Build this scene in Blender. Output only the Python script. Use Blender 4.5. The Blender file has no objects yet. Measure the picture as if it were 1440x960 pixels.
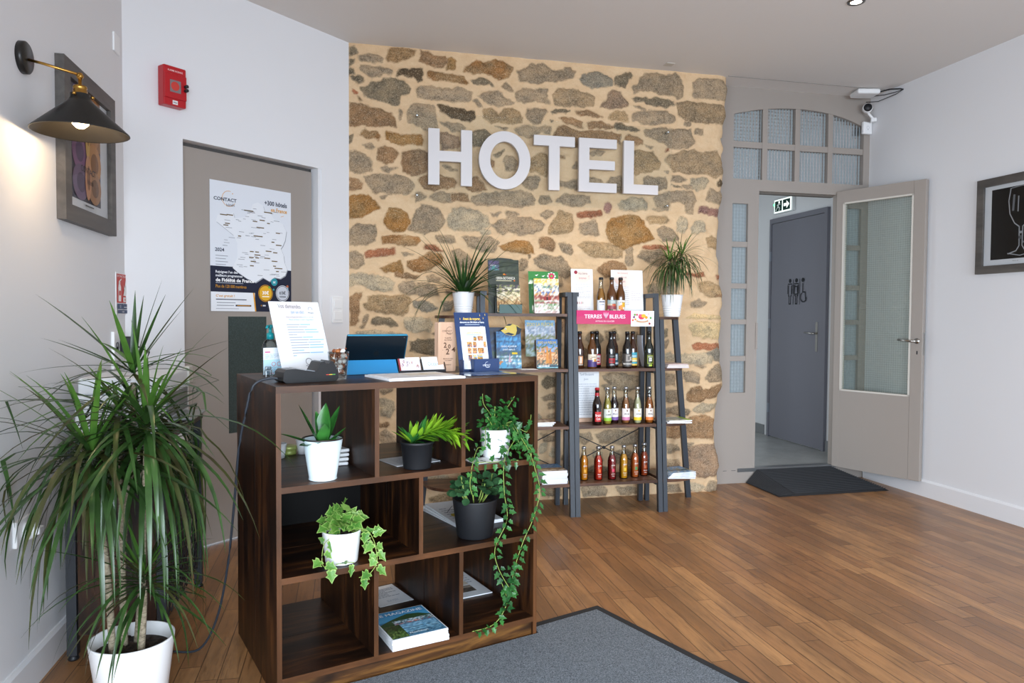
import bpy, bmesh, math, random
import numpy as np
from mathutils import Vector, Matrix, Euler
R = math.radians
SC = bpy.context.scene
COL = SC.collection

# ---------------------------------------------------------------- camera
cam = bpy.data.cameras.new('camera'); camo = bpy.data.objects.new('camera', cam); COL.objects.link(camo)
cam.sensor_width = 36.0; cam.lens = 36.0 * 1020 / 1440; cam.clip_start = .05; cam.clip_end = 60
def cam_matrix(pitch, roll, yaw, h):
    cp, sp, cr, sr, cy, sy = math.cos(pitch), math.sin(pitch), math.cos(roll), math.sin(roll), math.cos(yaw), math.sin(yaw)
    W = Matrix(((1, 0, 0), (0, 0, -1), (0, 1, 0)))
    P = Matrix(((1, 0, 0), (0, cp, -sp), (0, sp, cp)))
    Q = Matrix(((cr, -sr, 0), (sr, cr, 0), (0, 0, 1)))
    Y = Matrix(((cy, -sy, 0), (sy, cy, 0), (0, 0, 1)))
    M = Q @ P @ W @ Y                       # world -> right, down, forward
    r, d, f = M[0], M[1], M[2]
    return Matrix(((r[0], -d[0], -f[0], 0), (r[1], -d[1], -f[1], 0), (r[2], -d[2], -f[2], h), (0, 0, 0, 1)))
camo.matrix_world = cam_matrix(R(1.9), R(.34), R(12.9), 1.25)
SC.camera = camo

# ---------------------------------------------------------------- light and exposure
SC.view_settings.view_transform = 'Standard'; SC.view_settings.look = 'None'
SC.view_settings.gamma = 1; SC.view_settings.use_curve_mapping = False
SC.view_settings.exposure = 0.30
SC.cycles.use_denoising = True
SC.cycles.max_bounces = 8; SC.cycles.diffuse_bounces = 5; SC.cycles.glossy_bounces = 4
SC.cycles.transparent_max_bounces = 16; SC.cycles.sample_clamp_indirect = 6
SC.cycles.caustics_reflective = False; SC.cycles.caustics_refractive = False
wd = bpy.data.worlds.new('world'); SC.world = wd; wd.use_nodes = True
wd.node_tree.nodes['Background'].inputs[0].default_value = (.72, .85, 1, 1)
wd.node_tree.nodes['Background'].inputs[1].default_value = 1.6
def area(name, loc, aim, sx, sy, power, col, spread=180):
    l = bpy.data.lights.new(name, 'AREA'); l.shape = 'RECTANGLE'; l.size = sx; l.size_y = sy; l.energy = power; l.color = col
    l.spread = R(spread)
    o = bpy.data.objects.new(name, l); COL.objects.link(o); o.location = loc
    o.rotation_euler = (Vector(aim) - Vector(loc)).to_track_quat('-Z', 'Y').to_euler()
    return o
def spot(name, loc, aim, power, col, ang, blend=.7, rad=.03):
    l = bpy.data.lights.new(name, 'SPOT'); l.energy = power; l.color = col; l.spot_size = R(ang); l.spot_blend = blend; l.shadow_soft_size = rad
    o = bpy.data.objects.new(name, l); COL.objects.link(o); o.location = loc
    o.rotation_euler = (Vector(aim) - Vector(loc)).to_track_quat('-Z', 'Y').to_euler()
    return o
COOL = (.76, .875, 1.0)
area('unseen_window_daylight', (0.1, -2.45, 1.25), (0.1, 2.6, -.2), 1.9, 1.7, 66, COOL, 100)
area('unseen_window_daylight', (2.6, -2.45, 1.25), (2.6, 2.6, -.2), 1.9, 1.7, 66, COOL, 100)
area('unseen_window_daylight', (-1.02, 0.0, 1.15), (3.5, 1.6, .3), 1.7, 1.5, 62, COOL, 130)  # side light added at an unseen opening, lifts the lower right-hand wall
area('corridor_daylight', (1.75, 6.6, 1.4), (4, 6.5, 1.2), 2.0, 2.2, 20, (.84, .93, 1))
WARM = (1.0, .80, .58)
SPOTS = [(1.25, 3.95), (2.05, 3.95), (0.45, 3.75), (2.711, 3.492), (1.2, 2.2), (2.7, 1.9), (0, 1.6)]
for (sx_, sy_) in SPOTS:
    p = 26 if sy_ > 3.6 else 16
    spot('downlight_beam', (sx_, sy_, 2.955), (sx_, sy_ + (.35 if sy_ > 3.6 else 0), 0), p, WARM, 82, .8)

# ---------------------------------------------------------------- objects and properties
def tag(o, label=None, cat=None, group=None, kind=None):
    if label: o['label'] = label
    if cat: o['category'] = cat
    if group: o['group'] = group
    if kind: o['kind'] = kind
    return o
def empty(name, loc, rz=0, label=None, cat=None, group=None, kind=None):
    o = bpy.data.objects.new(name, None); COL.objects.link(o); o.location = loc; o.rotation_euler = (0, 0, R(rz))
    o.empty_display_size = .05
    return tag(o, label, cat, group, kind)
def copy_tree(o, parent=None):
    c = o.copy(); COL.objects.link(c); c.parent = parent
    for ch in list(o.children): copy_tree(ch, c)
    return c

# ---------------------------------------------------------------- materials
def lin(h):
    h = h.lstrip('#'); v = [int(h[i:i + 2], 16) / 255 for i in (0, 2, 4)]
    return tuple(x / 12.92 if x <= .04045 else ((x + .055) / 1.055) ** 2.4 for x in v) + (1,)
MATS = {}
def plain(h, rough=.5, metal=0, spec=.5, coat=0, emit=0, sub=None):
    k = (h, rough, metal, spec, coat, emit)
    if k in MATS: return MATS[k]
    m = bpy.data.materials.new('paint_' + h.strip('#')); m.use_nodes = True
    b = m.node_tree.nodes['Principled BSDF']
    b.inputs['Base Color'].default_value = lin(h); b.inputs['Roughness'].default_value = rough
    b.inputs['Metallic'].default_value = metal; b.inputs['Specular IOR Level'].default_value = spec
    b.inputs['Coat Weight'].default_value = coat
    if emit:
        b.inputs['Emission Color'].default_value = lin(h); b.inputs['Emission Strength'].default_value = emit
    MATS[k] = m
    return m
class NT:
    def __init__(s, name):
        s.m = bpy.data.materials.new(name); s.m.use_nodes = True; s.t = s.m.node_tree; s.b = s.t.nodes['Principled BSDF']
        s.out = s.t.nodes['Material Output']
    def n(s, typ, **kw):
        nd = s.t.nodes.new('ShaderNode' + typ)
        for k, v in kw.items():
            if k[0] == '_': setattr(nd, k[1:], v)
        for k, v in kw.items():
            if k[0] != '_':
                key = int(k[1:]) if k[0] == 'i' and k[1:].isdigit() else k.replace('__', ' ')
                s.set(nd.inputs[key], v)
        return nd
    def set(s, inp, v):
        if hasattr(v, 'bl_idname') and hasattr(v, 'outputs'): s.t.links.new(v.outputs[0], inp)
        elif hasattr(v, 'links'): s.t.links.new(v, inp)
        else: inp.default_value = v
    def math(s, op, a, b=0, c=None):
        nd = s.n('Math', _operation=op); s.set(nd.inputs[0], a); s.set(nd.inputs[1], b)
        if c is not None: s.set(nd.inputs[2], c)
        return nd
    def mix(s, f, a, b, blend='MIX'):
        nd = s.t.nodes.new('ShaderNodeMix'); nd.data_type = 'RGBA'; nd.blend_type = blend
        s.set(nd.inputs[0], f); s.set(nd.inputs[6], a); s.set(nd.inputs[7], b); return nd.outputs[2]
    def ramp(s, f, *stops):
        nd = s.t.nodes.new('ShaderNodeValToRGB'); e = nd.color_ramp.elements
        while len(e) < len(stops): e.new(.5)
        for i, (p, c) in enumerate(stops):
            e[i].position = p; e[i].color = c if len(c) == 4 else (*c, 1)
        s.set(nd.inputs[0], f); return nd
    def vec(s, scale=(1, 1, 1), rot=(0, 0, 0), src='Object'):
        tc = s.t.nodes.new('ShaderNodeTexCoord'); mp = s.t.nodes.new('ShaderNodeMapping')
        s.t.links.new(tc.outputs[src], mp.inputs[0]); mp.inputs['Scale'].default_value = scale; mp.inputs['Rotation'].default_value = rot
        return mp
    def bump(s, h, st=.3, d=.01):
        nd = s.n('Bump', Strength=st, Distance=d); s.set(nd.inputs['Height'], h); s.t.links.new(nd.outputs[0], s.b.inputs['Normal'])
def grey(v): return (v, v, v, 1)

def mat_wallpaint(name, h):
    t = NT(name); nz = t.n('TexNoise', Vector=t.vec((1, 1, 1)), Scale=90.0, Detail=3.0)
    t.b.inputs['Base Color'].default_value = lin(h); t.b.inputs['Roughness'].default_value = .75
    t.bump(nz, .05, .004); return t.m
def mat_floor():
    t = NT('oak_planks'); tc = t.t.nodes.new('ShaderNodeTexCoord'); sp = t.n('SeparateXYZ', i0=tc.outputs['Object'])
    X, Y = sp.outputs[0], sp.outputs[1]
    px = t.math('DIVIDE', X, .072); ix = t.math('FLOOR', px)
    wn = t.n('TexWhiteNoise', _noise_dimensions='1D', W=ix)
    py = t.math('ADD', t.math('DIVIDE', Y, .62), t.math('MULTIPLY', wn, 7.3)); iy = t.math('FLOOR', py)
    cb = t.n('CombineXYZ', i0=ix, i1=iy)
    w2 = t.n('TexWhiteNoise', _noise_dimensions='2D', Vector=cb)
    mp = t.vec((26, 1.8, 1)); off = t.n('VectorMath', _operation='ADD', i0=mp, i1=t.n('VectorMath', _operation='SCALE', i0=w2.outputs[1], Scale=9.0))
    g = t.n('TexNoise', Vector=off, Scale=2.2, Detail=6.0, Roughness=.6, Distortion=.6)
    big = t.n('TexNoise', Vector=t.vec((3, .8, 1)), Scale=2.2, Detail=5.0, Roughness=.65)
    base = t.ramp(w2, (0, lin('8f643c')), (.3, lin('a2734a')), (.7, lin('ad7e51')), (1, lin('ba8a5a')))
    c = t.mix(t.ramp(g, (.3, grey(0)), (.7, grey(1))), t.mix(.30, base.outputs[0], lin('7d5a3a'), 'MULTIPLY'), base.outputs[0])
    c = t.mix(t.ramp(g, (.28, grey(.7)), (.46, grey(0))), c, lin('5a3f26'))
    c = t.mix(t.ramp(big, (.40, grey(0)), (.60, grey(.55))), c, lin('6e4f34'))
    fx = t.math('FRACT', px); fy = t.math('FRACT', py)
    gx = t.math('LESS_THAN', t.math('MINIMUM', fx, t.math('SUBTRACT', 1, fx)), .022)
    gy = t.math('LESS_THAN', t.math('MINIMUM', fy, t.math('SUBTRACT', 1, fy)), .0026)
    gap = t.math('MAXIMUM', gx, gy)
    c = t.mix(t.math('MULTIPLY', gap, .75), c, lin('24170d'))
    t.set(t.b.inputs['Base Color'], c)
    t.set(t.b.inputs['Roughness'], t.ramp(g, (.2, grey(.27)), (.8, grey(.40))))
    t.b.inputs['Specular IOR Level'].default_value = .5
    t.bump(t.math('SUBTRACT', g, t.math('MULTIPLY', gap, 2.0)), .12, .004)
    return t.m
def mat_rustic(name, axis, dark='120804', mid='2f190c', light='653d1c', sc=1.0, rough=.40):
    t = NT(name); s = {'x': (1.6, 15, 15), 'y': (15, 1.6, 15), 'z': (15, 15, 1.6)}[axis]
    oi = t.n('ObjectInfo'); mp = t.vec(s)
    off = t.n('VectorMath', _operation='ADD', i0=mp, i1=t.n('VectorMath', _operation='SCALE', i0=t.n('CombineXYZ', i0=oi.outputs['Random'], i1=oi.outputs['Random'], i2=oi.outputs['Random']), Scale=40.0))
    g = t.n('TexNoise', Vector=off, Scale=1.5 * sc, Detail=7.0, Roughness=.62, Distortion=.8)
    p = t.n('TexNoise', Vector=t.vec({'x': (3, 9, 9), 'y': (9, 2, 9), 'z': (9, 9, 2)}[axis]), Scale=1.3, Detail=3.0)
    c = t.ramp(g, (.30, lin(dark)), (.5, lin(mid)), (.74, lin(light)))
    c2 = t.mix(t.ramp(p, (.36, grey(.85)), (.52, grey(0))), c.outputs[0], lin(dark))
    t.set(t.b.inputs['Base Color'], c2); t.b.inputs['Roughness'].default_value = rough; t.b.inputs['Specular IOR Level'].default_value = .35
    t.bump(g, .08, .003); return t.m
def mat_noise(name, a, b, scale, rough=.9, st=.4, d=.004, lo=.35, hi=.65, vs=(1, 1, 1)):
    t = NT(name); g = t.n('TexNoise', Vector=t.vec(vs), Scale=scale, Detail=4.0, Roughness=.7)
    t.set(t.b.inputs['Base Color'], t.ramp(g, (lo, lin(a)), (hi, lin(b)))); t.b.inputs['Roughness'].default_value = rough
    t.bump(g, st, d); return t.m
def mat_leaf(name, a, b, rough=.35, trans=.25):
    t = NT(name); oi = t.n('TexNoise', Vector=t.vec((1, 1, 1)), Scale=14.0, Detail=2.0)
    c = t.ramp(oi, (.3, lin(a)), (.7, lin(b)))
    t.set(t.b.inputs['Base Color'], c); t.b.inputs['Roughness'].default_value = rough
    tr = t.n('BsdfTranslucent'); t.set(tr.inputs[0], c)
    mx = t.n('MixShader', i0=trans); t.t.links.new(t.b.outputs[0], mx.inputs[1]); t.t.links.new(tr.outputs[0], mx.inputs[2])
    t.t.links.new(mx.outputs[0], t.out.inputs[0]); return t.m
def mat_glass(name, tint='ffffff', refl=1.0, rough=.02, base=.03, ior=1.5):
    t = NT(name); tr = t.n('BsdfTransparent', Color=lin(tint)); gl = t.n('BsdfGlossy', Roughness=rough)
    fr = t.n('Fresnel', IOR=ior); f = t.math('ADD', t.math('MULTIPLY', fr, refl), base)
    mx = t.n('MixShader', i0=f); t.t.links.new(tr.outputs[0], mx.inputs[1]); t.t.links.new(gl.outputs[0], mx.inputs[2])
    t.t.links.new(mx.outputs[0], t.out.inputs[0]); return t.m
def mat_wired():
    t = NT('wired_glass'); tc = t.t.nodes.new('ShaderNodeTexCoord'); sp = t.n('SeparateXYZ', i0=tc.outputs['Object'])
    wob = t.n('TexNoise', Vector=t.vec((1, 1, 1)), Scale=6.0)
    def line(c): 
        f = t.math('FRACT', t.math('DIVIDE', t.math('ADD', c, t.math('MULTIPLY', wob, .01)), .0165)); return t.math('LESS_THAN', f, .075)
    w = t.math('MAXIMUM', line(sp.outputs[0]), line(sp.outputs[2]))
    tr = t.n('BsdfTransparent', Color=lin('eef4ef')); gl = t.n('BsdfGlossy', Roughness=.02); fr = t.n('Fresnel', IOR=1.5)
    mx = t.n('MixShader', i0=t.math('MULTIPLY', fr, .45)); t.t.links.new(tr.outputs[0], mx.inputs[1]); t.t.links.new(gl.outputs[0], mx.inputs[2])
    wire = t.n('BsdfDiffuse', Color=lin('858c86')); m2 = t.n('MixShader', i0=w)
    t.t.links.new(mx.outputs[0], m2.inputs[1]); t.t.links.new(wire.outputs[0], m2.inputs[2]); t.t.links.new(m2.outputs[0], t.out.inputs[0])
    return t.m
def mat_pattern_glass():
    t = NT('patterned_glass'); tc = t.t.nodes.new('ShaderNodeTexCoord'); sp = t.n('SeparateXYZ', i0=tc.outputs['Object'])
    a = t.math('SINE', t.math('MULTIPLY', sp.outputs[0], 2 * math.pi / .026)); b = t.math('SINE', t.math('MULTIPLY', sp.outputs[2], 2 * math.pi / .026))
    h = t.math('ADD', t.math('MULTIPLY', a, 1.0), t.math('MULTIPLY', b, .55))
    nd = t.n('Bump', Strength=.35, Distance=.003); t.set(nd.inputs['Height'], h)
    tl = t.n('BsdfTranslucent', Color=lin('e6ecee')); df = t.n('BsdfDiffuse', Color=lin('9aa6ac')); gl = t.n('BsdfGlossy', Roughness=.18); tr = t.n('BsdfTransparent', Color=lin('c2d2da'))
    for x in (gl, tl, df): t.t.links.new(nd.outputs[0], x.inputs['Normal'])
    m0 = t.n('MixShader', i0=.5); t.t.links.new(tl.outputs[0], m0.inputs[1]); t.t.links.new(df.outputs[0], m0.inputs[2])
    m1 = t.n('MixShader', i0=t.math('MULTIPLY_ADD', h, .04, .22)); t.t.links.new(m0.outputs[0], m1.inputs[1]); t.t.links.new(tr.outputs[0], m1.inputs[2])
    fr = t.n('Fresnel', IOR=1.5); t.t.links.new(nd.outputs[0], fr.inputs['Normal'])
    m2 = t.n('MixShader', i0=fr); t.t.links.new(m1.outputs[0], m2.inputs[1]); t.t.links.new(gl.outputs[0], m2.inputs[2])
    t.t.links.new(m2.outputs[0], t.out.inputs[0]); return t.m
def mat_stone():
    t = NT('rubble_stone_and_lime_mortar')
    a = t.n('Attribute', _attribute_name='sd'); c = t.n('Attribute', _attribute_name='stone')
    v = t.vec((1, 1, 1)); n1 = t.n('TexNoise', Vector=v, Scale=38.0, Detail=6.0, Roughness=.7)
    n2 = t.n('TexNoise', Vector=t.vec((1, 1, 1.6)), Scale=9.0, Detail=5.0, Roughness=.65); n3 = t.n('TexNoise', Vector=v, Scale=140.0, Detail=3.0, Roughness=.7)
    sd = t.math('ADD', a.outputs['Fac'], t.math('MULTIPLY', t.math('SUBTRACT', n1, .5), .022))
    mask = t.n('MapRange', Value=sd, i1=-.0055, i2=.0050)
    st = t.mix(t.ramp(n1, (.36, grey(.8)), (.56, grey(0))), c.outputs['Color'], t.mix(1.0, c.outputs['Color'], grey(.5), 'MULTIPLY'))
    st = t.mix(t.ramp(n2, (.40, grey(0)), (.64, grey(.7))), st, t.mix(1.0, c.outputs['Color'], (1.5, 1.38, 1.22, 1), 'MULTIPLY'))
    st = t.mix(t.ramp(n3, (.36, grey(.75)), (.50, grey(0))), st, t.mix(1.0, st, grey(.4), 'MULTIPLY'))
    st = t.mix(t.ramp(n3, (.56, grey(0)), (.70, grey(.6))), st, lin('d0c0a4'))
    mo = t.mix(t.ramp(n2, (.3, grey(0)), (.7, grey(1))), lin('d3b28b'), lin('dfc29d'))
    mo = t.mix(t.ramp(n3, (.3, grey(.25)), (.5, grey(0))), mo, lin('b7966a'))
    t.set(t.b.inputs['Base Color'], t.mix(mask, mo, st)); t.b.inputs['Roughness'].default_value = .95; t.b.inputs['Specular IOR Level'].default_value = .15
    h = t.math('ADD', t.math('MULTIPLY', n1, t.math('MULTIPLY_ADD', mask, .8, .25)), t.math('MULTIPLY', n3, .25))
    t.bump(h, .55, .012); return t.m

WHITE = mat_wallpaint('white_wall_paint', 'e4e4e6'); CEIL = mat_wallpaint('ceiling_paint', 'dedad6')
TAUPE = plain('9c938b', .45); TRIMW = plain('e8e8ea', .4)
FLOOR = mat_floor(); STONE = mat_stone(); WIRED = mat_wired(); PATT = mat_pattern_glass()
WOODX = mat_rustic('rustic_wood_along', 'x'); WOODZ = mat_rustic('rustic_wood_upright', 'z'); WOODY = mat_rustic('rustic_wood_depth', 'y')
EDGE = mat_rustic('rustic_edge_band', 'x', '3c230f', '513119', '663f22', .6); EDGEZ = mat_rustic('rustic_edge_band_upright', 'z', '3c230f', '513119', '663f22', .6)
PLINTH = mat_rustic('rustic_plinth', 'x', '1a0e07', '4a2e16', '8a5e2c')
SHELFW = mat_rustic('shelf_board_wood', 'x', '3a261c', '5d4030', '805942')
IRON = plain('2e343c', .45, 0, .5); IRONB = plain('23262b', .5)
WIRE = plain('17181a', .5); BLACK = plain('15161a', .5); CLEAR = mat_glass('clear_acrylic', 'fdfefe', .30, .02, .0); GLASS = mat_glass('clear_glass', 'fafcfb', .5, .02, .01)
PLASTW = plain('eeeeee', .35); POTW = plain('f4f4f4', .3); POTB = plain('17181b', .5); SOIL = mat_noise('potting_soil', '1c130d', '4a3626', 60, 1, 1, .01)
BRASS = plain('b58a45', .28, 1); INK = '2a2b33'
CARPET = mat_noise('mat_pile', '383d44', '8b9299', 260, 1, .9, .006, .36, .66); RUBBER = plain('222326', .6)
TILE = mat_noise('corridor_tile', '8e908e', 'a2a4a2', 5, .35, .02)

# ---------------------------------------------------------------- mesh builder
class MB:
    def __init__(s): s.bm = bmesh.new(); s.mats = []
    def mi(s, m):
        if m not in s.mats: s.mats.append(m)
        return s.mats.index(m)
    def geo(s, verts, faces, m, mat4=None, smooth=False):
        i = s.mi(m); vs = [s.bm.verts.new((mat4 @ Vector(v)) if mat4 else Vector(v)) for v in verts]
        for f in faces:
            try:
                fc = s.bm.faces.new([vs[k] for k in f]); fc.material_index = i; fc.smooth = smooth
            except ValueError: pass
        return s
    def box(s, x0, x1, y0, y1, z0, z1, m, mat4=None, bev=0):
        if bev:
            b = bmesh.new(); bmesh.ops.create_cube(b, size=1)
            for v in b.verts: v.co = Vector(((x0 + x1) / 2 + v.co.x * (x1 - x0), (y0 + y1) / 2 + v.co.y * (y1 - y0), (z0 + z1) / 2 + v.co.z * (z1 - z0)))
            bmesh.ops.bevel(b, geom=b.edges[:], offset=bev, segments=2, affect='EDGES', profile=.5)
            b.verts.ensure_lookup_table(); b.verts.index_update()
            s.geo([v.co.copy() for v in b.verts], [[v.index for v in f.verts] for f in b.faces], m, mat4); b.free(); return s
        v = [(x, y, z) for x in (x0, x1) for y in (y0, y1) for z in (z0, z1)]
        return s.geo(v, [(0, 1, 3, 2), (4, 6, 7, 5), (0, 4, 5, 1), (2, 3, 7, 6), (0, 2, 6, 4), (1, 5, 7, 3)], m, mat4)
    def lathe(s, prof, m, c=(0, 0, 0), n=24, mat4=None, cap=True, smooth=True):
        v, f = [], []; k = len(prof)
        for j in range(n):
            a = 2 * math.pi * j / n
            for r, z in prof: v.append((c[0] + r * math.cos(a), c[1] + r * math.sin(a), c[2] + z))
        for j in range(n):
            for i in range(k - 1):
                a, b = j * k + i, ((j + 1) % n) * k + i; f.append((a, b, b + 1, a + 1))
        if cap:
            if prof[0][0] > 1e-6: f.append([j * k for j in range(n)][::-1])
            if prof[-1][0] > 1e-6: f.append([j * k + k - 1 for j in range(n)])
        return s.geo(v, f, m, mat4, smooth)
    def tube(s, pts, r, m, n=8, mat4=None, smooth=True, taper=None):
        pts = [Vector(p) for p in pts]; v, f = [], []; up = Vector((0, 0, 1))
        for i, p in enumerate(pts):
            d = (pts[min(i + 1, len(pts) - 1)] - pts[max(i - 1, 0)]).normalized()
            a = d.cross(up if abs(d.z) < .95 else Vector((1, 0, 0))).normalized(); b = d.cross(a)
            rr = r if taper is None else r + (taper - r) * i / (len(pts) - 1)
            for j in range(n):
                t = 2 * math.pi * j / n; v.append(p + a * rr * math.cos(t) + b * rr * math.sin(t))
        for i in range(len(pts) - 1):
            for j in range(n): f.append((i * n + j, i * n + (j + 1) % n, (i + 1) * n + (j + 1) % n, (i + 1) * n + j))
        f.append(list(range(n))[::-1]); f.append([(len(pts) - 1) * n + j for j in range(n)])
        return s.geo(v, f, m, mat4, smooth)
    def bar(s, a, b, wx, wy, m):                       # square bar with its cross-section kept horizontal
        a, b = Vector(a), Vector(b); v = []
        for p in (a, b):
            for dx, dy in ((-1, -1), (1, -1), (1, 1), (-1, 1)): v.append(p + Vector((dx * wx / 2, dy * wy / 2, 0)))
        return s.geo(v, [(3, 2, 1, 0), (4, 5, 6, 7), (0, 1, 5, 4), (1, 2, 6, 5), (2, 3, 7, 6), (3, 0, 4, 7)], m)
    def prism(s, poly, y0, y1, m, mat4=None, smooth=False):   # polygon in x,z pulled along y
        n = len(poly); v = [(x, y0, z) for x, z in poly] + [(x, y1, z) for x, z in poly]
        f = [list(range(n)), list(range(2 * n - 1, n - 1, -1))] + [(i, i + n, (i + 1) % n + n, (i + 1) % n) for i in range(n)]
        return s.geo(v, f, m, mat4, smooth)
    def slab(s, poly, z0, z1, m, mat4=None):
        n = len(poly); v = [(x, y, z0) for x, y in poly] + [(x, y, z1) for x, y in poly]
        f = [list(range(n))[::-1], list(range(n, 2 * n))] + [(i, (i + 1) % n, (i + 1) % n + n, i + n) for i in range(n)]
        return s.geo(v, f, m, mat4)
    def build(s, name, parent=None, loc=None, rot=None, norm=True):
        me = bpy.data.meshes.new(name)
        if norm: bmesh.ops.recalc_face_normals(s.bm, faces=s.bm.faces[:])
        s.bm.to_mesh(me); s.bm.free()
        for m in s.mats: me.materials.append(m)
        o = bpy.data.objects.new(name, me); COL.objects.link(o)
        if parent: o.parent = parent
        if loc is not None: o.location = loc
        if rot is not None: o.rotation_euler = rot
        return o
def boxpart(name, parent, x0, x1, y0, y1, z0, z1, m, bev=0, loc=None, rot=None):
    b = MB(); b.box(x0, x1, y0, y1, z0, z1, m, None, bev); return b.build(name, parent, loc, rot)
def pane(name, parent, x0, x1, z0, z1, y, m, loc=None, rot=None):
    b = MB(); b.geo([(x0, y, z0), (x1, y, z0), (x1, y, z1), (x0, y, z1)], [(0, 1, 2, 3)], m); return b.build(name, parent, loc, rot, False)
def struct(o): o['kind'] = 'structure'; return o

_tc = {}
def text_geo(s, size, bold=0):
    k = (s, bold)
    if k not in _tc:
        cu = bpy.data.curves.new('lettering', 'FONT'); cu.body = s; cu.size = 1; cu.offset = bold; cu.resolution_u = 2
        o = bpy.data.objects.new('lettering', cu); me = bpy.data.meshes.new_from_object(o)
        _tc[k] = ([tuple(v.co) for v in me.vertices], [tuple(p.vertices) for p in me.polygons])
        bpy.data.objects.remove(o); bpy.data.curves.remove(cu); bpy.data.meshes.remove(me)
    v, f = _tc[k]
    return [(x * size, y * size) for x, y, z in v], f
def pic_mat():
    if 'pic' not in MATS:
        t = NT('printed_picture'); a = t.n('Attribute', _attribute_name='pic'); t.set(t.b.inputs['Base Color'], a.outputs['Color']); t.b.inputs['Roughness'].default_value = .35; MATS['pic'] = t.m
    return MATS['pic']
class Print:
    """flat artwork on the x-z plane, facing -y; each shape a hair in front of the one before"""
    def __init__(s, step=.00012, y=-.0003): s.b = MB(); s.k = 0; s.step = step; s.y = y
    def Y(s): s.k += 1; return s.y - s.step * min(s.k, 40)
    def poly(s, pts, col, emit=0):
        y = s.Y(); s.b.geo([(x, y, z) for x, z in pts], [list(range(len(pts)))], plain(col, .5, 0, .3, 0, emit)); return s
    def rect(s, x0, z0, x1, z1, col, emit=0): return s.poly([(x0, z0), (x1, z0), (x1, z1), (x0, z1)], col, emit)
    def circ(s, x, z, r, col, rz=None, n=20, emit=0): return s.poly([(x + r * math.cos(2 * math.pi * i / n), z + (rz or r) * math.sin(2 * math.pi * i / n)) for i in range(n)], col, emit)
    def ring(s, x, z, r, w, col, a0=0, a1=360, n=24):
        y = s.Y(); v, f = [], []
        for i in range(n + 1):
            a = R(a0 + (a1 - a0) * i / n)
            v += [(x + r * math.cos(a), y, z + r * math.sin(a)), (x + (r - w) * math.cos(a), y, z + (r - w) * math.sin(a))]
        s.b.geo(v, [(2 * i, 2 * i + 1, 2 * i + 3, 2 * i + 2) for i in range(n)], plain(col, .5, 0, .3)); return s
    def line(s, pts, w, col):
        for a, b in zip(pts, pts[1:]):
            a, b = Vector(a), Vector(b); d = (b - a).normalized(); n = Vector((-d.y, d.x)) * w / 2; e = d * w * .3
            s.poly([tuple(a - e + n), tuple(a - e - n), tuple(b + e - n), tuple(b + e + n)], col); s.k -= 1
        s.k += 1; return s
    def text(s, t, x, z, size, col, align='l', bold=0, width=None, rot=0, emit=0):
        v, f = text_geo(t, size, bold)
        if not v: return s
        x0 = min(p[0] for p in v); x1 = max(p[0] for p in v); y = s.Y(); sx = 1
        if width: sx = width / max(1e-6, x1 - x0)
        off = {'l': -x0 * sx, 'c': -(x0 + x1) / 2 * sx, 'r': -x1 * sx}[align]; c, sn = math.cos(R(rot)), math.sin(R(rot))
        pts = []
        for a, b in v:
            a = a * sx + off; pts.append((x + a * c - b * sn, y, z + a * sn + b * c))
        s.b.geo(pts, f, plain(col, .5, 0, .3, 0, emit)); return s
    def lines(s, x0, z0, x1, z1, n, col, seed=1, frac=.35):
        rn = random.Random(seed); dz = (z1 - z0) / n
        for i in range(n):
            z = z1 - dz * (i + .5); w = (x1 - x0) * (1 if rn.random() < .75 else .6)
            x = x0
            while x < x0 + w - .002:
                l = min(rn.uniform(.006, .02), x0 + w - x); s.rect(x, z - abs(dz) * frac / 2, x + l, z + abs(dz) * frac / 2, col); s.k -= 1; x += l + .0025
        s.k += 1; return s
    def photo(s, x0, z0, x1, z1, rows, seed=1, nx=9, nz=None):
        """a small picture: bands of colour (top to bottom) broken into irregular patches"""
        rn = random.Random(seed); nz = 2 * (nz or 10); nx = 2 * nx; gx = [[x0 + (x1 - x0) * i / nx + (rn.uniform(-.35, .35) * (x1 - x0) / nx if 0 < i < nx else 0) for i in range(nx + 1)] for _ in range(nz + 1)]
        gz = [[z0 + (z1 - z0) * j / nz + (rn.uniform(-.35, .35) * (z1 - z0) / nz if 0 < j < nz else 0) for i in range(nx + 1)] for j in range(nz + 1)]
        y = s.Y(); bm = s.b.bm; lay = bm.verts.layers.float_color.get('pic') or bm.verts.layers.float_color.new('pic'); mi = s.b.mi(pic_mat()); V = []
        for j in range(nz + 1):
            pal = rows[min(len(rows) - 1, max(0, int((1 - j / nz) * len(rows) + rn.uniform(-.45, .45))))]; r = []
            for i in range(nx + 1):
                v = bm.verts.new((gx[j][i], y, gz[j][i])); c = lin(rn.choice(pal)); k = rn.uniform(.75, 1.2); v[lay] = (c[0] * k, c[1] * k, c[2] * k, 1); r.append(v)
            V.append(r)
        for j in range(nz):
            for i in range(nx): bm.faces.new((V[j][i], V[j][i + 1], V[j + 1][i + 1], V[j + 1][i])).material_index = mi
        return s
    def build(s, name='printing', parent=None, loc=None, rot=None): return s.b.build(name, parent, loc, rot, False)

# ================================================================ THE ROOM
CZ = 2.98; AX = -1.033; RX = 4.0; DY = 4.96; BACK = -2.6
AB = 42.2; B0 = Vector((.02, 4.764, 0)); BD = Vector((math.cos(R(AB)), math.sin(R(AB)), 0)); BN = Vector((-BD.y, BD.x, 0))
def onB(s, z, off=0): return B0 + BD * s + BN * off + Vector((0, 0, z))

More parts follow.
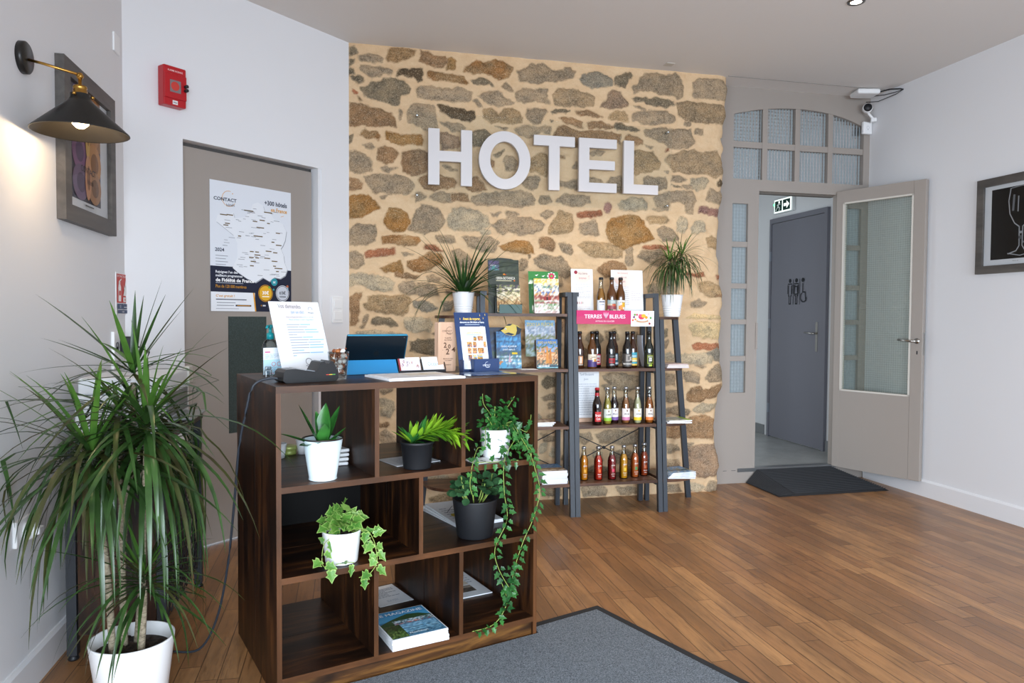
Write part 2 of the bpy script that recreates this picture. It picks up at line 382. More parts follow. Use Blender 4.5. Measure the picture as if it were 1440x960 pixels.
struct(boxpart('floor', None, AX - .3, RX + .2, BACK, 5.0, -.06, 0, FLOOR))
struct(boxpart('ceiling', None, AX - .3, RX + .2, BACK, 5.06, CZ, CZ + .08, CEIL))
b = MB()                                   # opening for an unseen side window, added to brighten the right-hand wall
for y0, y1, z0, z1 in ((BACK, -.9, 0, CZ), (.9, 3.86, 0, CZ), (-.9, .9, 0, .4), (-.9, .9, 1.95, CZ)): b.box(AX - .15, AX, y0, y1, z0, z1, WHITE)
struct(b.build('wall_left'))
b = MB()
b.box(-1.43, -1.12, 0, .2, 0, CZ, WHITE); b.box(-.222, 0, 0, .2, 0, CZ, WHITE); b.box(-1.12, -.222, 0, .2, 2.15, CZ, WHITE)
o = struct(b.build('wall_corner', None, B0, (0, 0, R(AB))))
struct(boxpart('wall_right', None, RX, RX + .15, BACK, 4.96, 0, CZ, WHITE))
# wall behind the camera with two tall windows letting the daylight in
b = MB()
for x0, x1, z0, z1 in ((AX, -.9, 0, CZ), (1.1, 1.6, 0, CZ), (3.6, RX, 0, CZ), (-.9, 1.1, 0, .35), (1.6, 3.6, 0, .35), (-.9, 1.1, 2.35, CZ), (1.6, 3.6, 2.35, CZ)):
    b.box(x0, x1, BACK, BACK + .12, z0, z1, WHITE)
struct(b.build('wall_front'))
# skirting boards
def skirting(name, prof_axis):
    b = MB(); prof = [(0, 0), (.014, 0), (.014, .105), (.006, .118), (0, .118)]
    if prof_axis == 'left': pts = [((AX + x, BACK + .12, z), (AX + x, 3.83, z)) for x, z in prof]
    else: pts = [((RX - x, BACK + .12, z), (RX - x, 4.94, z)) for x, z in prof]
    v = [p for pr in pts for p in pr]; n = len(prof)
    b.geo(v, [(2 * i, 2 * i + 1, 2 * ((i + 1) % n) + 1, 2 * ((i + 1) % n)) for i in range(n)] + [[2 * i for i in range(n)], [2 * i + 1 for i in range(n)]], TRIMW)
    return struct(b.build(name))
skirting('baseboard_left', 'left'); skirting('baseboard_right', 'right')
struct(boxpart('trim_1', None, 2.66, RX, 4.757, 4.761, CZ - .0025, CZ, plain('8f8a85', .8)))   # joint line in the ceiling over the doorway

# ---------------------------------------------------------------- rubble stone wall
STONES = """d 24,2946 46,2959 62,2943 79,2923 51,2909 24,2901
g 84,2901 128,2916 195,2921 217,2906 240,2897 229,2879 190,2871 90,2868
d 24,2879 51,2876 46,2853 24,2829
g 95,2840 128,2843 240,2841 290,2823 285,2800 240,2807 206,2782 162,2773 117,2798 90,2818
d 24,2812 46,2814 56,2793 23,2773
d 40,2763 67,2782 106,2763 117,2747 84,2733 45,2747
d 95,2712 117,2702 156,2750 217,2749 240,2774 285,2783 341,2770 398,2746 410,2719 398,2695 341,2668 341,2618 307,2609 251,2622 139,2643 95,2690
r 40,2691 67,2682 73,2671 51,2664 40,2674
b 73,2649 89,2644 106,2618 84,2622
b 23,2606 84,2599 184,2578 285,2557 313,2531 319,2474 184,2471 23,2467
q 268,2961 307,2970 352,2969 438,2965 426,2930 387,2904 307,2880 268,2888 257,2910
b 466,2967 524,2972 547,2957 553,2941 639,2937 657,2915 616,2877 564,2873 495,2890 461,2904 478,2940
o 651,2926 680,2940 704,2919 698,2867 634,2862 651,2892
k 319,2825 353,2850 398,2843 478,2849 484,2815 478,2781 455,2768 432,2794 353,2805 319,2797
q 512,2829 553,2844 640,2834 757,2826 781,2781 687,2786 559,2787 524,2807
g 450,2716 478,2741 536,2751 611,2734 728,2749 816,2726 805,2679 746,2658 640,2662 553,2661 455,2671
g 387,2570 410,2617 467,2626 559,2621 571,2536 583,2480 525,2459 456,2483 398,2508
k 582,2629 640,2621 758,2607 829,2606 829,2565 805,2540 734,2541 652,2565 606,2596
g 600,2521 652,2519 734,2513 764,2497 746,2467 688,2469 629,2500
g 336,2583 347,2578 353,2522 342,2516
q 780,2897 839,2930 899,2930 958,2952 1018,2945 1085,2910 1079,2880 1055,2843 995,2827 947,2846 887,2859 816,2848 751,2860
d 804,2806 863,2822 923,2816 953,2789 959,2772 923,2787 840,2780 816,2790
g 1013,2782 1037,2807 1068,2786 1092,2753 1068,2751
g 852,2706 923,2740 983,2750 1026,2718 1068,2692 1093,2676 1056,2662 984,2645 924,2665 876,2690
g 817,2668 840,2682 870,2649 876,2638 846,2642
g 1104,2742 1153,2781 1190,2778 1227,2769 1276,2790 1319,2781 1326,2729 1345,2694 1314,2692 1227,2698 1166,2676 1117,2690
v 1363,2755 1400,2793 1475,2799 1564,2788 1653,2770 1654,2698 1577,2687 1451,2684 1376,2691
g 1116,2883 1177,2917 1213,2944 1250,2935 1287,2956 1330,2930 1362,2915 1437,2915 1449,2940 1487,2943 1518,2922 1500,2872 1450,2863 1387,2840 1313,2834 1263,2818 1189,2825 1128,2826
s 1557,2871 1582,2903 1639,2919 1703,2924 1742,2909 1793,2883 1787,2847 1730,2830 1640,2823 1576,2837
t 888,2621 936,2636 978,2610 996,2588 1026,2631 1081,2640 1130,2626 1154,2587 1148,2551 1081,2541 1021,2543 984,2552 942,2538 894,2564
g 1185,2642 1240,2651 1302,2650 1327,2634 1296,2596 1278,2559 1228,2550 1185,2577
d 1345,2641 1389,2656 1451,2660 1483,2650 1439,2636 1364,2630
b 1521,2653 1590,2664 1667,2651 1719,2624 1642,2625 1540,2636
b 1414,2598 1452,2613 1528,2600 1578,2585 1572,2543 1515,2557 1439,2576
b 1604,2575 1642,2589 1706,2593 1771,2567 1810,2570 1771,2549 1694,2544 1623,2546
d 1352,2582 1371,2583 1364,2571
g 967,2516 1009,2507 1057,2510 1033,2491 997,2500
g 1100,2501 1142,2521 1204,2537 1265,2529 1315,2544 1352,2540 1346,2487 1278,2494 1241,2474 1192,2453 1131,2467
b 1365,2464 1402,2538 1433,2558 1490,2537 1554,2517 1643,2529 1772,2525 1850,2511 1837,2468 1708,2436 1517,2407 1378,2435
d 806,2448 853,2485 901,2488 949,2456 985,2423 901,2372 818,2379
u 1705,2696 1731,2734 1756,2772 1781,2810 1820,2819 1853,2797 1873,2762 1906,2734 1906,2716 1861,2701 1809,2691 1744,2686
d 1800,2854 1813,2903 1858,2919 1890,2939 1923,2942 1936,2925 1923,2906 1904,2892 1898,2861 1878,2835 1846,2839
g 1931,2839 1963,2860 1989,2911 2028,2938 2121,2952 2228,2948 2255,2969 2282,2934 2317,2887 2311,2812 2284,2792 2244,2807 2190,2810 2123,2811 2069,2831 1990,2819 1944,2804
g 2384,2917 2432,2939 2528,2953 2611,2947 2653,2913 2668,2889 2655,2819 2585,2807 2434,2809 2393,2818
d 1938,2767 1964,2781 2044,2775 2136,2787 2190,2779 2244,2764 2251,2752 2191,2724 2124,2731 2044,2732 2031,2755 1951,2756
v 2264,2760 2339,2777 2462,2774 2586,2770 2649,2762 2657,2712 2651,2649 2602,2633 2450,2636 2327,2640 2286,2687
g 1952,2719 1991,2722 2031,2694 2018,2693 1978,2709
g 1933,2663 1979,2678 2098,2699 2191,2699 2252,2666 2253,2635 2219,2614 2112,2601 2006,2601 1966,2616 1933,2620
t 1764,2652 1809,2673 1874,2677 1900,2649 1907,2613 1875,2604 1809,2612 1764,2615
d 1791,2562 1810,2588 1849,2590 1901,2576 1967,2574 1993,2557 1967,2543 1901,2551 1823,2546
b 1732,2565 1771,2579 1765,2561 1732,2553
g 2327,2628 2382,2631 2375,2612 2328,2609
g 2403,2577 2423,2590 2471,2593 2472,2556 2410,2552
g 2020,2546 2046,2560 2153,2579 2247,2579 2328,2578 2369,2587 2383,2544 2411,2496 2378,2463 2289,2445 2208,2447 2181,2470 2141,2486 2060,2506 2034,2523
b 1876,2489 1902,2515 1968,2513 2014,2485 2014,2460 1968,2451 1929,2467 1889,2465
g 1837,2505 1850,2499 1850,2451 1837,2456
g 2034,2461 2088,2446 2074,2439 2041,2450
t 1903,2405 1995,2416 2035,2406 2088,2415 2115,2380 2156,2339 2143,2289 2077,2273 2024,2270 1984,2250 1905,2264
r 2182,2427 2208,2447 2215,2429 2189,2415
v 2183,2359 2222,2398 2317,2428 2412,2446 2467,2424 2578,2443 2620,2408 2656,2372 2664,2309 2608,2281 2581,2254 2525,2277 2470,2280 2374,2269 2265,2282 2210,2323
g 2177,2284 2211,2280 2204,2261
g 2024,2227 2050,2247 2117,2232 2184,2235 2205,2211 2199,2155 2132,2146 2025,2172
g 2238,2250 2292,2247 2347,2230 2320,2210 2238,2219
l 2381,2232 2429,2247 2512,2251 2526,2226 2485,2174 2430,2153 2389,2182
d 2239,2194 2280,2184 2314,2167 2266,2177
g 2320,2186 2382,2195 2403,2171 2334,2167
k 2582,2210 2609,2243 2665,2233 2666,2201 2610,2199
g 2493,2087 2513,2138 2540,2183 2583,2153 2652,2163 2661,2068 2570,2077
p 2446,2041 2473,2048 2599,2034 2662,2024 2655,1979 2571,1989 2447,1997
g 2106,2089 2146,2116 2240,2138 2389,2151 2417,2109 2431,2084 2404,2058 2405,1995 2350,1999 2343,2055 2281,2078 2227,2063 2214,2013 2133,2022 2120,2059
l 1842,2035 1868,2067 1960,2089 2013,2085 2060,2056 2054,2007 1961,1997 1856,1999
g 2094,2008 2147,2023 2201,2019 2187,2006
o 1752,1897 1791,1935 1869,1957 1922,1971 1988,1961 2015,1931 2055,1889 2082,1847 2110,1810 2083,1791 2017,1777 1937,1750 1872,1729 1806,1758 1760,1818
t 2041,1944 2094,1965 2201,1969 2222,1945 2202,1925 2122,1916 2081,1909
p 1738,2031 1770,2044 1784,2021 1778,1978 1739,1988
g 1762,2190 1788,2222 1853,2225 1867,2171 1861,2109 1835,2114 1814,2168 1775,2179
t 1548,1745 1586,1770 1689,1773 1741,1769 1819,1759 1859,1729 1879,1693 1873,1668 1794,1666 1716,1670 1639,1674 1600,1698
g 1892,1730 1924,1755 1951,1738 1951,1682 1959,1645 1952,1620 1899,1619 1899,1668 1905,1699
r 2017,1739 2043,1759 2150,1762 2232,1751 2205,1732 2070,1735
g 1991,1683 2017,1721 2070,1728 2164,1725 2206,1676 2193,1626 2112,1618 2045,1647
g 2136,1873 2175,1899 2230,1889 2271,1853 2299,1816 2258,1790 2177,1800 2149,1836
l 2277,1903 2303,1966 2351,1955 2366,1893 2339,1855 2284,1866
l 2393,1894 2420,1939 2461,1953 2503,1923 2504,1873 2449,1852 2394,1857
t 2518,1823 2574,1837 2644,1814 2652,1750 2547,1760
b 1691,1578 1742,1634 1807,1642 1873,1637 1900,1594 1900,1557 1822,1531 1743,1530
r 2316,1559 2398,1567 2495,1575 2509,1550 2385,1548
g 2126,1562 2166,1587 2221,1576 2262,1527 2249,1476 2168,1463 2127,1512
g 2060,1473 2100,1493 2181,1500 2276,1464 2263,1420 2142,1418 2074,1436
t 2454,1505 2523,1519 2650,1482 2658,1419 2539,1404 2469,1442
r 2600,1558 2663,1559 2663,1534 2621,1533
q 95,2426 117,2445 150,2435 206,2433 217,2400 206,2377 173,2392 128,2389 95,2404
d 23,2388 45,2406 50,2390 39,2356 23,2344
g 100,2348 139,2345 161,2357 178,2336 161,2318 128,2327
g 23,2299 61,2301 117,2287 156,2267 167,2217 161,2177 83,2156 28,2170
b 201,2320 240,2339 296,2331 330,2310 319,2281 296,2246 251,2232 195,2252 195,2286
g 217,2208 251,2221 285,2206 319,2207 285,2194 274,2177 240,2186
o 246,2430 274,2438 330,2424 410,2423 479,2427 496,2394 479,2365 421,2367 387,2365 342,2351 296,2371 251,2397
b 353,2306 399,2326 467,2335 525,2316 537,2259 531,2201 491,2188 456,2169 399,2172 353,2192 353,2249
g 117,2141 161,2154 240,2164 330,2163 387,2148 422,2127 433,2099 410,2063 365,2039 296,2047 262,2040 229,2055 184,2036 161,2058 139,2102
b 23,2125 72,2122 106,2101 94,2066 39,2053 22,2058
o 22,2007 50,2025 94,2027 139,2023 184,1991 206,1958 217,1947 161,1916 105,1886 22,1872
g 217,2021 257,2028 251,2000 229,2004
b 456,2140 491,2165 525,2178 607,2170 689,2163 706,2129 689,2099 607,2090 560,2070 502,2085
g 439,2053 468,2066 514,2039 479,2003 445,1990
g 537,2035 572,2059 630,2067 671,2058 677,2011 630,2004 572,2007
b 677,2058 748,2067 789,2051 796,2011 736,2014 677,2017
u 600,2452 653,2450 711,2419 735,2385 712,2349 653,2352 606,2337 600,2389
g 806,2459 841,2473 877,2440 865,2393 818,2402
g 612,2240 665,2231 712,2210 665,2208
b 807,2157 842,2182 890,2137 915,2092 819,2076 771,2097
d 962,2328 998,2354 1034,2362 1010,2331 974,2317
g 1022,2285 1058,2328 1095,2324 1119,2290 1114,2231 1035,2232
b 938,2298 962,2282 962,2246 938,2245
t 1193,2306 1242,2332 1291,2359 1329,2349 1342,2242 1318,2199 1268,2226 1206,2235
g 1145,2161 1194,2193 1268,2203 1280,2179 1256,2131 1219,2105 1170,2127
g 819,2041 879,2067 963,2076 1048,2092 1157,2102 1219,2081 1244,2047 1232,2011 1146,1989 963,1994 843,1995 807,2017
g 1269,2036 1281,2066 1343,2069 1362,2040 1319,2020 1282,2013
g 1394,2041 1444,2091 1520,2089 1634,2081 1635,2039 1571,2012 1495,2009 1432,2019
g 1412,2174 1493,2178 1544,2198 1646,2209 1710,2200 1730,2183 1646,2167 1570,2133 1481,2129 1418,2150
b 1416,2354 1448,2343 1454,2332 1429,2330
g 1505,2274 1537,2312 1568,2302 1569,2266 1518,2269
g 1625,2377 1683,2399 1741,2390 1709,2370 1644,2360
o 274,1949 308,1956 353,1941 388,1908 405,1874 388,1822 365,1798 308,1802 263,1818 240,1845 246,1880
g 422,1886 445,1944 491,1981 537,1977 584,1961 607,1928 637,1888 608,1835 584,1817 503,1797 411,1811 399,1828
l 654,1906 689,1960 736,1979 796,1970 843,1954 915,1916 940,1869 892,1833 808,1818 690,1820 649,1848
g 22,1815 72,1840 139,1836 189,1844 195,1798 184,1741 139,1711 61,1704 22,1708
q 229,1765 297,1779 388,1770 468,1767 468,1744 445,1714 365,1706 297,1722 229,1720
r 116,1660 139,1677 240,1686 308,1693 314,1659 217,1639 128,1626
g 22,1657 61,1670 105,1642 116,1580 72,1557 22,1561
g 354,1666 376,1672 399,1661 434,1662 388,1655 365,1643
o 223,1565 263,1583 308,1602 342,1614 359,1585 359,1539 297,1538 240,1543
q 388,1609 434,1622 480,1640 538,1671 608,1667 620,1638 608,1603 561,1584 527,1560 469,1542 423,1552 394,1580
b 314,1533 365,1534 423,1518 469,1513 434,1495 365,1505 319,1510
l 22,1510 83,1528 184,1513 285,1498 302,1469 297,1423 240,1411 150,1427 83,1454 22,1448
r 497,1716 538,1723 596,1707 620,1684 526,1688 497,1698
g 567,1776 619,1789 690,1785 702,1745 643,1731 584,1747
g 509,1513 550,1526 608,1504 597,1486 527,1485
g 749,1781 844,1784 940,1781 1001,1747 965,1693 881,1691 797,1724
g 678,1686 726,1699 785,1665 821,1619 797,1572 702,1593
g 933,1946 964,1941 1012,1949 988,1924 946,1928
g 1042,1956 1085,1951 1134,1947 1110,1929 1061,1927
g 946,1864 988,1889 1049,1909 1061,1927 1146,1924 1208,1920 1270,1905 1307,1882 1295,1846 1258,1821 1147,1805 1061,1820 1025,1801 988,1824 964,1847
g 1282,1953 1332,1979 1369,1962 1357,1938 1320,1924 1288,1935
t 1339,1835 1357,1884 1395,1933 1407,1976 1457,1966 1502,1955 1515,1901 1509,1853 1484,1828 1408,1813 1345,1823
r 1540,1969 1584,1976 1713,1987 1719,1957 1649,1942 1546,1939
g 1560,1897 1611,1905 1649,1924 1681,1919 1688,1871 1708,1823 1637,1820 1573,1831 1560,1866
o 1001,1718 1050,1749 1111,1762 1160,1770 1209,1759 1228,1736 1241,1689 1185,1681 1087,1685 1025,1701
b 1277,1791 1333,1799 1371,1788 1384,1728 1371,1704 1309,1720 1278,1725
g 1409,1753 1459,1761 1497,1744 1517,1708 1498,1683 1447,1694 1422,1729
g 1241,1641 1272,1665 1309,1684 1359,1668 1435,1663 1473,1634 1499,1592 1512,1550 1487,1525 1411,1524 1360,1559 1272,1593
l 868,1820 892,1833 928,1834 946,1817 928,1798 880,1791
g 1136,1626 1173,1651 1198,1628 1198,1592 1173,1567 1136,1567
k 1203,1670 1216,1652 1210,1652
g 331,1447 354,1476 400,1488 434,1472 457,1437 446,1402 400,1384 365,1401 331,1424
g 457,1472 527,1473 585,1439 591,1393 527,1386 457,1397 452,1437
b 27,1374 60,1403 105,1398 99,1375 77,1341 82,1272 77,1215 60,1198 27,1198
t 110,1324 150,1336 144,1376 206,1388 297,1383 377,1390 411,1361 400,1315 383,1269 331,1263 240,1273 172,1284 127,1295
g 116,1250 138,1261 133,1215 110,1181 94,1187
d 167,1239 206,1250 274,1239 308,1216 325,1193 285,1193 240,1204 183,1193 161,1210
l 66,1147 127,1153 195,1164 263,1153 366,1141 354,1124 240,1124 71,1130
l 371,1240 446,1246 539,1241 551,1194 539,1159 469,1153 412,1159 371,1182
d 412,1089 458,1106 551,1101 598,1101 592,995 516,1007 412,1031
s 423,1350 492,1357 550,1340 586,1305 539,1281 481,1287 446,1310
s 615,1346 691,1359 680,1288 627,1288
g 551,1147 592,1159 592,1124
u 644,1428 679,1423 679,1394 644,1399
g 458,973 575,983 610,936 528,902 447,926
l 240,974 354,950 377,903 297,870 217,905
g 60,998 183,1021 206,951 127,906 49,941
g 2401,1365 2456,1384 2512,1366 2498,1340 2443,1334 2402,1333
b 2539,1423 2594,1443 2679,1444 2728,1432 2693,1413 2581,1405
f 2362,1251 2416,1283 2527,1277 2626,1265 2640,1246 2486,1251
f 2376,1200 2486,1226 2697,1214 2804,1201 2812,1111 2699,1105 2558,1111 2419,1124
r 2406,1060 2447,1073 2517,1067 2629,1073 2643,1041 2587,1028 2434,1029
l 2202,985 2242,1010 2283,985 2365,1003 2462,997 2588,1009 2596,957 2561,926 2422,927 2325,934 2257,935 2216,954
s 2497,984 2532,1009 2615,1034 2658,1021 2771,1021 2815,982 2787,943 2730,956 2702,931 2617,944 2505,958
g 2566,1047 2615,1060 2657,1047 2615,1034
g 2436,914 2477,926 2519,907 2492,888
g 2187,1086 2227,1099 2214,1042 2187,1042
d 2186,1162 2219,1174 2220,1124 2193,1111
g 2337,874 2402,873 2468,852 2469,791 2447,791 2359,803 2348,833
g 2534,871 2600,911 2645,921 2647,799 2558,790 2513,811
b 2404,752 2470,771 2514,740 2625,779 2648,727 2626,687 2537,678 2494,649 2405,651 2372,671
l 2428,599 2494,639 2582,637 2649,646 2639,605 2561,586 2517,567 2451,579
g 2196,855 2283,854 2284,774 2208,775
g 2209,735 2295,743 2307,653 2210,655
g 2210,614 2340,622 2406,590 2385,560 2211,574
b 2212,474 2364,490 2407,549 2517,557 2629,523 2642,441 2609,381 2453,396 2213,403
u 2388,327 2498,343 2643,349 2656,256 2647,112 2502,98 2435,132 2390,205
g 2214,353 2301,350 2323,309 2236,292
g 2377,358 2432,356 2410,336 2377,337
g 2526,15 2569,75 2637,61 2649,-1 2548,-6
g 2218,70 2327,55 2349,13 2219,9
l 2382,63 2458,69 2526,36 2504,6 2393,11
g 2226,252 2324,238 2347,146 2239,130
g 1738,852 1836,870 2015,849 2026,773 1936,737 1817,758
g 1738,778 1797,786 1837,739 1778,721
g 1818,683 1917,700 2017,661 2018,604 1878,607
d 1334,857 1429,838 1439,801 1335,766 1297,794
g 1298,703 1373,729 1430,718 1430,691 1336,684
g 1345,656 1392,673 1440,663 1440,626 1355,628
g 1336,583 1412,600 1431,562 1355,555
g 1683,444 1821,468 2020,444 2021,368 1881,363 1723,387
g 1567,448 1644,455 1664,408 1606,372 1567,392
g 1300,456 1413,434 1433,397 1319,400
l 1291,383 1338,391 1338,336 1291,319
l 1376,362 1433,360 1434,286 1367,298
l 1665,333 1743,312 1744,256 1685,277
g 1803,310 1921,324 2022,283 2023,207 1863,232
g 1293,89 1435,83 1446,27 1303,25
g 1590,76 1726,88 1786,48 1766,11 1610,9
g 1845,64 2005,56 2025,17 1885,5
g 1507,634 1565,614 1643,557 1605,502 1508,542
g 1780,554 1938,568 1999,510 1860,495
g 213,794 284,793 291,764 234,750 213,772
l 213,715 249,721 306,698 313,655 277,597 213,599
b 213,555 263,569 277,546 249,533 213,541
g 213,497 249,518 291,481 327,450 320,421 220,425
g 1602,1120 1693,1172 1749,1102 1658,1050
g 1749,1155 1822,1172 1861,1102 1787,1067
g 1916,1137 1991,1155 2049,1084 1955,1049
u 1895,1331 2008,1349 2027,1296 1915,1278
g 1566,1050 1658,1015 1640,963 1567,964
g 1806,997 1918,1014 1937,943 1825,927
g 1373,1553 1430,1536 1449,1464 1374,1445
g 1386,1063 1433,1081 1434,999 1387,990
g 1170,1172 1207,1190 1198,1082 1170,1100
u 1394,1209 1451,1227 1452,1154 1395,1154"""
PAL = dict(g='9f8c74', d='80735f', k='615240', b='98795a', q='9e7f5b', o='9c7a50', t='a98f6d', v='9c866a', u='98806a', r='a36c50', p='9a756a', l='b3a48b', s='8f8778', f='cbb389')
def vnoise(x, y, seed):
    xi, yi = np.floor(x).astype(int), np.floor(y).astype(int); fx, fy = x - xi, y - yi
    fx = fx * fx * (3 - 2 * fx); fy = fy * fy * (3 - 2 * fy)
    def h(a, b):
        n = (a * 374761393 + b * 668265263 + seed * 974711) & 0x7fffffff; n = ((n ^ (n >> 13)) * 1274126177) & 0x7fffffff
        return ((n ^ (n >> 16)) & 0xffff) / 65535.0
    return (h(xi, yi) * (1 - fx) + h(xi + 1, yi) * fx) * (1 - fy) + (h(xi, yi + 1) * (1 - fx) + h(xi + 1, yi + 1) * fx) * fy
def stone_wall():
    x0, x1, z0, z1, st = .02, 2.645, 0.0, CZ, .0075
    nx, nz = int((x1 - x0) / st) + 1, int((z1 - z0) / st) + 1
    gx, gz = np.meshgrid(np.linspace(x0, x1, nx), np.linspace(z0, z1, nz))
    wx = gx + (vnoise(gx * 28, gz * 28, 1) - .5) * .014 + (vnoise(gx * 70, gz * 70, 2) - .5) * .008
    wz = gz + (vnoise(gx * 28, gz * 28, 3) - .5) * .014 + (vnoise(gx * 70, gz * 70, 4) - .5) * .008
    sd = np.full(gx.shape, -.06); col = np.zeros(gx.shape + (3,)); col[:] = lin(PAL['g'])[:3]
    rn = random.Random(4); items = []
    for l in STONES.strip().split('\n'):
        k, *ps = l.split(); items.append((k, [tuple(int(v) / 1000 for v in p.split(',')) for p in ps]))
    # the stretch hidden behind the counter and the shelves continues in the same rubble
    cen = [(sum(p[0] for p in P) / len(P), sum(p[1] for p in P) / len(P), max(p[0] for p in P) - min(p[0] for p in P)) for _, P in items]
    for row in range(9):
        x = .05 + rn.random() * .1; zc = .06 + row * .125
        while x < 1.9:
            w = rn.uniform(.10, .26); h = rn.uniform(.03, .05); cx = x + w / 2; z = zc + rn.uniform(-.02, .02)
            if all(abs(cx - a) > (w + c) * .5 + .01 or abs(z - b_) > .075 for a, b_, c in cen):
                items.append((rn.choice('ggbdlt'), [(cx + w / 2 * math.cos(t) * rn.uniform(.85, 1.05), z + h * math.sin(t) * rn.uniform(.85, 1.1)) for t in [2 * math.pi * i / 9 for i in range(9)]]))
            x += w + rn.uniform(.03, .06)
    for k, P in items:
        m = .045; xs, zs = [p[0] for p in P], [p[1] for p in P]
        i0, i1 = max(0, int((min(xs) - m - x0) / st)), min(nx, int((max(xs) + m - x0) / st) + 2)
        j0, j1 = max(0, int((min(zs) - m - z0) / st)), min(nz, int((max(zs) + m - z0) / st) + 2)
        if i1 <= i0 or j1 <= j0: continue
        X, Z = wx[j0:j1, i0:i1], wz[j0:j1, i0:i1]; d = np.full(X.shape, 9.0); ins = np.zeros(X.shape, bool)
        for (ax, az), (bx, bz) in zip(P, P[1:] + P[:1]):
            ex, ez = bx - ax, bz - az; L = ex * ex + ez * ez + 1e-12
            t = np.clip(((X - ax) * ex + (Z - az) * ez) / L, 0, 1); d = np.minimum(d, np.hypot(X - ax - t * ex, Z - az - t * ez))
            if az != bz: ins ^= ((az > Z) != (bz > Z)) & (X < ex * (Z - az) / ez + ax)
        d = np.where(ins, d, -d) + .0035; S = sd[j0:j1, i0:i1]; C = col[j0:j1, i0:i1]
        c = np.array(lin(PAL[k])[:3]) * rn.uniform(.88, 1.12); cc = np.broadcast_to(c, X.shape + (3,)).copy()
        if k in 'qo':                                   # rusty stains run through these stones
            f = np.clip((vnoise(X * 13, Z * 13, 9) - .42) * 5, 0, 1)[..., None]; cc = cc * (1 - f) + np.array(lin('98683a' if k == 'q' else '9a6c38')[:3]) * f * .6 + cc * f * .4
        u = d > S; S[u] = d[u]; C[u] = cc[u]
    hgt = np.clip(sd / .022, -1, 1); hgt = np.where(sd > 0, .010 * np.minimum(1, hgt * 1.2), .004 * hgt)
    y = 4.762 - hgt - (vnoise(gx * 16, gz * 16, 6) - .5) * .012 - (vnoise(gx * 60, gz * 60, 7) - .5) * .005
    # the free right-hand edge of the wall is ragged
    e = np.clip((gx - 2.48) / .165, 0, 1); prof = (vnoise(gz * 5, gz * 0, 11) - .62) * .07 + (vnoise(gz * 17, gz * 0, 12) - .5) * .02 + np.where(gz > 2.55, .012, 0)
    X = gx + e * prof; y = y + e ** 6 * .03
    vs = np.stack([X, y, gz], -1).reshape(-1, 3).tolist(); fs = []
    for j in range(nz - 1):
        r = j * nx
        fs += [(r + i, r + i + 1, r + nx + i + 1, r + nx + i) for i in range(nx - 1)]
    base = len(vs)
    for j in range(nz): vs.append((float(X[j, -1]) - .01, 5.04, float(gz[j, -1])))
    fs += [((j + 1) * nx - 1, base + j, base + j + 1, (j + 2) * nx - 1) for j in range(nz - 1)]
    me = bpy.data.meshes.new('wall_back'); me.from_pydata(vs, [], fs)
    a = me.attributes.new('sd', 'FLOAT', 'POINT'); a.data.foreach_set('value', np.concatenate([sd.ravel(), np.full(nz, -.02)]).astype(np.float32))
    c = np.ones((len(vs), 4), np.float32); c[:nx * nz, :3] = col.reshape(-1, 3); a = me.attributes.new('stone', 'FLOAT_COLOR', 'POINT'); a.data.foreach_set('color', c.ravel())
    for p in me.polygons: p.use_smooth = True
    me.materials.append(STONE); o = bpy.data.objects.new('wall_back', me); COL.objects.link(o); return struct(o)
stone_wall()

# ---------------------------------------------------------------- doorway wall: side light, arched fan light, open glazed door
FRY0, FRY1 = DY, DY + .045
b = MB()
b.box(2.60, 2.825, FRY0, FRY1, 0, 2.215, TAUPE); b.box(2.955, 3.045, FRY0, FRY1, 0, 2.215, TAUPE)
zs = [.69, .885, .915, 1.205, 1.235, 1.525, 1.555, 1.815, 1.845, 2.115]
b.box(2.825, 2.955, FRY0, FRY1, 0, .69, TAUPE); b.box(2.825, 2.955, FRY0, FRY1, 2.115, 2.215, TAUPE)
pz = [(.69, .93), (.968, 1.208), (1.246, 1.478), (1.516, 1.79), (1.83, 2.115)]
for (a0, a1), (c0, c1) in zip(pz, pz[1:]): b.box(2.825, 2.955, FRY0 + .004, FRY1, a1, c0, TAUPE)
o = struct(b.build('window_2')); pane('glass', o, 2.82, 2.96, .68, 2.12, DY + .026, PATT)
boxpart('lock_plate', o, 3.032, 3.0475, DY - .006, DY + .004, 1.02, 1.22, TAUPE)
for x, w in ((2.78, .03), (2.85, .035)): boxpart('scuff_mark', o, x, x + w, DY - .0015, DY + .001, .096, .099, plain('4a4a4c', .8))
b = MB(); b.box(3.715, 3.805, FRY0, FRY1, 0, 2.215, TAUPE); b.box(3.935, RX, FRY0, FRY1, 0, 2.215, TAUPE)
b.box(3.805, 3.935, FRY0, FRY1, 0, .69, TAUPE); b.box(3.805, 3.935, FRY0, FRY1, 2.115, 2.215, TAUPE)
for (a0, a1), (c0, c1) in zip(pz, pz[1:]): b.box(3.805, 3.935, FRY0 + .004, FRY1, a1, c0, TAUPE)
o = struct(b.build('window_3')); pane('glass', o, 3.80, 3.94, .68, 2.12, DY + .026, PATT)
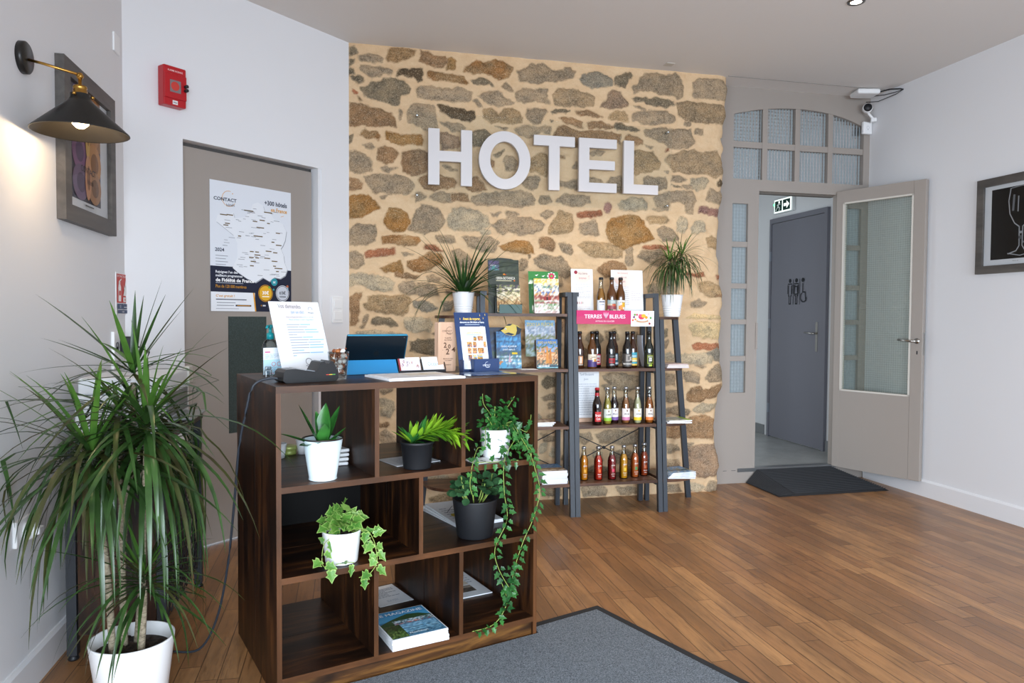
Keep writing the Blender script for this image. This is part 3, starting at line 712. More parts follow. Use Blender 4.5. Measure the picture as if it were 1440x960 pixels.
# arched light over the door
b = MB(); x0, x1 = 2.60, RX
b.box(x0, x1, FRY0, FRY1, 2.215, 2.30, TAUPE); b.box(x0, 2.825, FRY0, FRY1, 2.30, CZ, TAUPE); b.box(3.945, x1, FRY0, FRY1, 2.30, CZ, TAUPE)
def arch(x): return 2.85 - .245 * (x - 3.37) ** 2 - (.02 * max(0, (x - 3.6) / .34) ** 2)
N = 28; xs = [2.825 + (3.945 - 2.825) * i / N for i in range(N + 1)]
b.prism([(x, arch(x)) for x in xs] + [(3.945, CZ), (2.825, CZ)], FRY0, FRY1, TAUPE)
for xm in (3.089, 3.366, 3.652): b.box(xm - .021, xm + .021, FRY0 + .003, FRY1, 2.30, arch(xm) + .01, TAUPE)
b.box(2.825, 3.945, FRY0 + .006, FRY1 - .002, 2.535, 2.58, TAUPE)
o = struct(b.build('window_1')); b = MB()
P_ = [(x, DY + .026, arch(x) + .01) for x in xs] + [(3.945, DY + .026, 2.29), (2.825, DY + .026, 2.29)]; b.geo(P_, [list(range(len(P_)))], PATT); b.build('glass', o, norm=False)
boxpart('door_lining', o, 3.035, 3.725, FRY1, FRY1 + .05, 2.205, 2.25, plain('6e675f', .5))
# open glazed door (hinged right, swung against the right-hand wall)
d = empty('door_2', (3.722, 4.955, 0), -68); d['kind'] = 'structure'
W, zb, zt = .668, .105, 2.235
b = MB(); g0, g1, gz0, gz1 = .055, .585, .70, 2.145
b.box(0, g0, -.018, .018, zb, zt, TAUPE, None, .003); b.box(g1, W, -.018, .018, zb, zt, TAUPE, None, .003)
b.box(g0, g1, -.018, .018, zb, gz0, TAUPE); b.box(g0, g1, -.018, .018, gz1, zt, TAUPE); b.build('door_leaf', d)
b = MB(); bead = plain('cfc9bf', .45)
for a0, a1, c0, c1 in ((g0, g0 + .012, gz0, gz1), (g1 - .012, g1, gz0, gz1), (g0, g1, gz0, gz0 + .012), (g0, g1, gz1 - .012, gz1)):
    b.box(a0, a1, -.021, .019, c0, c1, bead)
b.build('glazing_bead', d); pane('glass', d, g0, g1, gz0, gz1, 0, WIRED)
b = MB(); chrome = plain('b9b6b0', .25, 1)
b.lathe([(0, 0), (.019, 0), (.019, .008), (0, .008)], chrome, mat4=Matrix.Translation((.632, -.018, 1.10)) @ Matrix.Rotation(R(90), 4, 'X'))
b.tube([(.632, -.02, 1.10), (.632, -.058, 1.10), (.60, -.06, 1.10), (.515, -.058, 1.107)], .0085, chrome, 10)
b.tube([(.632, .018, 1.10), (.632, .05, 1.10), (.60, .05, 1.10), (.52, .05, 1.10)], .0085, chrome, 10)
b.build('door_handle', d, ); b = MB()
b.box(.628, .636, -.0195, -.0178, 1.005, 1.03, BLACK, None, .002); b.build('keyhole', d)
boxpart('lock_plate', d, W - .001, W + .002, -.009, .009, 1.0, 1.16, chrome)

# ---------------------------------------------------------------- corridor behind, one step up
CX = 4.055; CW = plain('d2d3d4', .8)
struct(boxpart('floor_corridor', None, 1.55, CX, 5.006, 8.2, .0, .105, TILE))
struct(boxpart('wall_corridor_right', None, CX, CX + .1, 5.006, 8.2, .0, 3.0, CW))
struct(boxpart('wall_corridor_end', None, 1.5, CX + .1, 8.2, 8.3, .0, 3.0, CW))
struct(boxpart('wall_corridor_left', None, 1.45, 1.55, 5.05, 8.3, .0, 3.0, CW))
struct(boxpart('ceiling_corridor', None, 1.45, CX + .1, 5.05, 8.3, 3.0, 3.08, CW))
struct(boxpart('trim_3', None, 2.9, 3.75, 4.955, 5.02, .085, .112, plain('8d8f90', .3, .8)))       # metal threshold
grey_tile = plain('77797a', .5)
b = MB(); b.box(CX - .012, CX, 5.05, 5.50, .105, .20, grey_tile); b.box(CX - .012, CX, 6.44, 8.2, .105, .20, grey_tile); struct(b.build('baseboard_corridor'))
d = empty('door_3', (CX, 6.33, .105), -90); d['kind'] = 'structure'       # local x runs towards the doorway, local -y faces the corridor
GD = plain('6d6d75', .5)
b = MB(); b.box(-.03, 0, -.03, .01, 0, 2.11, GD); b.box(.80, .84, -.03, .01, 0, 2.11, GD); b.box(0, .80, -.03, .01, 2.065, 2.11, GD); b.build('door_frame', d)
boxpart('door_leaf', d, .003, .797, -.022, .01, .008, 2.058, GD)
b = MB(); b.box(.70, .73, -.026, -.02, .86, 1.12, chrome); b.tube([(.715, -.025, 1.02), (.715, -.065, 1.02), (.60, -.065, 1.025)], .008, chrome); b.build('door_handle', d)
for z in (.28, 1.1, 1.75): boxpart('hinge', d, -.018, .004, -.036, -.02, z - .045, z + .045, plain('7d838c', .4))
p = Print(.0003, -.023); bk = '101216'       # three line-drawn figures
for i, x in enumerate((.31, .41, .51)):
    p.circ(x, 1.50, .020, bk)
    if i < 2:
        p.line([(x - .022, 1.455), (x - .022, 1.36), (x - .012, 1.36), (x - .012, 1.285), (x - .003, 1.285)], .009, bk)
        p.line([(x + .022, 1.455), (x + .022, 1.36), (x + .012, 1.36), (x + .012, 1.285), (x + .003, 1.285)], .009, bk)
        p.line([(x - .030, 1.47), (x + .030, 1.47)], .010, bk); p.line([(x - .034, 1.46), (x - .034, 1.38)], .007, bk); p.line([(x + .034, 1.46), (x + .034, 1.38)], .007, bk)
        if i == 1: p.poly([(x - .018, 1.45), (x + .018, 1.45), (x + .030, 1.37), (x - .030, 1.37)], bk); p.poly([(x - .010, 1.44), (x + .010, 1.44), (x + .018, 1.38), (x - .018, 1.38)], '6d6d75')
        p.line([(x + .052, 1.51), (x + .052, 1.28)], .006, bk)
    else:
        p.line([(x, 1.47), (x, 1.39), (x + .035, 1.39), (x + .045, 1.31)], .010, bk); p.ring(x + .01, 1.345, .048, .009, bk, 120, 360)
p.build('toilet_symbols', d)
# emergency exit lamp on the corridor wall
e = empty('exit_sign', (CX - .03, 6.29, 2.255), -90, 'lit green and white exit sign on the corridor wall above the grey door', 'exit sign')
boxpart('lamp_body', e, -.02, .30, 0, .03, 0, .14, plain('d8dcdc', .4), .004)
p = Print(.0004, -.001)
p.rect(.005, .008, .28, .132, 'e8f5ee', .9); p.rect(.015, .02, .13, .12, '0f3a30'); p.rect(.145, .02, .26, .12, '0f3a30')
p.poly([(.16, .058), (.205, .058), (.205, .035), (.245, .07), (.205, .105), (.205, .082), (.16, .082)], 'f4fff8', 1.6)
p.circ(.085, .105, .010, 'f4fff8', emit=1.6); p.line([(.08, .092), (.07, .065), (.095, .048), (.085, .026)], .012, 'f4fff8'); p.line([(.07, .065), (.05, .05), (.035, .03)], .011, 'f4fff8'); p.line([(.105, .085), (.08, .09), (.055, .075)], .010, 'f4fff8')
p.circ(.004, .09, .010, '3fe07a', emit=4); p.build('pictogram', e)

# black rubber ramp up to the corridor
b = MB(); P = [(2.985, 5.0), (3.0, 4.93), (3.0, 4.47), (3.93, 4.49), (3.69, 4.93)]
top = [(3.075, 4.955, .098), (3.70, 4.955, .098)]; bot = [(2.965, 5.02 - .1, .001), (2.965, 4.50, .001), (3.885, 4.515, .001), (3.80, 4.93, .001)]
bot = [(2.97, 4.955, .001), (2.96, 4.505, .001), (3.87, 4.515, .001), (3.75, 4.955, .001)]
v = bot + [(3.06, 4.955, .098), (3.705, 4.955, .098), (3.10, 4.53, .012), (3.86, 4.53, .008)]
b.geo(v, [(0, 4, 6, 1), (4, 5, 7, 6), (5, 3, 2, 7), (1, 6, 7, 2), (0, 3, 5, 4), (0, 1, 2, 3)], RUBBER)
o = tag(b.build('door_ramp'), 'black ribbed rubber ramp leading up to the open glazed door', 'ramp')
b = MB()
for i in range(26):
    t = (i + .5) / 26; y = 4.53 + (4.955 - 4.53) * t; xa = 3.10 + (3.06 - 3.10) * t; xb = 3.86 + (3.705 - 3.86) * t; z = .011 + .087 * t
    b.geo([(xa, y - .003, z), (xb, y - .003, z), (xb, y + .003, z + .001), (xa, y + .003, z + .001), (xa, y - .002, z + .005), (xb, y - .002, z + .005)], [(0, 1, 5, 4), (4, 5, 2, 3), (0, 4, 3), (1, 2, 5)], RUBBER)
    xl = 2.965 + .02
    ya = 4.515 + .43 * t; b.geo([(2.966, ya - .003, .004), (xa - .006, y - .003, z - .002), (xa - .006, y + .003, z - .001), (2.966, ya + .003, .004), (2.966, ya, .009), (xa - .006, y, z + .004)], [(0, 1, 5, 4), (4, 5, 2, 3)], RUBBER)
b.build('rib', o)
# entrance mat
m = empty('entrance_mat', (1.06, 2.94, 0), 21, 'grey carpeted entrance mat with a black rubber border on the wooden floor', 'mat')
MU, MV = Vector((math.cos(R(18.7)), math.sin(R(18.7)))), Vector((-math.sin(R(18.7)), math.cos(R(18.7))))
def mat_pt(u, v):
    w = Vector((-.218, 2.406)) + MU * u + MV * v - Vector((1.06, 2.94)); a = R(-21); return (w.x * math.cos(a) - w.y * math.sin(a), w.x * math.sin(a) + w.y * math.cos(a))
def mat_poly(i): return [mat_pt(-.05, -.006 - i), mat_pt(1.006, -.006 - i)] + ([mat_pt(1.006, .083)] if i == 0 else []) + [(0 - i, 0 - i), (-i, -1.6), mat_pt(-.05, -1.6)]
b = MB(); b.slab(mat_poly(0), .0005, .006, plain('1d1d1f', .8)); b.build('mat_border', m)
b = MB(); b.slab([mat_pt(-.05, -.006), mat_pt(1.012, -.006), mat_pt(1.012, .045), (-.036, -.036), (-.036, -1.6), mat_pt(-.05, -1.6)], .006, .0095, CARPET); b.build('mat_pile', m)

# ================================================================ THINGS ON THE WALLS
def wallB(name, s, z, off, label, cat, group=None): return empty(name, onB(s, z, off), AB, label, cat, group)
def wallA(name, y, z, label, cat, group=None): return empty(name, (AX, y, z), 90, label, cat, group)

# flush taupe door in the corner wall
d = empty('door_1', onB(-1.12, 0, .05), AB); d['kind'] = 'structure'
boxpart('door_leaf', d, .012, .862, 0, .04, .012, 2.128, TAUPE)
b = MB(); b.box(0, .012, .02, .06, 0, 2.15, plain('4d4a48', .7)); b.box(.862, .876, .02, .06, 0, 2.15, plain('4d4a48', .7)); b.box(0, .876, .02, .06, 2.128, 2.15, plain('4d4a48', .7)); b.box(.876, .898, -.045, .06, 0, 2.15, WHITE); b.build('door_frame', d)
boxpart('door_panel', d, .286, .53, -.004, 0, .60, 1.246, mat_noise('dark_green_felt', '2c3634', '3d4a47', 160, .8, .3))
# loyalty poster on that door
po = wallB('hotel_map_poster', -.942, 1.275, .047, 'white and navy map poster taped to the taupe door', 'poster')
W, Hh = .528, .705
boxpart('sheet', po, 0, W, 0, .001, 0, Hh, plain('dfe3ea', .5))
p = Print(); NV = '1f2438'; GO = 'd99a2b'
p.rect(0, .0, W, .245, NV)
fr = [(.30, .62), (.335, .605), (.345, .575), (.385, .565), (.41, .535), (.47, .515), (.495, .475), (.485, .42), (.47, .39), (.455, .37), (.475, .33), (.48, .29), (.50, .25), (.485, .215), (.45, .195), (.41, .20), (.375, .175), (.33, .195), (.28, .165), (.225, .185), (.17, .215), (.135, .24), (.165, .30), (.165, .38), (.14, .42), (.085, .455), (.035, .485), (.045, .52), (.10, .525), (.14, .545), (.15, .515), (.215, .525), (.255, .575), (.265, .605)]
p.poly([(x + .004, z - .005) for x, z in fr], '9ea3ab'); p.poly(fr, 'e6e9ee')
rn = random.Random(3)
for i in range(60):
    x, z = rn.uniform(.07, .46), rn.uniform(.20, .58); l = rn.uniform(.015, .04); p.rect(x, z, x + l, z + .0022, rn.choice(['5a5d66', '777b84', '8a8d95'])); p.k -= 1
for x, z, l in ((.21, .562, .06), (.34, .567, .055), (.06, .522, .045), (.10, .525, .04), (.265, .507, .03), (.31, .518, .035), (.08, .467, .03), (.09, .477, .03), (.36, .505, .02), (.29, .475, .05), (.42, .455, .03), (.17, .415, .02), (.27, .425, .06), (.39, .40, .02), (.42, .385, .04), (.245, .335, .025), (.28, .335, .025), (.35, .345, .04), (.40, .34, .03), (.275, .318, .04), (.24, .302, .03), (.28, .302, .025), (.34, .304, .04), (.39, .29, .04), (.25, .28, .035), (.245, .255, .025), (.40, .262, .02), (.41, .25, .055), (.42, .232, .02)):
    p.rect(x, z, x + l, z + .006, '6d5a38'); p.k -= 1
p.k += 4
p.ring(.115, .615, .043, .0025, GO, 75, 330); p.circ(.137, .645, .003, GO); p.text('CONTACT', .022, .600, .026, '2a3145', bold=.02, width=.14); p.text('hôtels', .10, .572, .022, '2a3145', width=.05, rot=6)
p.text('+300 hôtels', W - .03, .612, .036, '2a3145', 'r', .02, .155); p.text('en France', W - .03, .578, .032, GO, 'r', .02, .112); p.line([(.455, .555), (.475, .562)], .002, GO)
p.text('2024', .028, .325, .026, '2a3145', bold=.02, width=.055)
for i in range(4): p.rect(.03, .30 - i * .016, .105 - (i % 2) * .012, .303 - i * .016, '8d9098')
p.text('Rejoignez l’un des', .03, .208, .019, 'f2f4f8', bold=.02, width=.135); p.text('meilleurs programmes', .03, .188, .019, 'f2f4f8', bold=.02, width=.165); p.text('de Fidélité de France', .03, .162, .025, 'ffffff', bold=.03, width=.24)
p.rect(.03, .153, .20, .156, 'b9bdc8'); p.text('Plus de 120 000 membres', .03, .128, .024, GO, width=.19)
p.rect(0, 0, .275, .105, 'e9ecf1'); p.poly([(.262, .105), (.272, .105), (.283, 0), (.275, 0)], GO); p.text('C’est gratuit !', .03, .078, .018, GO, bold=.02, width=.115); p.rect(.03, .062, .22, .067, '4d5160'); p.rect(.035, .045, .15, .0485, '8d9098'); p.rect(.035, .030, .14, .0335, '8d9098'); p.rect(.15, .027, .25, .036, NV); p.rect(.16, .0295, .245, .033, GO); p.rect(.03, .013, .17, .0155, '9a9da6')
p.circ(.405, .172, .022, '2f95a3'); p.text('5€', .405, .165, .016, 'ffffff', 'c', .02); p.circ(.345, .105, .043, 'e2ad2e'); p.ring(.345, .105, .049, .003, GO); p.text('30€', .345, .098, .028, 'ffffff', 'c', .02); p.rect(.322, .083, .37, .089, 'fff4d8'); p.circ(.462, .108, .041, 'c9ced8'); p.ring(.462, .108, .047, .003, 'dfe3ea'); p.text('60€', .462, .101, .028, '2a3145', 'c', .02); p.rect(.44, .085, .485, .091, '2a3145')
p.circ(.497, .15, .008, 'b9694a'); p.rect(.493, .125, .503, .143, '8fb8c9'); p.poly([(.312, .034), (.318, .04), (.318, .028)], GO); p.rect(.325, .03, .345, .038, 'cfd3dc'); p.circ(.40, .128, .006, '2f95a3'); p.circ(.37, .14, .007, '6fb04a')
p.build('printing', po)
# double light switch
s = wallB('light_switch', -.147, 1.209, 0, 'white double light switch on the corner wall beside the stones', 'switch')
boxpart('plate', s, 0, .088, -.010, 0, 0, .165, PLASTW, .003)
for z in (.018, .092): boxpart('rocker', s, .014, .074, -.014, -.009, z, z + .055, PLASTW, .002)
# red manual call point
f = wallB('fire_alarm_box', -1.249, 2.288, 0, 'red manual fire alarm box high on the white wall left of the taupe door', 'fire alarm')
RED = plain('b3141f', .3); boxpart('housing', f, 0, .118, -.055, 0, 0, .195, RED, .006)
boxpart('cover', f, .002, .116, -.062, -.054, .035, .155, RED, .003)
p = Print(.0003, -.0625); p.rect(.028, .065, .085, .125, '7e7476'); p.circ(.055, .096, .022, 'c9423a')
p.build('call_point_window', f); p = Print(.0003, -.0552); p.text('ALARME INCENDIE', .06, .168, .012, 'f0d0d0', 'c', .01, .078); p.build('lettering', f); p = Print(.0003, -.0552); p.rect(.045, .008, .072, .028, 'e8e4e4'); p.text('FPRS', .058, .014, .010, '222222', 'c', .02); p.build('maker_label', f)
b = MB()
for z in (.085, .105): b.lathe([(0, 0), (.008, 0), (.008, .022), (0, .022)], BLACK, mat4=Matrix.Translation((.108, -.06, z)) @ Matrix.Rotation(R(90), 4, 'X'), n=12)
b.build('knob', f)

# brass and black wall lamp
l = empty('wall_lamp', (AX, 2.70, 2.09), 0, 'black cone shade wall lamp on a brass arm, lit, on the left wall', 'lamp')
BM = plain('23211f', .35, .3)
RX90 = Matrix.Rotation(R(90), 4, 'Y')
b = MB(); b.lathe([(0, 0), (.052, 0), (.052, .016), (.047, .020), (0, .020)], BM, mat4=RX90, n=32); b.build('wall_plate', l)
jx, jz = .172, -.055
b = MB(); b.tube([(.02, 0, -.006), (.06, 0, -.014), (jx, 0, jz + .012)], .0045, BRASS, 10); b.lathe([(0, -.012), (.007, -.010), (.012, 0), (.007, .010), (0, .012)], BRASS, (jx, 0, jz + .008), 14); b.tube([(jx, -.016, jz + .008), (jx, .016, jz + .008)], .005, BRASS); b.build('arm', l)
b = MB(); b.lathe([(.006, .0), (.006, -.022), (.020, -.025), (.022, -.032), (.019, -.036), (.022, -.040), (.022, -.056), (.026, -.058), (0, -.06)], BRASS, (jx, 0, jz), 20); b.build('socket', l)
b = MB(); prof = [(.030, -.052), (.032, -.066), (.040, -.078), (.146, -.176), (.147, -.179)]; inner = [(r - .003, z - .001) for r, z in prof[::-1]]
b.lathe(prof + inner, BM, (jx + .0, 0, jz), 40, cap=False)
for a in (20, 140, 260): b.lathe([(0, -.006), (.006, -.003), (.006, .003), (0, .006)], BRASS, (jx + .036 * math.cos(R(a)), .036 * math.sin(R(a)), jz - .058), 8)
b.build('lamp_shade', l)
b = MB(); b.lathe([(0, -.165), (.012, -.163), (.024, -.152), (.030, -.135), (.026, -.115), (.014, -.09), (.013, -.06)], plain('ffd9a0', .4, 0, .5, 0, 14), (jx, 0, jz), 18); bulb = b.build('bulb', l)
pl = bpy.data.lights.new('bulb_light', 'POINT'); pl.energy = 3.4; pl.color = (1, .72, .42); pl.shadow_soft_size = .028
po_ = bpy.data.objects.new('bulb_light', pl); COL.objects.link(po_); po_.location = (AX + jx, 2.70, 2.09 + jz - .172)

# framed prints
FRAME = mat_rustic('grey_oak_frame', 'x', '4a4643', '5a5551', '66615b', .8, .5)
def picture(e, w, h, fw, dp):
    b = MB()
    b.box(0, w, -dp, 0, 0, fw, FRAME); b.box(0, w, -dp, 0, h - fw, h, FRAME); b.box(0, fw, -dp, 0, fw, h - fw, FRAME); b.box(w - fw, w, -dp, 0, fw, h - fw, FRAME); b.build('frame', e)
    boxpart('mount', e, fw, w - fw, -dp * .45, -dp * .3, fw, h - fw, plain('d6d8dc', .5))
e = wallA('framed_print', 2.978, 1.602, 'grey framed purple and orange abstract print behind the wall lamp', 'picture')
picture(e, .60, .60, .062, .032)
p = Print(.0003, -.032 * .45 - .0004); x0, z0, x1, z1 = .105, .10, .445, .54
p.rect(x0, z0, x1, z1, '3f3a45')
p.rect(.28, .33, x1, z1, '9c6a3d')
for cx, cz, rx, rz, c in ((.2, .45, .085, .12, '6f4a6e'), (.36, .44, .08, .11, 'b47b42'), (.19, .29, .08, .075, '7f5478'), (.36, .27, .085, .08, 'bf8447'), (.2, .17, .09, .07, '6d5570'), (.36, .17, .08, .068, 'a87a55'), (.28, .40, .03, .13, 'd0a24f'), (.28, .20, .035, .09, 'c58d66')):
    p.circ(cx, cz, rx, c, rz); p.circ(cx + .005, cz, rx * .55, {'6': '4d3550', 'b': '8a5a30', '7': '54385a', 'd': '9a7030', 'a': '7d5a40', 'c': '8f6040'}[c[0]], rz * .55)
p.text('CONTACT', .28, .215, .035, '2a2228', 'c', .01, .17); p.text('hôtels', .30, .175, .03, '2a2228', 'c'); p.rect(.24, .083, .34, .088, '55565c'); p.build('artwork', e)
pane('glazing', e, .062, .538, .062, .538, -.022, CLEAR)
e = empty('framed_wine_glass_photo', (RX, 3.925, 1.545), -90, 'dark grey framed black photograph of a wine glass on the right-hand wall', 'picture')
picture(e, .62, .60, .05, .028)
p = Print(.0003, -.028 * .45 - .0004); p.rect(.10, .085, .52, .525, '14110f')
cx = .31
def glass(w, c):
    p.line([(cx - .075, .515), (cx - .088, .44), (cx - .078, .36), (cx - .045, .30), (cx - .012, .275), (cx - .010, .16), (cx - .03, .13), (cx - .085, .115)], w, c)
    p.line([(cx + .075, .515), (cx + .088, .44), (cx + .078, .36), (cx + .045, .30), (cx + .012, .275), (cx + .010, .16), (cx + .03, .13), (cx + .085, .115)], w, c)
glass(.010, '57565a'); glass(.004, 'b9bcc0')
p.line([(cx - .075, .515), (cx, .522), (cx + .075, .515)], .005, '8a8c90'); p.line([(cx - .05, .47), (cx - .056, .38)], .014, '6e7074'); p.line([(cx - .02, .46), (cx - .022, .37)], .008, '8f9296'); p.line([(cx + .045, .45), (cx + .04, .36)], .012, '4a4a4e'); p.line([(cx + .062, .50), (cx + .066, .41)], .006, 'aeb1b5')
p.line([(cx - .085, .118), (cx, .100), (cx + .085, .118)], .005, 'a4a6aa'); p.circ(cx, .21, .012, '55575b'); p.circ(cx + .002, .24, .008, '9a9da2'); p.circ(cx + .02, .18, .006, '77797d')
p.text('Verre à vin', .26, .068, .009, '4a4a4e', 'l'); p.build('photograph', e); pane('glazing', e, .05, .57, .05, .55, -.019, CLEAR)

t = wallA('thermostat', 3.664, 2.455, 'small white blank cover plate high on the left wall near the corner', 'wall plate'); boxpart('cover', t, 0, .085, -.008, 0, 0, .085, PLASTW, .002)
s = wallA('extinguisher_sign', 3.664, 1.252, 'red and white fire extinguisher sign on the left wall near the corner', 'sign')
boxpart('panel', s, 0, .17, -.003, 0, 0, .196, plain('e6e4e4', .4)); p = Print(.0003, -.0034)
p.rect(.008, .055, .162, .19, 'c9382e'); p.text('EXTINCTEUR', .085, .175, .014, 'f2e4e2', 'c', .01, .14)
p.poly([(.03, .062), (.07, .062), (.07, .13), (.06, .142), (.04, .142), (.03, .13)], 'f2eeec'); p.rect(.042, .142, .058, .158, 'f2eeec'); p.line([(.05, .158), (.075, .166)], .006, 'f2eeec'); p.line([(.036, .155), (.026, .12)], .004, 'f2eeec'); p.rect(.037, .09, .063, .112, 'c9382e')
p.poly([(.10, .09), (.115, .115), (.108, .14), (.125, .125), (.135, .165), (.145, .13), (.15, .145), (.152, .10), (.14, .088)], 'f2eeec'); p.rect(.098, .06, .152, .082, 'f2eeec'); p.circ(.125, .071, .007, 'c9382e')
p.rect(.008, .026, .09, .051, '33456a'); p.text('11', .05, .031, .02, 'f2f2f4', 'c', .02); p.rect(.094, .026, .162, .051, '33456a'); p.rect(.10, .033, .156, .037, 'c8ccd8'); p.rect(.008, .006, .162, .022, '33456a'); p.text('CLASSES', .085, .010, .010, 'f2f2f4', 'c', .01); p.build('printing', s)
s = wallA('wall_socket', 3.59, 1.035, 'white wall socket block with a black adapter on the left wall behind the big plant', 'socket')
boxpart('plate', s, 0, .15, -.014, 0, 0, .14, PLASTW, .003)
for x in (.04, .11): 
    b = MB(); b.lathe([(.022, 0), (.022, .003), (.019, .003), (.019, .0)], plain('55575a', .5), mat4=Matrix.Translation((x, -.014, .07)) @ Matrix.Rotation(R(90), 4, 'X'), n=16); b.build('socket_well', s)
a = wallA('power_adapter', 3.668, 1.065, 'black plug adapter pushed into the upper wall socket', 'adapter'); boxpart('housing', a, 0, .075, -.075, -.0145, 0, .085, BLACK, .006)
b = MB(); b.tube([(.06, -.07, .04), (.08, -.12, .01), (.075, -.10, -.06), (.06, -.05, -.16), (.03, -.03, -.2)], .004, BLACK); b.build('cable', a)
s = wallA('multiway_socket', 3.585, .975, 'low white double socket just below the black adapter', 'socket'); boxpart('plate', s, 0, .15, -.014, 0, 0, .053, PLASTW, .003)
for x in (.035, .075, .115):
    b = MB(); b.lathe([(0, 0), (.014, 0), (.014, .002), (0, .002)], plain('4a4c50', .5), mat4=Matrix.Translation((x, -.014, .026)) @ Matrix.Rotation(R(90), 4, 'X'), n=14); b.build('socket_well', s)
s = wallA('night_plug', 2.572, .505, 'white plate with a jutting white plug low on the left wall', 'socket'); boxpart('plate', s, 0, .12, -.014, 0, 0, .085, PLASTW, .004)
b = MB(); b.lathe([(.03, 0), (.03, .012), (.022, .03), (0, .03)], PLASTW, mat4=Matrix.Translation((.07, -.014, .04)) @ Matrix.Rotation(R(90), 4, 'X'), n=20); b.box(.05, .09, -.06, -.04, .028, .052, PLASTW, None, .004); b.build('plug', s)

# ---------------------------------------------------------------- the lit sign of five letters
h = empty('hotel_sign', (0, 4.722, 0), 0, 'clear acrylic sign with large white letters HOTEL on the stone wall', 'sign')
boxpart('backing_panel', h, .405, 2.21, -.012, -.006, 2.0, 2.565, CLEAR)
LW = plain('d3cecd', .4); zt, zb = 2.458, 2.10
def letter(polys):
    b = MB()
    for q in polys: b.prism(q, -.038, -.0125, LW)
    return tag(b.build('letter', h))
def rc(x0, x1, z0, z1): return [(x0, z0), (x1, z0), (x1, z1), (x0, z1)]
def outline(pts): return [pts]
letter([[(.516, zb), (.588, zb), (.588, 2.252), (.728, 2.252), (.728, zb), (.80, zb), (.80, zt), (.728, zt), (.728, 2.318), (.588, 2.318), (.588, zt), (.516, zt)]])
b = MB(); n = 48; cx, cz = 1.018, 2.279; v, fcs = [], []
for i in range(n):
    a = 2 * math.pi * i / n; ca, sa = math.cos(a), math.sin(a)
    for y in (-.038, -.0125):
        for rx, rz in ((.173, .189), (.098, .122)): v.append((cx + rx * ca, y, cz + rz * sa))
for i in range(n):
    j = (i + 1) % n; A = 4 * i; B = 4 * j
    fcs += [(A, A + 1, B + 1, B), (A + 2, B + 2, B + 3, A + 3), (A, B, B + 2, A + 2), (A + 1, A + 3, B + 3, B + 1)]
b.geo(v, fcs, LW); b.build('letter', h)
letter([[(1.318, zb), (1.392, zb), (1.392, zt - .066), (1.497, zt - .066), (1.497, zt), (1.214, zt), (1.214, zt - .066), (1.318, zt - .066)]])
letter([[(1.527, zb), (1.797, zb), (1.797, zb + .062), (1.60, zb + .062), (1.60, 2.252), (1.782, 2.252), (1.782, 2.312), (1.60, 2.312), (1.60, zt - .062), (1.795, zt - .062), (1.795, zt), (1.527, zt)]])
letter([[(1.847, zb), (2.10, zb), (2.10, zb + .064), (1.92, zb + .064), (1.92, zt), (1.847, zt)]])
for x in (.445, 2.176):
    for z in (2.03, 2.537):
        b = MB(); b.lathe([(.009, -.01), (.009, .028), (.006, .032), (0, .032)], plain('c9d0d4', .2, 1), mat4=Matrix.Translation((x, .0, z)) @ Matrix.Rotation(R(90), 4, 'X'), n=14); b.build('screw', h)

# ---------------------------------------------------------------- ceiling and high corner
for i, (sx_, sy_) in enumerate(SPOTS):
    if i != 3: continue
    d = empty('downlight', (sx_, sy_, CZ), 0, 'round chrome recessed downlight, lit, in the ceiling', 'downlight')
    b = MB(); b.lathe([(.030, -.006), (.045, -.006), (.047, 0), (.030, 0)], plain('6d6a66', .25, .8), n=28, cap=False); b.build('rim', d)
    b = MB(); b.lathe([(0, -.004), (.030, -.004)], plain('fff0d8', .5, 0, .5, 0, 9), n=24, cap=False); b.build('lens', d)
o = boxpart('access_hatch', None, -.03, .03, -.03, .03, -.004, 0, plain('c9c3b9', .7), .001, (2.15, 4.64, CZ)); tag(o, 'tiny beige square cover on the ceiling above the letter L', 'cover')
w = empty('wireless_router', (3.82, 4.80, CZ), -12, 'flat white wireless router box on the ceiling above the door corner', 'router')
boxpart('housing', w, -.085, .085, -.07, .07, -.045, -.008, PLASTW, .012); boxpart('bracket', w, -.045, .045, -.035, .035, -.008, 0, PLASTW)
c = empty('router_cable', (3.90, 4.80, CZ - .03), 0, 'black looped cable running from the white router to the right wall', 'cable')
b = MB(); b.tube([(.0, 0, 0), (.02, -.03, .012), (.05, -.10, .015), (.085, -.17, .0), (.098, -.185, -.008)], .005, BLACK); b.build('cable_run', c)
b = MB(); b.tube([(.0, 0, -.01), (.03, -.07, -.02), (.07, -.13, -.016), (.098, -.185, -.008), (.075, -.14, -.03), (.02, -.02, -.055), (-.03, .05, -.045)], .0035, plain('3a3a3a', .6)); b.build('cable_run', c)
k = empty('security_camera', (3.965, 4.88, 2.80), -30, 'white security camera with a black round face in the upper door corner', 'camera')
b = MB(); b.lathe([(0, -.025), (.028, -.025), (.036, -.012), (.036, .014), (.028, .026), (0, .026)], PLASTW, mat4=Matrix.Translation((-.05, -.03, .07)) @ Matrix.Rotation(R(90), 4, 'X'), n=24); b.build('body', k)
b = MB(); b.lathe([(0, 0), (.030, 0), (.030, .003), (0, .004)], BLACK, mat4=Matrix.Translation((-.05, -.0555, .07)) @ Matrix.Rotation(R(90), 4, 'X'), n=24); b.build('lens', k)
b = MB(); b.tube([(-.045, -.02, .04), (-.02, -.01, .012), (0, .0, -.01)], .010, PLASTW); b.box(-.02, .02, -.02, .025, -.03, .0, PLASTW, None, .004); b.build('bracket', k)
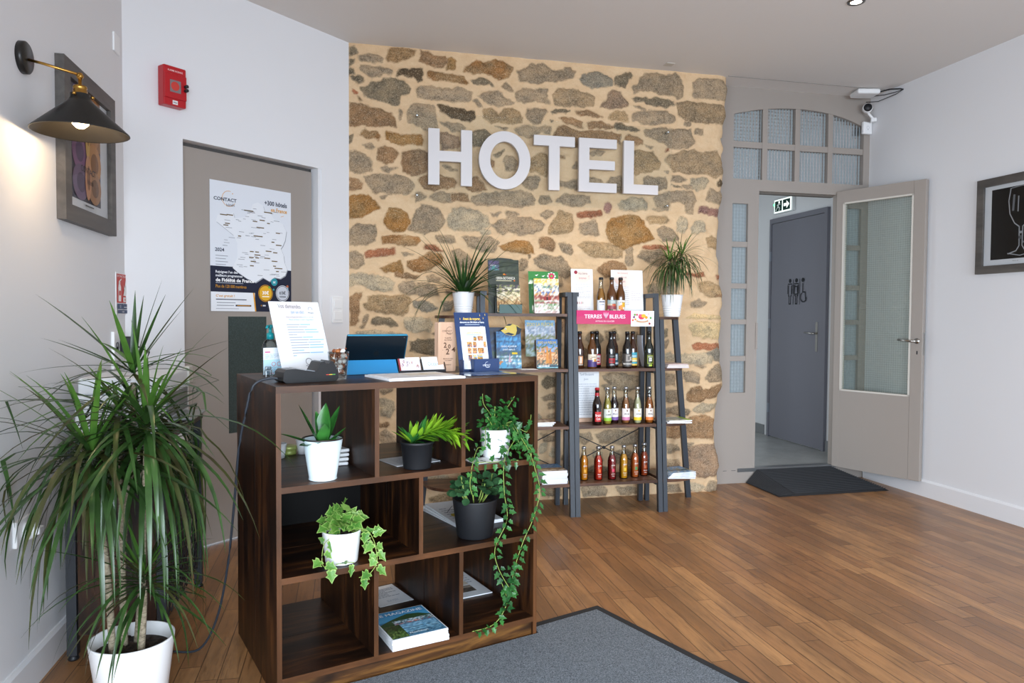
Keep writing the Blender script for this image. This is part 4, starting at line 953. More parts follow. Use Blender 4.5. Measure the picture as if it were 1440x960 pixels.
o = empty('sensor_box', (3.955, 4.957, 2.69), 0, 'small square white sensor box below the security camera', 'sensor'); boxpart('housing', o, -.04, .04, -.03, 0, 0, .095, PLASTW, .008); p = Print(.0003, -.0305); p.ring(0, .05, .012, .002, 'b9bcc0'); p.rect(-.004, .03, .004, .037, 'b9bcc0'); p.build('emblem', o)

# ---------------------------------------------------------------- console table and printer behind the big plant
t = empty('console_table', (0, 0, 0), 0, 'narrow black steel console table with brown wood top behind the big potted plant', 'table')
tx0, tx1, ty0, ty1, tz = -.985, -.645, 2.86, 3.57, .80
for x in (tx0 + .02, tx1 - .02):
    for y in (ty0 + .02, ty1 - .02):
        lg = MB(); lg.box(x - .0165, x + .0165, y - .0165, y + .0165, .02, tz - .022, IRONB); lo = lg.build('leg', t)
        b = MB(); b.lathe([(0, .0), (.016, .0), (.019, .006), (.012, .022), (0, .022)], BLACK, (x, y, 0), 14); b.build('foot', lo)
boxpart('tabletop', t, tx0, tx1, ty0, ty1, tz - .022, tz, WOODY, .002)
boxpart('side_panel', t, tx0 + .04, tx1 - .04, ty0 + .012, ty0 + .024, .09, .62, WOODZ)
boxpart('lower_shelf', t, tx0 + .03, tx1 - .04, ty0 + .03, ty1 - .03, .10, .118, WOODY)
b = MB(); y0, y1, z0, z1 = ty0 + .04, ty1 - .04, .10, .66; sgap = .055
mx = tx1 - .018
for sgn in (1, -1):
    k = -40
    while k < 40:
        c = k * sgap; k += 1
        pts = []
        for y in (y0, y1):
            z = z0 + sgn * (y - y0) + c
            if z0 <= z <= z1: pts.append((y, z))
        for z in (z0, z1):
            y = y0 + sgn * (z - z0 - c)
            if y0 < y < y1: pts.append((y, z))
        if len(pts) >= 2 and (abs(pts[0][0] - pts[1][0]) > .01): b.bar((mx, *pts[0]), (mx, *pts[1]), .004, .008, IRONB)
b.build('wire_mesh', t); boxpart('side_board', t, mx - .06, mx - .045, y0, y1, .12, .66, WOODZ)
pr = empty('printer', (0, 0, tz + .001), 0, 'white office printer with a grey output tray on the console table', 'printer')
PW = plain('dfe3e6', .4); b = MB(); b.box(-.975, -.69, 2.95, 3.50, 0, .15, PW, None, .008); b.build('housing', pr)
boxpart('lid', pr, -.965, -.68, 2.955, 3.49, .152, .215, PW, .008); boxpart('lid_handle', pr, -.70, -.672, 3.42, 3.5, .15, .225, plain('c9c5bd', .4), .004)
boxpart('output_slot', pr, -.692, -.684, 3.08, 3.44, .045, .135, plain('7a7f84', .35, .4)); boxpart('output_tray', pr, -.69, -.60, 3.12, 3.42, .028, .036, plain('a7adb2', .3, .5), .002)

# ================================================================ THE RECEPTION COUNTER (two cube shelves back to back)
CO = Vector((-.218, 2.406, 0)); CA = 18.7
CU = Vector((math.cos(R(CA)), math.sin(R(CA)), 0)); CV = Vector((-CU.y, CU.x, 0))
def cw(u, v, z=0): return CO + CU * u + CV * v + Vector((0, 0, z))
ct = empty('reception_counter', CO, CA, 'dark rustic wood cube shelf counter with nine open compartments', 'counter')
cz1, cz2, cz3, ctop = .077, .405, .70, 1.025
HALF = ((0, .306), (.309, .615))
for v0, v1 in HALF:
    for u0 in (0, .984): 
        o = boxpart('side_panel', ct, u0, u0 + .016, v0, v1, 0, ctop - .022, WOODZ)
        if v0 == 0: boxpart('edge_band', o, u0, u0 + .016, -.0012, 0, 0, ctop - .022, EDGEZ)
    o = boxpart('top', ct, 0, 1.0, v0, v1, ctop - .022, ctop, WOODX)
    if v0 == 0: boxpart('edge_band', o, 0, 1, -.0012, 0, ctop - .022, ctop, EDGE)
    for zt in (cz1, cz2, cz3):
        o = boxpart('shelf', ct, .016, .984, v0, v1, zt - .020, zt, WOODX)
        if v0 == 0: boxpart('edge_band', o, .016, .984, -.0012, 0, zt - .020, zt, EDGE)
    for u, za, zb in ((.331, cz3, ctop - .022), (.665, cz3, ctop - .022), (.496, cz2, cz3 - .02), (.328, cz1, cz2 - .02), (.658, cz1, cz2 - .02)):
        o = boxpart('divider', ct, u, u + .016, v0, v1, za, zb, WOODZ)
        if v0 == 0: boxpart('edge_band', o, u, u + .016, -.0012, 0, za, zb, EDGEZ)
boxpart('plinth', ct, .016, .984, .012, .028, 0, cz1 - .020, PLINTH); boxpart('plinth', ct, .016, .984, .587, .603, 0, cz1 - .020, PLINTH)
boxpart('dark_back_sheet', ct, .016, .496, .603, .612, cz2, cz3 - .02, plain('0b0908', .7, 0, .2))  # near-black sheet added so this compartment reads dark inside

def onC(name, u, v, z, yaw, label, cat, group=None): return empty(name, cw(u, v, z), CA + yaw, label, cat, group)
def acrylic_pane(name, parent, w, h, t, loc=None, rot=None, m=None): return boxpart(name, parent, 0, w, 0, t, 0, h, m or CLEAR, 0, loc, rot)
T = ctop + .0008
PAPER = plain('eceef1', .5)

# leaning information sheet
f = onC('information_sheet_holder', .112, .345, T, 15, 'leaning clear acrylic holder with a white information sheet behind the card terminal', 'sheet holder')
lean = (R(-22), 0, 0)
boxpart('paper', f, 0, .212, 0, .001, 0, .30, PAPER, 0, (0, 0, 0), lean)
boxpart('holder', f, -.003, .215, .0015, .004, 0, .302, CLEAR, 0, (0, 0, 0), lean)
boxpart('foot', f, 0, .212, 0, .10, 0, .003, CLEAR)
p = Print(); p.circ(.085, .262, .055, 'e3dad8', .034); p.poly([(0.001, .301), (.211, .301), (.211, .2965), (.001, .2965)], 'f2f3f5')
p.text('Vos demandes', .035, .275, .024, '6c6c74', width=.095, rot=-1); p.text('(en un clic)', .085, .253, .016, '5ba3cf', width=.055); p.ring(.170, .270, .010, .002, '9a98a0', -20, 200); p.text('Hugo', .158, .253, .010, '4e4c52', width=.025)
p.text('Avez-vous besoin d’un renseignement ou d’une aide ?', .06, .235, .008, '8e9097', width=.12); p.text('Nous sommes à votre disposition', .07, .224, .008, '5ba3cf', width=.105)
zz = .205
for w, c in ((.10, 1), (.085, 0), (.125, 1), (.13, 1), (.035, 0), (.10, 1), (.145, 1), (.13, 0), (.14, 1), (.135, 1), (.05, 1), (.13, 1), (.014, 1)):
    p.rect(.055, zz, .055 + w * .55, zz + .0032, 'a9acb3'); p.rect(.055 + w * .57, zz, .055 + w, zz + .0032, '8ebfe0' if c else 'b2b5bc'); zz -= .0105
p.ring(.115, .055, .014, .002, '4a4a50', 20, 330); p.ring(.127, .043, .014, .002, '4a4a50', 180, 360); p.line([(.10, .04), (.115, .035), (.13, .04)], .002, '4a4a50'); p.rect(.06, .015, .19, .018, 'b9bcc3'); p.rect(.07, .008, .19, .011, 'a8cce5')
p.build('printing', f, (0, 0, 0), lean)
# card terminal
t = onC('card_terminal', .048, .095, T, 6, 'black card payment terminal with a till roll hump on the counter', 'card terminal')
TB = plain('0a0b0d', .35)
b = MB(); b.prism([(.0, .008), (.01, .0), (.185, .0), (.196, .01), (.193, .035), (.176, .068), (.168, .071), (.160, .060), (.150, .060), (.144, .070), (.132, .068), (.113, .034), (.045, .047), (.012, .046), (.002, .036)], 0, .086, TB); b.build('housing', t)
b = MB(); b.prism([(.048, .0475), (.111, .0355), (.113, .0370), (.05, .0492)], .006, .08, plain('8d9298', .35)); b.build('keypad', t)
b = MB(); b.prism([(.150, .0600), (.160, .0600), (.162, .0615), (.150, .0615)], .01, .076, BLACK); b.build('paper_cover', t)
for i, c in enumerate(('c8392f', 'd8b632', '58a04a')): boxpart('colour_strip', t, .150 + .011 * i, .161 + .011 * i, -.0012, 0, .022, .0245, plain(c, .4))
# its cable to the floor
b = MB(); pts = [cw(.05, .15, T + .012), cw(.015, .16, T + .014), cw(-.035, .16, T - .01), cw(-.055, .18, T - .10), cw(-.07, .22, .80), cw(-.075, .28, .60), cw(-.085, .36, .35), cw(-.11, .44, .14), cw(-.16, .50, .02), cw(-.24, .56, .006)]
def smooth(pts, n=6):
    P = [Vector(p) for p in pts]; out = []
    for i in range(len(P) - 1):
        a, b_, c, d_ = P[max(0, i - 1)], P[i], P[i + 1], P[min(len(P) - 1, i + 2)]
        for k in range(n):
            s = k / n; out.append(.5 * ((2 * b_) + (c - a) * s + (2 * a - 5 * b_ + 4 * c - d_) * s * s + (3 * b_ - a - 3 * c + d_) * s ** 3))
    out.append(P[-1]); return out
b.tube(smooth(pts), .0042, plain('2a3038', .5), 8); tag(b.build('power_cable'), 'dark cable hanging from the card terminal down the left side of the counter', 'cable')
# hand gel in a clear stand
s = onC('hand_gel_bottle', .098, .485, T, 10, 'clear hand gel bottle with a teal pump at the counter’s back left corner', 'bottle')
TEAL = plain('0f8f96', .35)
b = MB(); b.lathe([(.026, 0), (.029, .006), (.029, .115), (.022, .130), (.012, .136), (.012, .142)], mat_glass('gel_bottle', 'dcebf0', .8), n=20); b.build('body', s)
b = MB(); b.lathe([(.014, .136), (.014, .158), (.010, .16), (.006, .162), (.006, .178), (.011, .180), (.011, .190), (0, .192)], TEAL, n=16); b.tube([(0, 0, .186), (-.02, -.02, .186), (-.026, -.026, .178)], .0045, TEAL); b.build('pump', s)
c = onC('gel_notice', .05, .415, T, 10, 'small pale blue hygiene notice in an acrylic stand in front of the hand gel bottle', 'notice')
boxpart('holder', c, 0, .09, 0, .003, 0, .112, CLEAR); boxpart('foot', c, 0, .09, -.03, .003, 0, .003, CLEAR); boxpart('card', c, .006, .088, -.001, -.0002, .006, .106, plain('e9eef4', .5)); p = Print(.00012, -.0012)
p.rect(.006, .006, .088, .062, 'bfe0ee'); p.rect(.012, .088, .032, .092, 'd2337a'); p.lines(.012, .066, .08, .084, 4, '9cb3c2', 3); p.lines(.012, .012, .08, .035, 5, '6aa9c9', 4); p.ring(.045, .045, .008, .0015, 'd0423c'); p.ring(.066, .045, .008, .0015, 'd0423c'); p.rect(.03, .009, .045, .012, 'd2337a'); p.build('printing', c)
o = onC('clear_stopper', .045, .335, T, 0, 'small clear plastic block at the left edge of the counter top', 'block'); b = MB(); b.box(0, .026, 0, .024, 0, .03, mat_glass('frosted_acrylic', 'e0e3e6', 1, .2, .2), None, .004); b.box(.003, .023, .003, .021, .03, .042, mat_glass('frosted_acrylic2', 'd8dcdf', 1, .2, .2), None, .003); b.build('block_body', o)
# glass of sweets
g = onC('sweet_glass', .265, .185, T, 0, 'clear drinking glass holding wrapped sweets beside the card terminal', 'glass')
b = MB(); b.lathe([(0, 0), (.027, 0), (.029, .006), (.038, .098), (.0365, .098), (.028, .014), (0, .012)], GLASS, n=28, cap=False); b.build('bowl', g)
rn = random.Random(8); k = 0; placed = []
for z, n, rr in ((.026, 4, .013), (.045, 5, .017), (.064, 5, .020), (.083, 6, .022), (.100, 4, .015)):
    for i in range(n):
        a = 2 * math.pi * (i + .5 * (k % 2)) / n + k; x, y = rr * math.cos(a), rr * math.sin(a); k += 1
        s = empty('wrapped_sweet', cw(.265, .185, T + z) + Vector((x, y, 0)), rn.uniform(0, 360), 'brown and white wrapped sweet in the drinking glass on the counter', 'sweet', 'sweets in the glass')
        s.rotation_euler = (rn.uniform(-.8, .8), rn.uniform(-.8, .8), rn.uniform(0, 6))
        b = MB(); b.lathe([(0, -.010), (.006, -.008), (.0085, 0), (.006, .008), (0, .010)], plain(('8a4a24', 'a3602f', 'e6e2de')[k % 3], .35), n=10, mat4=Matrix.Rotation(R(90), 4, 'Y')); b.build('toffee', s)
        b = MB(); wm = plain('e9e6e4' if k % 3 != 2 else 'a3542c', .3)
        for sg in (-1, 1): b.geo([(sg * .009, 0, 0), (sg * .016, .006, .002), (sg * .017, 0, -.003), (sg * .016, -.006, .002)], [(0, 1, 2), (0, 2, 3)], wm)
        b.build('wrapper', s)
# tablet with a blue cover, seen from behind
t = onC('tablet', .35, .40, T, -3, 'tablet in a blue folding cover standing on the counter with its back to the room', 'tablet')
LB = plain('1f7fb4', .5); lean = (R(24), 0, 0); up = (0, 0, .003)
b = MB(); b.box(0, .245, -.004, .004, 0.0, .165, plain('02121c', .3), None, .0035); b.build('back_cover', t, up, lean)
boxpart('cover_rim', t, 0.002, .243, -.0048, .0048, .1615, .1665, plain('1a86a8', .3), .002, up, lean)
boxpart('cover_rim', t, .2415, .2465, -.0046, .0046, .01, .162, plain('0c4a60', .3), .002, up, lean)
boxpart('stand_flap', t, .002, .208, -.0015, .0015, 0, .062, LB, .0005, (0, -.062, .001), (R(-32), 0, 0))
b = MB(); b.lathe([(0, 0), (.005, 0), (.005, .0012), (0, .0012)], BLACK, mat4=Matrix.Translation((.232, -.004, .152)) @ Matrix.Rotation(R(90), 4, 'X'), n=14); b.build('camera_lens', t, up, lean)
p = Print(.0002, -.0043); p.circ(.125, .085, .011, '000a10', .012); p.circ(.139, .087, .004, '02121c'); p.poly([(.125, .099), (.128, .105), (.131, .106), (.128, .100)], '000a10'); p.build('emblem', t, up, lean)
# open white flip folder
f = onC('white_folder', .385, .0, T, 1, 'white laminated folder lying flat at the front edge of the counter top', 'folder')
boxpart('board', f, 0, .30, .002, .235, 0, .008, plain('eef0f3', .35), .001); boxpart('sheet', f, .012, .29, .01, .228, .008, .0095, PAPER)
p = Print(.00012, -.0002); p.rect(.12, .10, .27, .20, 'e3ded2'); p.circ(.2, .15, .02, 'd8cba8', .012); p.rect(.03, .04, .22, .045, 'd3d6dc'); p.rect(.03, .055, .2, .06, 'd9dce1'); p.rect(.03, .15, .1, .155, 'd3d6dc'); p.build('printing', f, (.0, .0, .0097), (R(-90), 0, 0))
# two wire holders with cards
for i, (u, nm) in enumerate(((.565, 'pink patterned'), (.668, 'white handwritten'))):
    h = onC('card_holder', u, .345, T, -2, ('black wire card holder holding pink patterned business cards beside the tablet', 'black wire card holder holding plain white cards beside the wooden block')[i], 'card holder')
    b = MB(); 
    for x in (-.004, .096): b.tube([(x, -.012, .0), (x, -.012, .012), (x, .012, .052), (x, .040, .0)], .0022, BLACK, 6)
    b.box(-.004, .096, -.014, -.010, .0, .010, BLACK); b.build('wire_frame', h)
    st = MB(); st.box(0, .092, -.003, .004, 0, .056, PAPER); cs = st.build('card_stack', h, (0, -.003, .008), (R(-25), 0, 0))
    p = Print(.00012, -.0033)
    if i == 0:
        p.rect(0, 0, .092, .056, 'e8dde0'); p.rect(0, 0, .007, .056, '9a3036'); rn = random.Random(5)
        for k in range(26): x, z = rn.uniform(.012, .085), rn.uniform(.008, .035); p.line([(x, z), (x + rn.uniform(-.006, .006), z + rn.uniform(.002, .012))], .0016, rn.choice(['8d6a78', 'b98a8e', '6f6480', 'c08a70']))
    else: p.text('Océan', .046, .018, .024, '8fa0b8', 'c', 0, .045)
    p.build('printing', cs)
# engraved wooden block
w = onC('wooden_block', .737, .345, T, 0, 'pale wooden upright block engraved 2024 standing on the counter', 'block')
BEECH = mat_rustic('beech_block', 'z', 'c79f82', 'd8b195', 'e3c2a8', .7, .55)
b = MB(); b.prism([(0, 0), (.078, 0), (.080, .01), (.080, .198), (.076, .203), (.004, .203), (0, .198)], 0, .035, BEECH); b.build('body', w)
p = Print(); dk = '5d3f2e'; p.ring(.052, .168, .016, .0015, dk, 60, 330); p.text('CONTACT', .04, .163, .010, dk, 'c', .01, .045); p.text('hôtels', .047, .154, .009, dk, 'c', 0, .02); p.text('le guide', .044, .136, .008, dk, 'c', .01, .028); p.text('des hôtels', .044, .127, .008, dk, 'c', .01, .035)
p.text('2', .024, .098, .030, dk, 'l', .02); p.text('0', .044, .094, .025, dk, 'l', .02); p.text('2', .034, .070, .034, dk, 'l', .02); p.text('4', .060, .080, .028, dk, 'l', .02, .018); p.text('Bienvenue dans', .045, .050, .007, dk, 'c', .01, .045); p.text('nos hôtels', .045, .043, .006, dk, 'c', .01, .03); p.text('merci', .045, .025, .008, dk, 'c', .01, .025); p.circ(.02, .088, .0012, dk); p.build('engraving', w)
# blue display with brochures
s = onC('brochure_display', .806, .275, T, 0, 'navy blue card display with white photo brochures at the right of the counter top', 'display')
NB = plain('1e3660', .45); lean = (R(-13), 0, 0)
boxpart('back_board', s, -.005, .155, 0, .003, 0, .250, NB, 0, (0, 0, 0), lean)
boxpart('pocket', s, .042, .158, -.038, -.036, 0, .054, NB); boxpart('pocket_side', s, .040, .043, -.036, .0, 0, .054, NB); boxpart('pocket_side', s, -.005, -.002, -.03, .0, 0, .05, NB); boxpart('pocket_side', s, .156, .158, -.036, .0, 0, .054, NB); boxpart('base', s, -.005, .158, -.036, .0, 0, .002, NB)
p = Print(); p.text('Avant de voyager,', .075, .218, .016, 'e3c257', 'c', .03, .083); p.text('découvrez nos 300 hôtels en France', .075, .205, .010, 'f0f2f6', 'c', .02, .115); p.rect(.04, .197, .11, .199, 'c6cfdf'); p.text('gratuit', .118, .187, .009, 'f0f2f6', 'c', .01, .016)
for x, z in ((.115, .238), (.13, .225), (.02, .222), (.14, .24)): p.poly([(x, z - .005), (x + .0015, z), (x, z + .006), (x - .0015, z)], 'e3c257')
p.build('printing', s, (0, 0, 0), lean)
p = Print(.0002, -.0385); p.ring(.102, .030, .012, .0012, 'dfe5ef', 80, 330); p.text('CONTACT', .098, .025, .009, 'f0f2f6', 'c', .01, .036); p.text('hôtels', .104, .018, .007, 'f0f2f6', 'c', 0, .016); p.build('pocket_logo', s)
for i in range(3):
    br = onC('brochure', .829 - .004 * i, .262 + .005 * i, T + .012, 0, ('foremost white photo brochure in the navy blue display', 'white photo brochure second from the front in the navy blue display', 'rearmost white photo brochure in the navy blue display')[i], 'brochure', 'brochures in the blue display')
    br.rotation_euler = (R(-14), 0, R(CA))
    boxpart('pages', br, 0, .105, 0, .004, 0, .178, PAPER)
    if i == 0:
        p = Print(); p.text('Bons', .012, .163, .018, 'd9c9a0', width=.03); p.text('Gastronomiques', .012, .148, .016, 'd8b25a', 'l', .02, .072); p.rect(.012, .142, .08, .145, '9fb2cc')
        rn = random.Random(2)
        for r_, (za, zb) in enumerate(((.118, .138), (.09, .114), (.064, .088), (.034, .06), (.006, .03))):
            x = .010
            while x < .088:
                w_ = rn.uniform(.014, .03); x2 = min(x + w_, .100)
                if rn.random() < .72: p.photo(x, za, x2, zb, [['c98a4a', 'e0a860', '7a5236'], ['d6b18c', 'c56f35', '46607f']] if rn.random() < .6 else [['5b8fb5', 'e4c27a'], ['d9a63a', '8a5a3a']], int(x * 1e4) + r_, 3, 3)
                x = x2 + .004
        p.build('printing', br)
# clear sheet lying in front of it
o = onC('clear_table_sheet', .73, .06, T, 3, 'thin laminated sheet lying flat in front of the navy display', 'sheet'); boxpart('lamination', o, 0, .255, 0, .17, 0, .0022, mat_glass('lamination', 'dfe6ee', 1.5, .08, .25)); boxpart('paper_insert', o, .05, .20, .02, .15, .0023, .0028, plain('54709c', .4))

# ---------------------------------------------------------------- things inside the counter
o = onC('green_tin', .185, .565, cz3 + .001, 0, 'small olive green tin inside the top left compartment', 'tin')
b = MB(); b.lathe([(0, 0), (.030, 0), (.031, .004), (.031, .024), (0, .024)], plain('8d9a4e', .4, .2), n=24); b.build('body', o); b = MB(); b.lathe([(.0315, .020), (.0325, .021), (.0325, .033), (.029, .035), (0, .034)], plain('a3ad62', .35, .3), n=24); b.build('lid', o)
for i, (u, v, n_, lb) in enumerate(((.235, .545, 1, 'small white cup to the right of the olive green tin'), (.265, .47, 1, 'white cup half hidden behind the left side of the white enamel pot'), (.135, .50, 1, 'white cup at the left wall of the top left compartment'))):
    o = onC('paper_cup', u, v, cz3 + .001, 0, lb, 'cup', 'white cups behind the enamel pot'); b = MB(); b.lathe([(0, .001), (.018, 0), (.026, .055), (.0245, .055), (.017, .004)], PLASTW, n=20, cap=False); b.build('wall', o); b = MB(); b.lathe([(.026, .053), (.0275, .055), (.026, .057)], PLASTW, n=20, cap=False); b.build('lip', o)
for i in range(4):
    o = onC('folded_napkin', .288, .275, cz3 + .001 + .016 * i, 4 * i - 6, ('lowest', 'second lowest', 'second highest', 'topmost')[i] + ' folded white napkin in the pile right of the white enamel pot', 'napkin', 'folded napkins'); b = MB(); b.box(-.035, .035, -.035, .035, 0, .012, PLASTW, None, .004); b.build('cloth', o)
def flat(name, u, v, z, yaw, w, d, t, label, cat, art=None, group=None, m=None):
    o = onC(name, u, v, z, yaw, label, cat, group); boxpart('pages', o, 0, w, 0, d, 0, t, m or PAPER)
    if art: p = Print(.00012, -.0002); art(p, w, d); p.build('printing', o, (0, 0, t), (R(-90), 0, 0))
    return o
flat('loose_paper', .462, .12, cz3 + .001, 5, .185, .16, .0015, 'white paper lying under the black pot in the top middle compartment', 'paper', lambda p, w, d: p.lines(.03, .03, w - .03, d - .03, 9, 'c6cad1', 2))
o = onC('earphone_case', .41, .50, cz3 + .001, 20, 'small blue and black case at the back of the top middle compartment', 'case'); boxpart('shell', o, 0, .04, 0, .03, 0, .028, BLACK, .008); boxpart('band', o, -.0005, .0405, .008, .014, .004, .024, plain('2747b0', .4), .002)
o = onC('crumpled_tissue', .46, .54, cz3 + .001, 0, 'crumpled grey-white tissue at the back of the top middle compartment', 'tissue'); b = MB(); b.lathe([(0, 0), (.05, 0), (.062, .015), (.045, .035), (.03, .04), (.015, .055), (0, .05)], plain('b9c0c8', .8), n=9, smooth=False); b.build('folds', o)
flat('white_tray_paper', .735, .012, cz3 + .001, 2, .115, .10, .0015, 'white sheet under the small white pot in the top right compartment', 'paper')
for i in range(3):
    o = flat('journal', .762 - .004 * i, .195 + .004 * i, cz2 + .001 + .006 * i, 2 - 3 * i, .205, .36, .0055, ('lowest', 'middle', 'topmost')[i] + ' white journal in the pile under the black pot', 'magazine',
             (lambda p, w, d: (p.lines(.02, .02, .08, d - .1, 8, 'aab0b8', 6), p.circ(.05, .13, .02, 'c9b22d', .03), p.line([(.03, .18), (.09, .27), (.15, .30)], .003, '5a6270'), p.line([(.05, .22), (.17, .20)], .002, '5a6270'))) if i == 2 else None, 'journals in the middle right compartment')
# newspaper hung over a bar behind: a rolled newspaper bundle on a low rack
def mag_art(p, w, d):
    p.rect(.004, .004, w - .004, d - .004, '3f7fa8'); p.rect(.004, d * .62, w - .004, d - .004, '4a9ac4'); p.rect(.004, d * .80, w - .004, d - .004, '3b8fc0')
    p.poly([(.004, d * .55), (w * .3, d * .68), (w * .6, d * .78), (w * .8, d * .74), (w - .004, d * .62), (w - .004, d * .50), (.004, d * .36)], '2f4a2a')
    p.photo(w * .25, d * .44, w - .006, d * .60, [['2f4a2a', '6f8f9a', 'dfe6ea', '8fb7cc'], ['b7c7cf', 'c26a5a', '4f7f9f', '2d4d63']], 4, 12, 4)
    p.poly([(.004, d * .46), (w - .004, d * .46), (w - .004, .004), (.004, .004)], '4d7f9c'); p.photo(w * .3, .01, w - .01, d * .44, [['7fb0cc', '5b92b4', '8fbdd6'], ['3f6f8c', '2d566f', '6f9fba']], 7, 8, 8)
    p.photo(.004, .004, w * .32, d * .46, [['2a4020', '3d5a2c', '1d2e18'], ['243a1c', '4a6a34', '6f8a4a']], 5, 6, 8)
    p.text('LE MAGAZINE', w / 2, d - .042, .03, 'eaf2f6', 'c', .02, w * .86); p.text('été', w - .02, d - .014, .010, '20384a', 'c', .01, .02); p.text('Morbihan', w * .52, .022, .014, 'e6edf0', 'c', .01, .07)
def mag_at(u, v, z, yaw, i, n): return flat('magazine', u, v, z, yaw, .215, .245, .0085, ('lowest', 'second', 'third', 'topmost')[i] + (' white edged harbour magazine in the pile in the bottom middle compartment' if i < 3 else ' harbour cover magazine titled LE MAGAZINE in the bottom middle compartment'), 'magazine', mag_art if i == 3 else None, 'harbour magazines')
for i in range(4): mag_at(.395 + .002 * (i % 2), -.004 + .002 * i, cz1 + .001 + .0095 * i, -3.0 + .6 * i, i, 4)
flat('printed_letter', .50, .385, cz1 + .001, 3, .15, .21, .0012, 'white printed letter lying behind the magazines in the bottom middle compartment', 'paper', lambda p, w, d: (p.lines(.02, .08, w - .02, .18, 7, '8f949c', 3), p.lines(.05, .03, w - .05, .05, 2, 'a9b6c4', 9)))
flat('photo_sheet', .800, .297, cz1 + .001, -2, .168, .30, .004, 'white booklet with a small sepia picture in the bottom right compartment', 'booklet', lambda p, w, d: (p.photo(.0, .05, .12, .12, [['8a7f74', 'b5aa9c'], ['4a443e', '6f665c']], 3, 6, 4), p.rect(.02, .13, .12, .17, 'd6cdbd'), p.lines(.12, .14, w - .02, d - .03, 5, 'b9bec6', 2)))

# ================================================================ LADDER SHELVES AGAINST THE STONE WALL
SZ = (.205, .565, .925, 1.275); YR = 4.625
def yfront(z): return 4.31 + .10 * z / 1.275
SW = SHELFW
def ladder(x0, x1, label):
    e = empty('ladder_shelf', (0, 0, 0), 0, label, 'shelf unit', 'ladder shelf units')
    for x, s in ((x0 + .016, 1), (x1 - .016, -1)):
        b = MB(); b.bar((x, yfront(0) + .014, 0), (x, yfront(1.41) + .014, 1.41), .030, .030, IRON); b.build('front_leg', e)
        b = MB(); b.bar((x + .012 * s, YR, 0), (x + .012 * s, YR - .01, 1.41), .030, .030, IRON); b.build('rear_leg', e)
        boxpart('top_bar', e, min(x - .015, x + .012 * s - .015), max(x + .015, x + .012 * s + .015), yfront(1.41), YR + .005, 1.385, 1.412, IRON)
    for z in SZ:
        boxpart('shelf', e, x0 + .033, x1 - .033, yfront(z) + .004, YR - .018, z - .018, z, SW)
        for x in (x0 + .031, x1 - .037): boxpart('rail', e, x, x + .006, yfront(z) + .02, YR - .016, z - .034, z - .018, IRONB)
    b = MB(); za, zb = .25, .50
    b.tube([(x0 + .03, YR, za), (x1 - .03, YR, zb)], .0035, IRONB, 6); b.tube([(x0 + .03, YR - .007, zb), (x1 - .03, YR - .007, za)], .0035, IRONB, 6)
    b.lathe([(0, -.008), (.010, -.008), (.010, .008), (0, .008)], IRONB, mat4=Matrix.Translation(((x0 + x1) / 2, YR - .004, (za + zb) / 2)) @ Matrix.Rotation(R(90), 4, 'X'), n=12); b.build('cross_brace', e)
    return e
LX = (.808, 1.403, 1.996)
ladder(LX[0], LX[1], 'left ladder shelf unit with iron frame holding travel brochures'); ladder(LX[1] + .002, LX[2], 'middle ladder shelf unit with iron frame holding rows of bottles')
def corner(x0, s, ws, label):
    e = empty('corner_shelf', (0, 0, 0), 0, label, 'shelf unit', 'corner shelf units')
    ye = 4.64
    b = MB(); b.bar((x0 + .016 * s, yfront(0) + .018, 0), (x0 + .016 * s, yfront(1.24) + .018, 1.242), .028, .030, IRON); b.build('front_leg', e)
    b = MB(); b.bar((x0 + .016 * s, YR, 0), (x0 + .016 * s, YR - .005, 1.242), .028, .030, IRON); b.build('rear_leg', e)
    b = MB(); b.bar((x0 + .335 * s, ye, 0), (x0 + (ws[3] - .03) * s, 4.52, 1.242), .036, .026, IRON); b.build('outer_leg', e)
    for z, w in zip(SZ, ws[:1] * 0 + [ws[0], ws[1], ws[2], ws[3]]):
        yf = yfront(z) + .004; n = 12; P = [(x0 + .002 * s, ye), (x0 + .002 * s, yf)]
        for i in range(n + 1):
            t = math.pi / 2 * i / n; P.append((x0 + s * w * math.sin(t) ** .62, ye - (ye - yf) * math.cos(t) ** .62))
        b = MB(); zz = z - (.015 if z > 1.2 else 0); b.slab(P, zz - .018, zz, SW); b.build('shelf', e)
    return e
corner(LX[2] + .004, 1, [.285, .24, .215, .19], 'right corner shelf unit with rounded boards beside the glazed doorway')
corner(LX[0] - .004, -1, [.33, .29, .27, .25], 'left corner shelf unit carrying the upright strap leaf plant')

